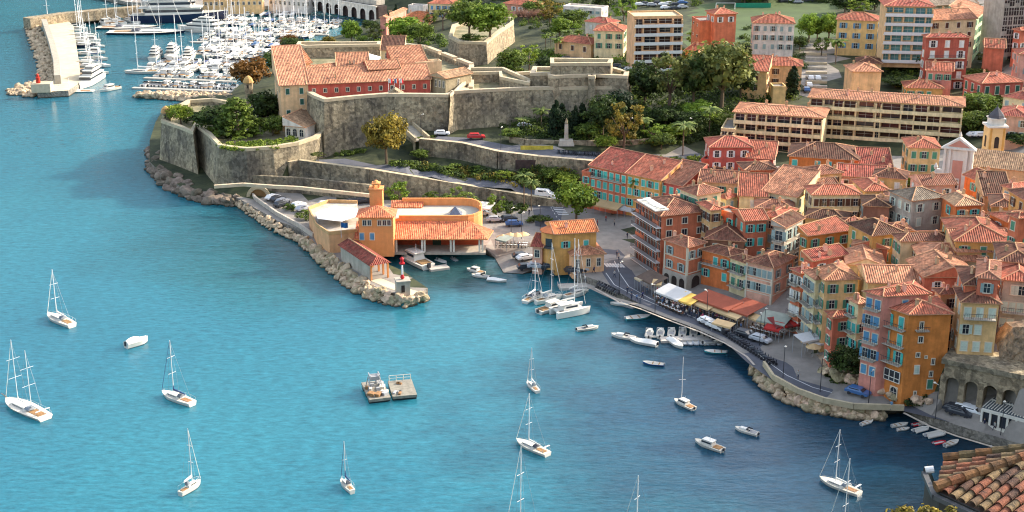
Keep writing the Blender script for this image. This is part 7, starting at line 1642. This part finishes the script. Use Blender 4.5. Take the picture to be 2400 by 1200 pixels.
pb('sch').put(W(300, 66, 0), .08, "second long sailing yacht behind the dark schooner", None, .8)
pb('a12').put(W(332, 172, 0), pi, "white sailboat with two close masts at the left end of the marina", None, 1.1)
pb('m8').put(W(257, 212, 0), -2.2, "white fishing cruiser leaving the old port", None, 1.1)
pb('a12').put(W(172, 214, 0), pi, "low white sloop lying across the tip of the west mole", None, (1.2, 1.2, .3))
row("cluster against the ochre port breakwater", (240, 58), (380, 44), 14, ['a12', 'a10', 'm8', 'a12'], True, 1.2, pon=False)
# ------------------------------------------------------------------ cars, scooters, people, café terraces
def carproto(van=False):
    r = thing("parked_car" if not van else "van", "car", "car" if not van else "van"); L_, W_, H_ = (4.2, 1.75, 1.45) if not van else (4.9, 1.9, 2.0)
    prof = [(-.5, .35), (-.5, .62), (-.44, .66), (-.34, .98), (.12, .98), (.28, .68), (.46, .6), (.5, .45), (.5, .3)] if not van else [(-.5, .25), (-.49, .95), (-.46, .99), (.16, .99), (.3, .66), (.46, .56), (.5, .4), (.5, .25)]
    m = MB(); k = []
    for s in (-1, 1):
        for x, z in prof: inset = .82 if z > .8 else 1; k.append((x*L_, s*W_/2*inset, z*H_)); m.v.append(k[-1])
    n = len(prof); m.f.append(list(range(n))); m.f.append([n+i for i in range(n)][::-1]); m.m += [0, 0]
    for i in range(n): j = (i+1) % n; m.f.append([i, j, n+j, n+i]); m.m.append(0)
    return r, m, L_, W_, H_
CARP = {}
def car(col, van=False):
    k = (col, van)
    if k in CARP: return CARP[k]
    r, m, L_, W_, H_ = carproto(van); cm = mat("car_paint_"+col, {'white': (.78, .78, .76), 'dark': (.03, .035, .045), 'silver': (.42, .43, .45), 'red': (.45, .03, .025), 'blue': (.05, .12, .3)}[col], rough=.3, var=.03, rnd=.05, spec=.6)
    m.build("body", cm, r); m = MB(); zz = H_*.82
    for s in (-1, 1): m.box((-L_*.1, s*W_*.43, zz), (L_*.42, .1, H_*.2))
    m.face([(.13*L_, -W_*.38, H_*.95), (.13*L_, W_*.38, H_*.95), (.285*L_, W_*.43, H_*.71), (.285*L_, -W_*.43, H_*.71)]); m.build("window_glass", GLASS, r)
    for x in (-.3, .3):
        for s in (-1, 1): w = MB(); w.tube((x*L_, s*W_*.38, .32), (x*L_, s*W_*.52, .32), .32, .32, 10); w.build("wheel", DARK, r)
    CARP[k] = Proto(r); return CARP[k]
def cars(desc, grp, s, hd, cols=None, jit=.15, z=None):
    for i, (x, y) in enumerate(P2(s)):
        p = W(x, y, z) if z is not None else G(x, y); c_ = (cols or "white dark silver dark white silver dark blue".split())[i % (len(cols) if cols else 8)]
        car(c_).put(p+Vector((0, 0, .06)), hd+R.uniform(-jit, jit), f"{ordn(i)} {c_} car in the {desc}", grp)
cars("line parked from the tunnel mouth", "cars in the harbour car park", "640,468 652,472 664,477 660,484 700,486 712,494", .9)
cars("harbour car park behind the station terrace", "cars in the harbour car park", "752,492 764,484 806,487 830,478 850,476", .4, ['white', 'white', 'white', 'dark', 'dark'])
cars("car park behind the oval terrace", "cars behind the harbour station", "960,490 985,492 1040,492 1112,500 1128,506 1160,520 1192,518 1205,530", .2)
car('white', True).put(G(1277, 462)+Vector((0, 0, .05)), -.35, "white van parked at the foot of the ramp road"); car('white').put(G(1304, 470)+Vector((0, 0, .05)), -.5, "white car right behind the white van at the ramp road")
car('red').put(G(1116, 327)+Vector((0, 0, .1)), .1, "red car on the upper road below the citadel wall", None, 1.15); car('white').put(G(1036, 318)+Vector((0, 0, .1)), 0, "white car close to the citadel wall by the ramp")
car('white').put(G(1230, 300)+Vector((0, 0, .1)), .2, "white car half hidden under the garden palms")
cars("group on the slipway beach beside the pink lean-to", "cars on the slipway", "1222,606 1232,610", .3, ['dark', 'white'])
cars("front of the yellow harbour office", "cars around the harbour office", "1234,632 1258,630 1290,630 1345,640 1358,636", .1, ['dark', 'silver', 'dark', 'dark', 'silver'])
cars("parking strip at the top of the town jetty", "cars along the quay road", "1658,762 1668,767 1678,772 1690,776", -.9, ['white', 'silver', 'white', 'dark'], .05)
cars("lane below the white parasols", "cars along the shore road", "1745,790 1782,802 2010,926 2240,968 2262,966 2278,972 2250,975", -.7, ['dark', 'silver', 'blue', 'dark', 'white', 'white', 'dark'], .05)
cars("street beside the terraced stairs", "cars by the terraced stairs", "1900,188 1916,188 1896,204 1890,215", 1.5, ['white', 'white', 'white', 'blue'], .05)
cars("steep street at the upper right", "cars on the steep street", "2322,12 2330,28 2326,60 2340,78 2352,100 2362,108 2368,140", 1.3)
cars("lane behind the bell tower", "cars behind the bell tower", "2285,322 2300,322", .1, ['white', 'white'], .02)
cars("public car park beyond the sports pitch", "cars beyond the sports pitch", "1500,14 1514,12 1528,15 1542,11 1556,14 1570,12 1584,14 1600,10 1560,22 1580,23 1600,20 1836,6 1850,4 1870,8 1895,5", .2)
cars("square car park behind the citadel garden palms", "cars behind the citadel garden", "1330,142 1346,145 1362,147 1450,160 1462,166 1476,168", .1, ['dark', 'dark', 'silver', 'dark', 'dark', 'white'])
r = thing("scooter", "scooter", "scooter"); m = MB(); m.box((0, 0, .75), (1.0, .32, .35), 0, 0, .8); m.box((.62, 0, .75), (.12, .4, .8)); m.build("body", mat("scooter_paint", (.05, .055, .07), rough=.4, rnd=.3), r)
for x in (-.6, .62): w = MB(); w.tube((x, -.07, .27), (x, .07, .27), .27, .27, 8); w.build("wheel", DARK, r)
m = MB(); m.beam((.55, -.35, 1.15), (.55, .35, 1.15), .06); m.build("handlebar", DARK, r); SCO = Proto(r)
for i in range(22): SCO.put(G(1308+i*4.6, 363+i*.25)+Vector((0, 0, .1)), pi/2+R.uniform(-.15, .15), ordn(i)+" from the left of the scooters on the upper road", "scooters along the upper road")
for i in range(18): x = 1704+i*6.3; SCO.put(W(x, 786+i*4.1, 2.05), -.2+R.uniform(-.2, .2), ordn(i)+" of the scooters on the quay, counted down from the jetty", "scooters on the quay")
for i in range(10): SCO.put(W(1402+i*5, 672+i*2.4, 2.05), .9+R.uniform(-.2, .2), ordn(i)+" from the left of the scooters by the quay corner", "scooters by the quay corner")
# people: one continuous skinned body per pose
def person_mesh(seed, walk):
    rr = random.Random(seed); b = bmesh.new(); J = {}; st = .22 if walk else .04
    P_ = {'pel': (0, 0, .95), 'ch': (0, 0, 1.32), 'nk': (0, 0, 1.48), 'hd': (0, .01, 1.62), 'ht': (0, .01, 1.74), 'kl': (-.1, -st, .5), 'fl': (-.1, -st*1.5-.02, .06), 'tl': (-.1, -st*1.5-.18, .04), 'kr': (.1, st*.6, .5), 'fr': (.1, st*1.6, .08), 'tr': (.1, st*1.6-.15, .04),
          'sl': (-.19, 0, 1.4), 'el': (-.24, .05+st*.5, 1.14), 'wl': (-.25, -.05+st, .9), 'sr': (.19, 0, 1.4), 'er': (.24, .03-st*.5, 1.14), 'wr': (.25, -.08-st, .9)}
    me = bpy.data.meshes.new("person"); k = list(P_); me.from_pydata([P_[q] for q in k], [(k.index(a), k.index(c_)) for a, c_ in (('pel', 'ch'), ('ch', 'nk'), ('nk', 'hd'), ('hd', 'ht'), ('pel', 'kl'), ('kl', 'fl'), ('fl', 'tl'), ('pel', 'kr'), ('kr', 'fr'), ('fr', 'tr'), ('ch', 'sl'), ('sl', 'el'), ('el', 'wl'), ('ch', 'sr'), ('sr', 'er'), ('er', 'wr'))], [])
    o = bpy.data.objects.new("person_build", me); sc.collection.objects.link(o); md = o.modifiers.new("s", 'SKIN'); rad = {'pel': .15, 'ch': .15, 'nk': .06, 'hd': .1, 'ht': .07, 'kl': .07, 'kr': .07, 'fl': .045, 'fr': .045, 'tl': .04, 'tr': .04, 'sl': .06, 'sr': .06, 'el': .045, 'er': .045, 'wl': .035, 'wr': .035}
    for q, v in zip(k, me.skin_vertices[0].data): v.radius = (rad[q], rad[q])
    me.skin_vertices[0].data[0].use_root = True; o.modifiers.new("d", 'SUBSURF').levels = 1
    dg = bpy.context.evaluated_depsgraph_get(); out = bpy.data.meshes.new_from_object(o.evaluated_get(dg)); bpy.data.objects.remove(o); out.name = "person"
    cl = [mat("clothes_%d" % i, c_, var=.1, rnd=.3) for i, c_ in enumerate(((.04, .05, .09), (.5, .48, .44), (.3, .06, .05), (.1, .16, .3)))]; out.materials.clear()
    for q in (mat("skin", (.5, .3, .2)), cl[seed % 4], cl[0], mat("hair", (.05, .03, .02))): out.materials.append(q)
    for f in out.polygons:
        z = f.center.z; f.material_index = 3 if z > 1.68 or (z > 1.58 and f.center.y > .03) else 0 if z > 1.48 or (abs(f.center.x) > .2 and z < 1.0) else 1 if z > .93 else 2 if z > .1 else 3
    return out
PM = [person_mesh(i, i % 2) for i in range(5)]
ppl = P2("1548,706 1556,712 1568,716 1580,724 1592,728 1604,733 1616,738 1626,742 1634,748 1646,752 1660,756 1672,746 1700,762 1540,690 1530,676 1521,662 1516,690 1450,610 1440,650 1719,762 1736,775 1760,790 1392,640 1500,712 1365,590 1470,560 1420,520 1395,555 1240,505 1215,585 2330,1010 2306,1003 2088,960 1870,888 1480,705 1610,726 1640,740 1680,752 1572,706 1552,716 1562,720 1576,728 1588,731 1598,736 1608,742 1620,746 1632,752 1642,757 1652,763 1545,698 1560,700 1635,732 1650,742 1670,750 1690,758 1705,770 1716,778 1470,690 1480,697 1492,706 1506,700 1410,606 1405,614 1446,604 1380,560 1370,548 1440,530 1400,530 1352,652 1372,662")
for i, (x, y) in enumerate(ppl):
    o = link("person", R.choice(PM), None, W(x, y, 2.06), R.uniform(0, 6.28)); wr = "walking on the quay promenade" if 1500 < x < 1780 and y > 670 else "on the harbour square" if x < 1500 else "by the shore road"
    tag(o, f"{ordn(i)} of the tiny pedestrians {wr}", "person", "pedestrians on the waterfront")
# café terraces
def frame(a, b_, z):                             # local frame with x along a->b
    a, b_ = W(*a, z), W(*b_, z); d = b_-a; return a, d.length, atan2(d.y, d.x)
def awning(label, a, b_, zf, dep, rise, cols, name="awning", cat="awning", grp="restaurant awnings on the quay", post=True, val=.35, flip=False):
    o, L_, ang = frame(a, b_, zf); r = thing(name, label, cat, (o.x, o.y, 2.0), ang, grp); h = zf-2.0; m = MB(); n = len(cols); y1 = dep if not flip else -dep
    for i in range(n):
        x0, x1 = L_*i/n, L_*(i+1)/n; m.face([(x0, 0, h), (x1, 0, h), (x1, y1, h+rise), (x0, y1, h+rise)], i); m.face([(x0, 0, h-.06), (x1, 0, h-.06), (x1, y1, h+rise-.06), (x0, y1, h+rise-.06)], i); m.face([(x0, -.01, h-val), (x1, -.01, h-val), (x1, -.01, h), (x0, -.01, h)], i)
    for x in (0, L_): m.face([(x, 0, h), (x, 0, h-.06), (x, y1, h+rise-.06), (x, y1, h+rise)], 0)
    m.build("canopy", cols, r)
    if post:
        k = max(2, int(L_/3.5))
        for px_, py_, hh in [(L_*i/k, .15, h) for i in range(k+1)]+[(0, y1*.96, h+rise), (L_, y1*.96, h+rise)]: m = MB(); m.tube((px_, py_, 0), (px_, py_, hh), .05, .05, 5); m.build("post", GREYM, r)
    return r
AWG = mat("grey_white_canvas", "c6c4c0", var=.06, rnd=0); AWY = mat("yellow_canvas", "e3b95c", var=.06, rnd=0); AWT = mat("tan_canvas", "d3b384", var=.08, rnd=0); AWR = mat("red_canvas", "b3312c", var=.08, rnd=0); AWD = mat("dark_red_canvas", "7d3230", var=.15, rnd=0); AWB = mat("brown_canvas", "6b5a4e", var=.15, rnd=0); BRK = mat("brick_red_roofing", "9c523c", var=.12, rnd=0); AWS = mat("grey_green_canvas", "9aa092", var=.12, rnd=0)
awning("pale grey restaurant awning at the left end of the café row", (1533, 682), (1588, 704), 4.4, 4.0, .9, [AWG])
awning("bright yellow awning between the grey one and the tan strip", (1580, 700), (1620, 714), 4.4, 3.4, .8, [AWY])
awning("long tan awning strip along the middle cafés, left half", (1614, 706), (1660, 726), 4.3, 2.2, .5, [AWT]); awning("long tan awning strip along the middle cafés, right half", (1661, 722), (1728, 748), 4.3, 2.2, .5, [AWT])
awning("brick red café roof behind the tan strip, left half", (1622, 697), (1706, 728), 5.0, 4.6, .7, [BRK], "cafe_roof", "café roof", "brick red café roofs"); awning("brick red café roof behind the tan strip, right half", (1700, 722), (1752, 740), 5.0, 6.0, .8, [BRK], "cafe_roof", "café roof", "brick red café roofs")
awning("grey green awning of the restaurant below the arched passage", (1772, 750), (1838, 764), 5.0, 4.5, .7, [AWS]); awning("striped dark red awning right of the grey green one", (1820, 768), (1885, 760), 4.8, 4.0, .6, [AWD, AWR, AWD, AWR, AWD])
awning("scarlet awning corner hanging over the lane", (1790, 768), (1826, 776), 4.4, 2.6, .8, [AWR]); awning("tan awning strip left of the scarlet corner", (1750, 742), (1792, 758), 4.3, 1.8, .4, [AWT])
awning("tan awning standing alone at the car strip on the quay", (1668, 756), (1712, 768), 3.8, 2.0, .3, [AWT]); awning("dark brown awning along the foot of the balconied hotel", (1490, 648), (1532, 668), 4.6, 3.8, .9, [AWB, AWB, AWB]); awning("cream awning at the lower corner of the balconied hotel", (1527, 666), (1550, 668), 4.6, 2.0, .5, [AWT]); awning("small cream sunshade roof left of the brown awning", (1486, 650), (1500, 658), 4.5, 2.2, .2, [PALE])
awning("white slanted sunshade behind the shore lane, upper one", (1882, 802), (1932, 792), 5.2, 3.0, .4, [WHITE]); awning("white slanted sunshade behind the shore lane, lower one", (1906, 812), (1934, 804), 4.4, 2.0, .3, [WHITE])
awning("cream ground floor awning below the coral hotel", (1390, 480), (1446, 492), 4.6, 3.0, .8, [AWT]); awning("grey ground floor awning below the ochre hotel wing", (1446, 488), (1482, 496), 4.6, 3.0, .8, [AWG]); awning("green parasol roofs on the beach terrace by the station, left", (1160, 560), (1186, 566), 4.3, 3, .4, [AWS]); awning("low cream canopy behind the beach terrace", (1105, 486), (1150, 490), 5.0, 4, .5, [CREAMW], "kiosk_roof", "kiosk", None)
r = thing("cafe_table", "café table", "table"); m = MB(); m.lathe([(.42, .72), (.42, .76)], n=10); m.build("tabletop", SAILW, r); m = MB(); m.tube((0, 0, 0), (0, 0, .72), .04, .04, 6); m.lathe([(.25, 0), (.25, .03)], n=8); m.build("pedestal", DARK, r); TB = Proto(r)
r = thing("cafe_chair", "café chair", "chair"); m = MB(); m.box((0, 0, .45), (.42, .42, .05)); m.build("seat", mat("rattan", (.22, .12, .06), rnd=.3), r); m = MB(); m.box((0, .2, .7), (.42, .04, .46)); m.build("backrest", mat("rattan", (.22, .12, .06)), r); m = MB()
for x in (-.18, .18):
    for y in (-.18, .18): m.tube((x, y, 0), (x, y, .44), .02, .02, 4)
m.build("legs", DARK, r); CH = Proto(r)
def terrace(desc, a, b_, nt, rows=2):
    A, B = W(*a, 2.05), W(*b_, 2.05); d = B-A; u = d.normalized(); nn = Vector((-u.y, u.x, 0))
    for j in range(rows):
        for i in range(nt):
            p = A+u*(d.length*(i+.5)/nt)+nn*(j*1.7-.4); TB.put(p, 0, f"{ordn(i)} café table from the left, {'front' if j == 0 else 'back'} line {desc}", "café tables on the quay")
            for s in (-1, 1): CH.put(p+u*s*.72, atan2(u.y, u.x)+(-pi/2 if s > 0 else pi/2)*1.0, f"{'right' if s > 0 else 'left'} chair, {ordn(i)} {'front' if j == 0 else 'back'} table {desc}", "café chairs on the quay")
terrace("under the long tan awnings", (1616, 722), (1728, 762), 16); terrace("under the grey awning", (1538, 700), (1612, 724), 8); terrace("on the open promenade", (1546, 714), (1600, 738), 7, 1); terrace("below the dark red awnings", (1760, 772), (1830, 792), 8); terrace("on the beach terrace", (1166, 578), (1236, 580), 8)
r = thing("parasol", "parasol", "parasol"); m = MB(); m.lathe([(1.5, 2.1), (1.45, 2.16), (.05, 2.8)], n=8); m.build("canopy", AWT, r); m = MB(); m.tube((0, 0, 0), (0, 0, 2.7), .04, .04, 5); m.build("pole", WHITE, r); PS = Proto(r)
for i, (x, y) in enumerate(P2("1178,576 1196,572 1212,572 1226,570 1508,486 1905,838 1893,826")): PS.put(W(x, y, 2.05), 0, ordn(i)+" of the tan parasols, counted from the beach terrace rightwards", "tan parasols", None)
for i, (x, y) in enumerate(P2("2290,596 2304,596 2318,596")): q = PS.put(W(x, y, 17.2), 0, ["left", "middle", "right"][i]+" parasol on the roof terrace of the wide red roofed house", "roof terrace parasols", .7)
r = thing("street_lamp", "lamp", "street lamp"); m = MB(); m.tube((0, 0, 0), (0, 0, 6.2), .08, .05, 6); m.build("post", DARK, r); m = MB(); m.beam((0, 0, 6.1), (.8, 0, 6.3), .07); m.lathe([(.08, 6.1), (.26, 6.25), (.12, 6.4)], (.8, 0, 0), 8); m.build("lamp_head", CREAMW, r); LP = Proto(r)
for i, (x, y, z) in enumerate([(1535, 735, 2), (1451, 682, 2), (1835, 885, 2), (1922, 918, 2), (2035, 950, 2), (2192, 982, 2), (2345, 1020, 2), (1656, 752, 2), (1780, 810, 2), (1174, 354, None), (987, 322, None), (1222, 560, 2), (1198, 548, 2), (1266, 540, 2), (1620, 330, None), (1474, 330, None), (1790, 792, 2)]):
    p = W(x, y, z) if z is not None else G(x, y); LP.put(p, R.uniform(0, 6), ordn(i)+" street lamp of the waterfront and upper road, numbered along the roads", "street lamps", None)
# tall white pole on the sea bastion
o = MB(); o.tube((0, 0, 0), (0, 0, 7.5), .08, .05, 6); tag(o.build("white_pole", WHITE, None, W(538, 315, 11.6)), "tall thin white pole in front of the conifer on the sea bastion", "pole")
# glazed restaurant pavilion on the shore road
a, b_ = W(2298, 1000, 2), W(2440, 1040, 2); d = b_-a; L_ = d.length; r = thing("restaurant_pavilion", "cream glazed restaurant pavilion with arched windows and slatted glass roof at the right edge", "pavilion", a, atan2(d.y, d.x)); n = 7; pw = L_/n
m = MB()
for i in range(n+1): m.box((i*pw, 0, 1.6), (.35, .35, 3.2))
m.box((L_/2, 0, 3.1), (L_, .4, .5)); m.box((L_/2, 0, .35), (L_, .3, .7)); m.box((0, 3.5, 1.6), (.3, 7, 3.2)); m.build("frame", CREAMW, r); m = MB(); m.box((L_/2, .15, 1.8), (L_, .05, 2.4)); m.build("glazing", GLASS, r)
m = MB(); m.box((L_/2, 3.6, 3.45), (L_, 7.2, .12)); m.build("glass_roof", mat("pavilion_glass", (.1, .12, .13), rough=.2), r); m = MB()
for i in range(n*3+1): m.beam((i*pw/3, 0, 3.58), (i*pw/3, 7.2, 3.58), .12, .1)
m.box((L_/2, 3.6, 3.6), (L_, .3, .16)); m.build("roof_slats", CREAMW, r)
# hotel roof terrace furniture
r = thing("sun_terrace", "white railed sun terrace with loungers on the roof of the balconied hotel", "roof terrace", W(1530, 480, 17.6)); TA = W(1551, 506, 15.5)-W(1491, 470, 15.5); ta = atan2(TA.y, TA.x); r.rotation_euler = (0, 0, ta); m = MB(); m.box((0, 0, 0), (9, 3.2, .25)); m.build("deck", CREAMW, r); m = MB(); rr = random.Random(2)
for i in range(9): m.box((-3.8+i*.95, rr.uniform(-.5, .5), .35), (.5, 1.6, .2), rr.uniform(-.15, .15))
m.build("loungers", WHITE, r)
# ------------------------------------------------------------------ tiled roof in the near corner
def D(px, py, t): return CAM+ray(px, py)*t
tmats = [mat("old_tile_%d" % i, c_, var=.3, scale=5, bump=.3, rnd=.12, dark=d_) for i, (c_, d_) in enumerate((("7a5234", (.05, .028, .016)), ("6e5a3c", (.045, .036, .022)), ("835636", (.07, .04, .02)), ("54402f", (.025, .018, .014)), ("8a4e32", (.09, .038, .02)), ("786844", (.055, .046, .027))))]
e0 = D(2199, 1152, 36); z0 = e0.z; r = thing("tiled_roof", "weathered barrel tiled roof corner with a white gutter end, nearest to the viewer", "roof", (e0.x, e0.y, z0-3))
base = Vector((e0.x, e0.y, z0-3)); pitch_ = tan(radians(16)); PA = Vector((.60, -.80, 0)); UA = Vector((.80, .60, .25)); PBv = Vector((.4, 1, 0)); UB = Vector((1, -.2, .285))
TM_ = []
def tile_mesh(mt):
    m = MB(); n = 6; L_ = .46
    for k in range(2):
        for i in range(n):
            t0, t1 = pi*i/n, pi*(i+1)/n; r0, r1 = .115, .09; q = -.02*k
            pts_ = [(0, cos(t0)*(r0+q), sin(t0)*(r0+q)), (0, cos(t1)*(r0+q), sin(t1)*(r0+q)), (L_, cos(t1)*(r1+q), sin(t1)*(r1+q)-.02), (L_, cos(t0)*(r1+q), sin(t0)*(r1+q)-.02)]; m.face(pts_)
    for i in range(n):
        t0, t1 = pi*i/n, pi*(i+1)/n; m.face([(0, cos(t0)*.115, sin(t0)*.115), (0, cos(t1)*.115, sin(t1)*.115), (0, cos(t1)*.095, sin(t1)*.095), (0, cos(t0)*.095, sin(t0)*.095)])
    return m
def field(P0, across, up, nrow, ncol, keep, name, sgn=1, dz=0):
    m = MB(); ua = across.normalized(); uu = up.normalized(); nn = ua.cross(uu).normalized(); nn = nn if nn.z > 0 else -nn; proto = tile_mesh(None); rr = random.Random(len(name)+nrow)
    for c_ in range(nrow):
        for k in range(ncol):
            o = P0+ua*(c_*.27)+uu*(k*.38+rr.uniform(-.03, .03)); mid = o+uu*.2
            if not keep(mid): continue
            ct = ua*cos(rr.uniform(-.05, .05)); mi = rr.choice((0, 0, 1, 1, 2, 3, 3, 4, 5, 5)); kk = len(m.v); tilt = rr.uniform(0, .015)
            yaw = rr.uniform(-.04, .04); u2 = (uu+ua*yaw).normalized(); a2 = (ua-uu*yaw).normalized()
            for v in proto.v: m.v.append(tuple(o+u2*v[0]+a2*v[1]+nn*(v[2]+.05+(k % 2)*.012+tilt*v[0]*3)))
            for f in proto.f: m.f.append([kk+i for i in f]); m.m.append(mi)
    me = m
    for i in range(len(me.v)): v = Vector(me.v[i])-base; me.v[i] = tuple(v)
    return me.build(name, tmats, r)
hipd = Vector((1.0, .25, 0)).normalized()       # plan direction of the hip between both slopes
def side(p): q = p-e0; return hipd.x*q.y-hipd.y*q.x   # >0 beyond the hip
field(e0+PA*-.6, PA, UA, 26, 22, lambda p: side(p) < -.02, "tile_courses")
field(e0+PBv*-.4, PBv, UB, 8, 22, lambda p: side(p) > -.02, "tile_courses")
# ridge tiles
hp = Vector((hipd.x, hipd.y, 0)); kz = .2375
m = MB(); rr = random.Random(9)
for i in range(16):
    a = e0+hp*(i*.4-.1)+Vector((0, 0, .14+kz*i*.4*.93)); b_ = a+hp*.46+Vector((0, 0, kz*.43)); m.tube(a-base, b_-base, .15, .12, 8, rr.choice((0, 2, 4)))
for i in range(14):
    a = e0+PBv*1.68+Vector((1, -.25, .28))*(i*.4-.05)+Vector((0, 0, .12)); b_ = a+Vector((1, -.25, .28))*.45; m.tube(a-base, b_-base, .15, .12, 8, rr.choice((0, 2, 4, 1)))
m.build("ridge_tiles", tmats, r)
m = MB(); s_ = [e0+PBv*1.75, e0, e0+PA*7, e0+PA*7+UA*9, e0+PBv*1.75+UB*9]; m.face([p-base-Vector((0, 0, .02)) for p in s_[:1]+[s_[1], s_[4]]]); m.face([s_[1]-base-Vector((0, 0, .02)), s_[2]-base-Vector((0, 0, .02)), s_[3]-base-Vector((0, 0, .02))]); m.face([s_[1]-base-Vector((0, 0, .02)), s_[3]-base-Vector((0, 0, .02)), s_[4]-base-Vector((0, 0, .02))]); m.build("roof_deck", mat("roof_mortar", "4a3a30", var=.3, rnd=0), r)
m = MB(); m.tube(e0+Vector((-.02, 1.15, .02))-base, e0+Vector((.2, 1.13, .06))-base, .1, .1, 10, 0); m.tube(e0+Vector((-.04, 1.15, .02))-base, e0+Vector((-.01, 1.15, .02))-base, .08, .08, 10, 1); m.build("gutter_end", [WHITE, DARKIN], r)
m = MB(); m.beam(e0+Vector((-.04, 1.15, -.06))-base, e0+Vector((-.12, -.1, -.1))-base, .14, .12); m.beam(e0+PA*0-Vector((.1, .1, .1))-base, e0+PA*7-Vector((.1, .1, .1))-base, .14, .12); m.build("gutter", mat("zinc_gutter", (.09, .09, .09), rough=.6), r)
m = MB(); q = [e0+Vector((.2, 1.7, 0)), e0+Vector((.05, 0, 0)), e0+PA*7]; z_ = Vector((0, 0, 1))
for a, b_ in zip(q, q[1:]): m.face([a-base-z_*.05, b_-base-z_*.05, b_-base-z_*9, a-base-z_*9])
m.build("wall", mat("grey_render", "4a4640", var=.3, rnd=0), r)
m = MB(); rr = random.Random(12)
for i in range(45):
    x = rr.uniform(2085, 2240); p = D(x, 1208-14*abs(sin(x*.06))+rr.uniform(-4, 6), 30); leaves(m, rr, p, (.12, .12, .1), 9, .05)
for i in range(40):
    p = D(rr.uniform(2090, 2235), rr.uniform(1245, 1340), 30); leaves(m, rr, p, (.35, .35, .3), 14, .08)
tag(m.build("leafy_branches", [LF['gold']]), "sunlit leafy branch tips at the bottom edge left of the tiled roof", "shrub")
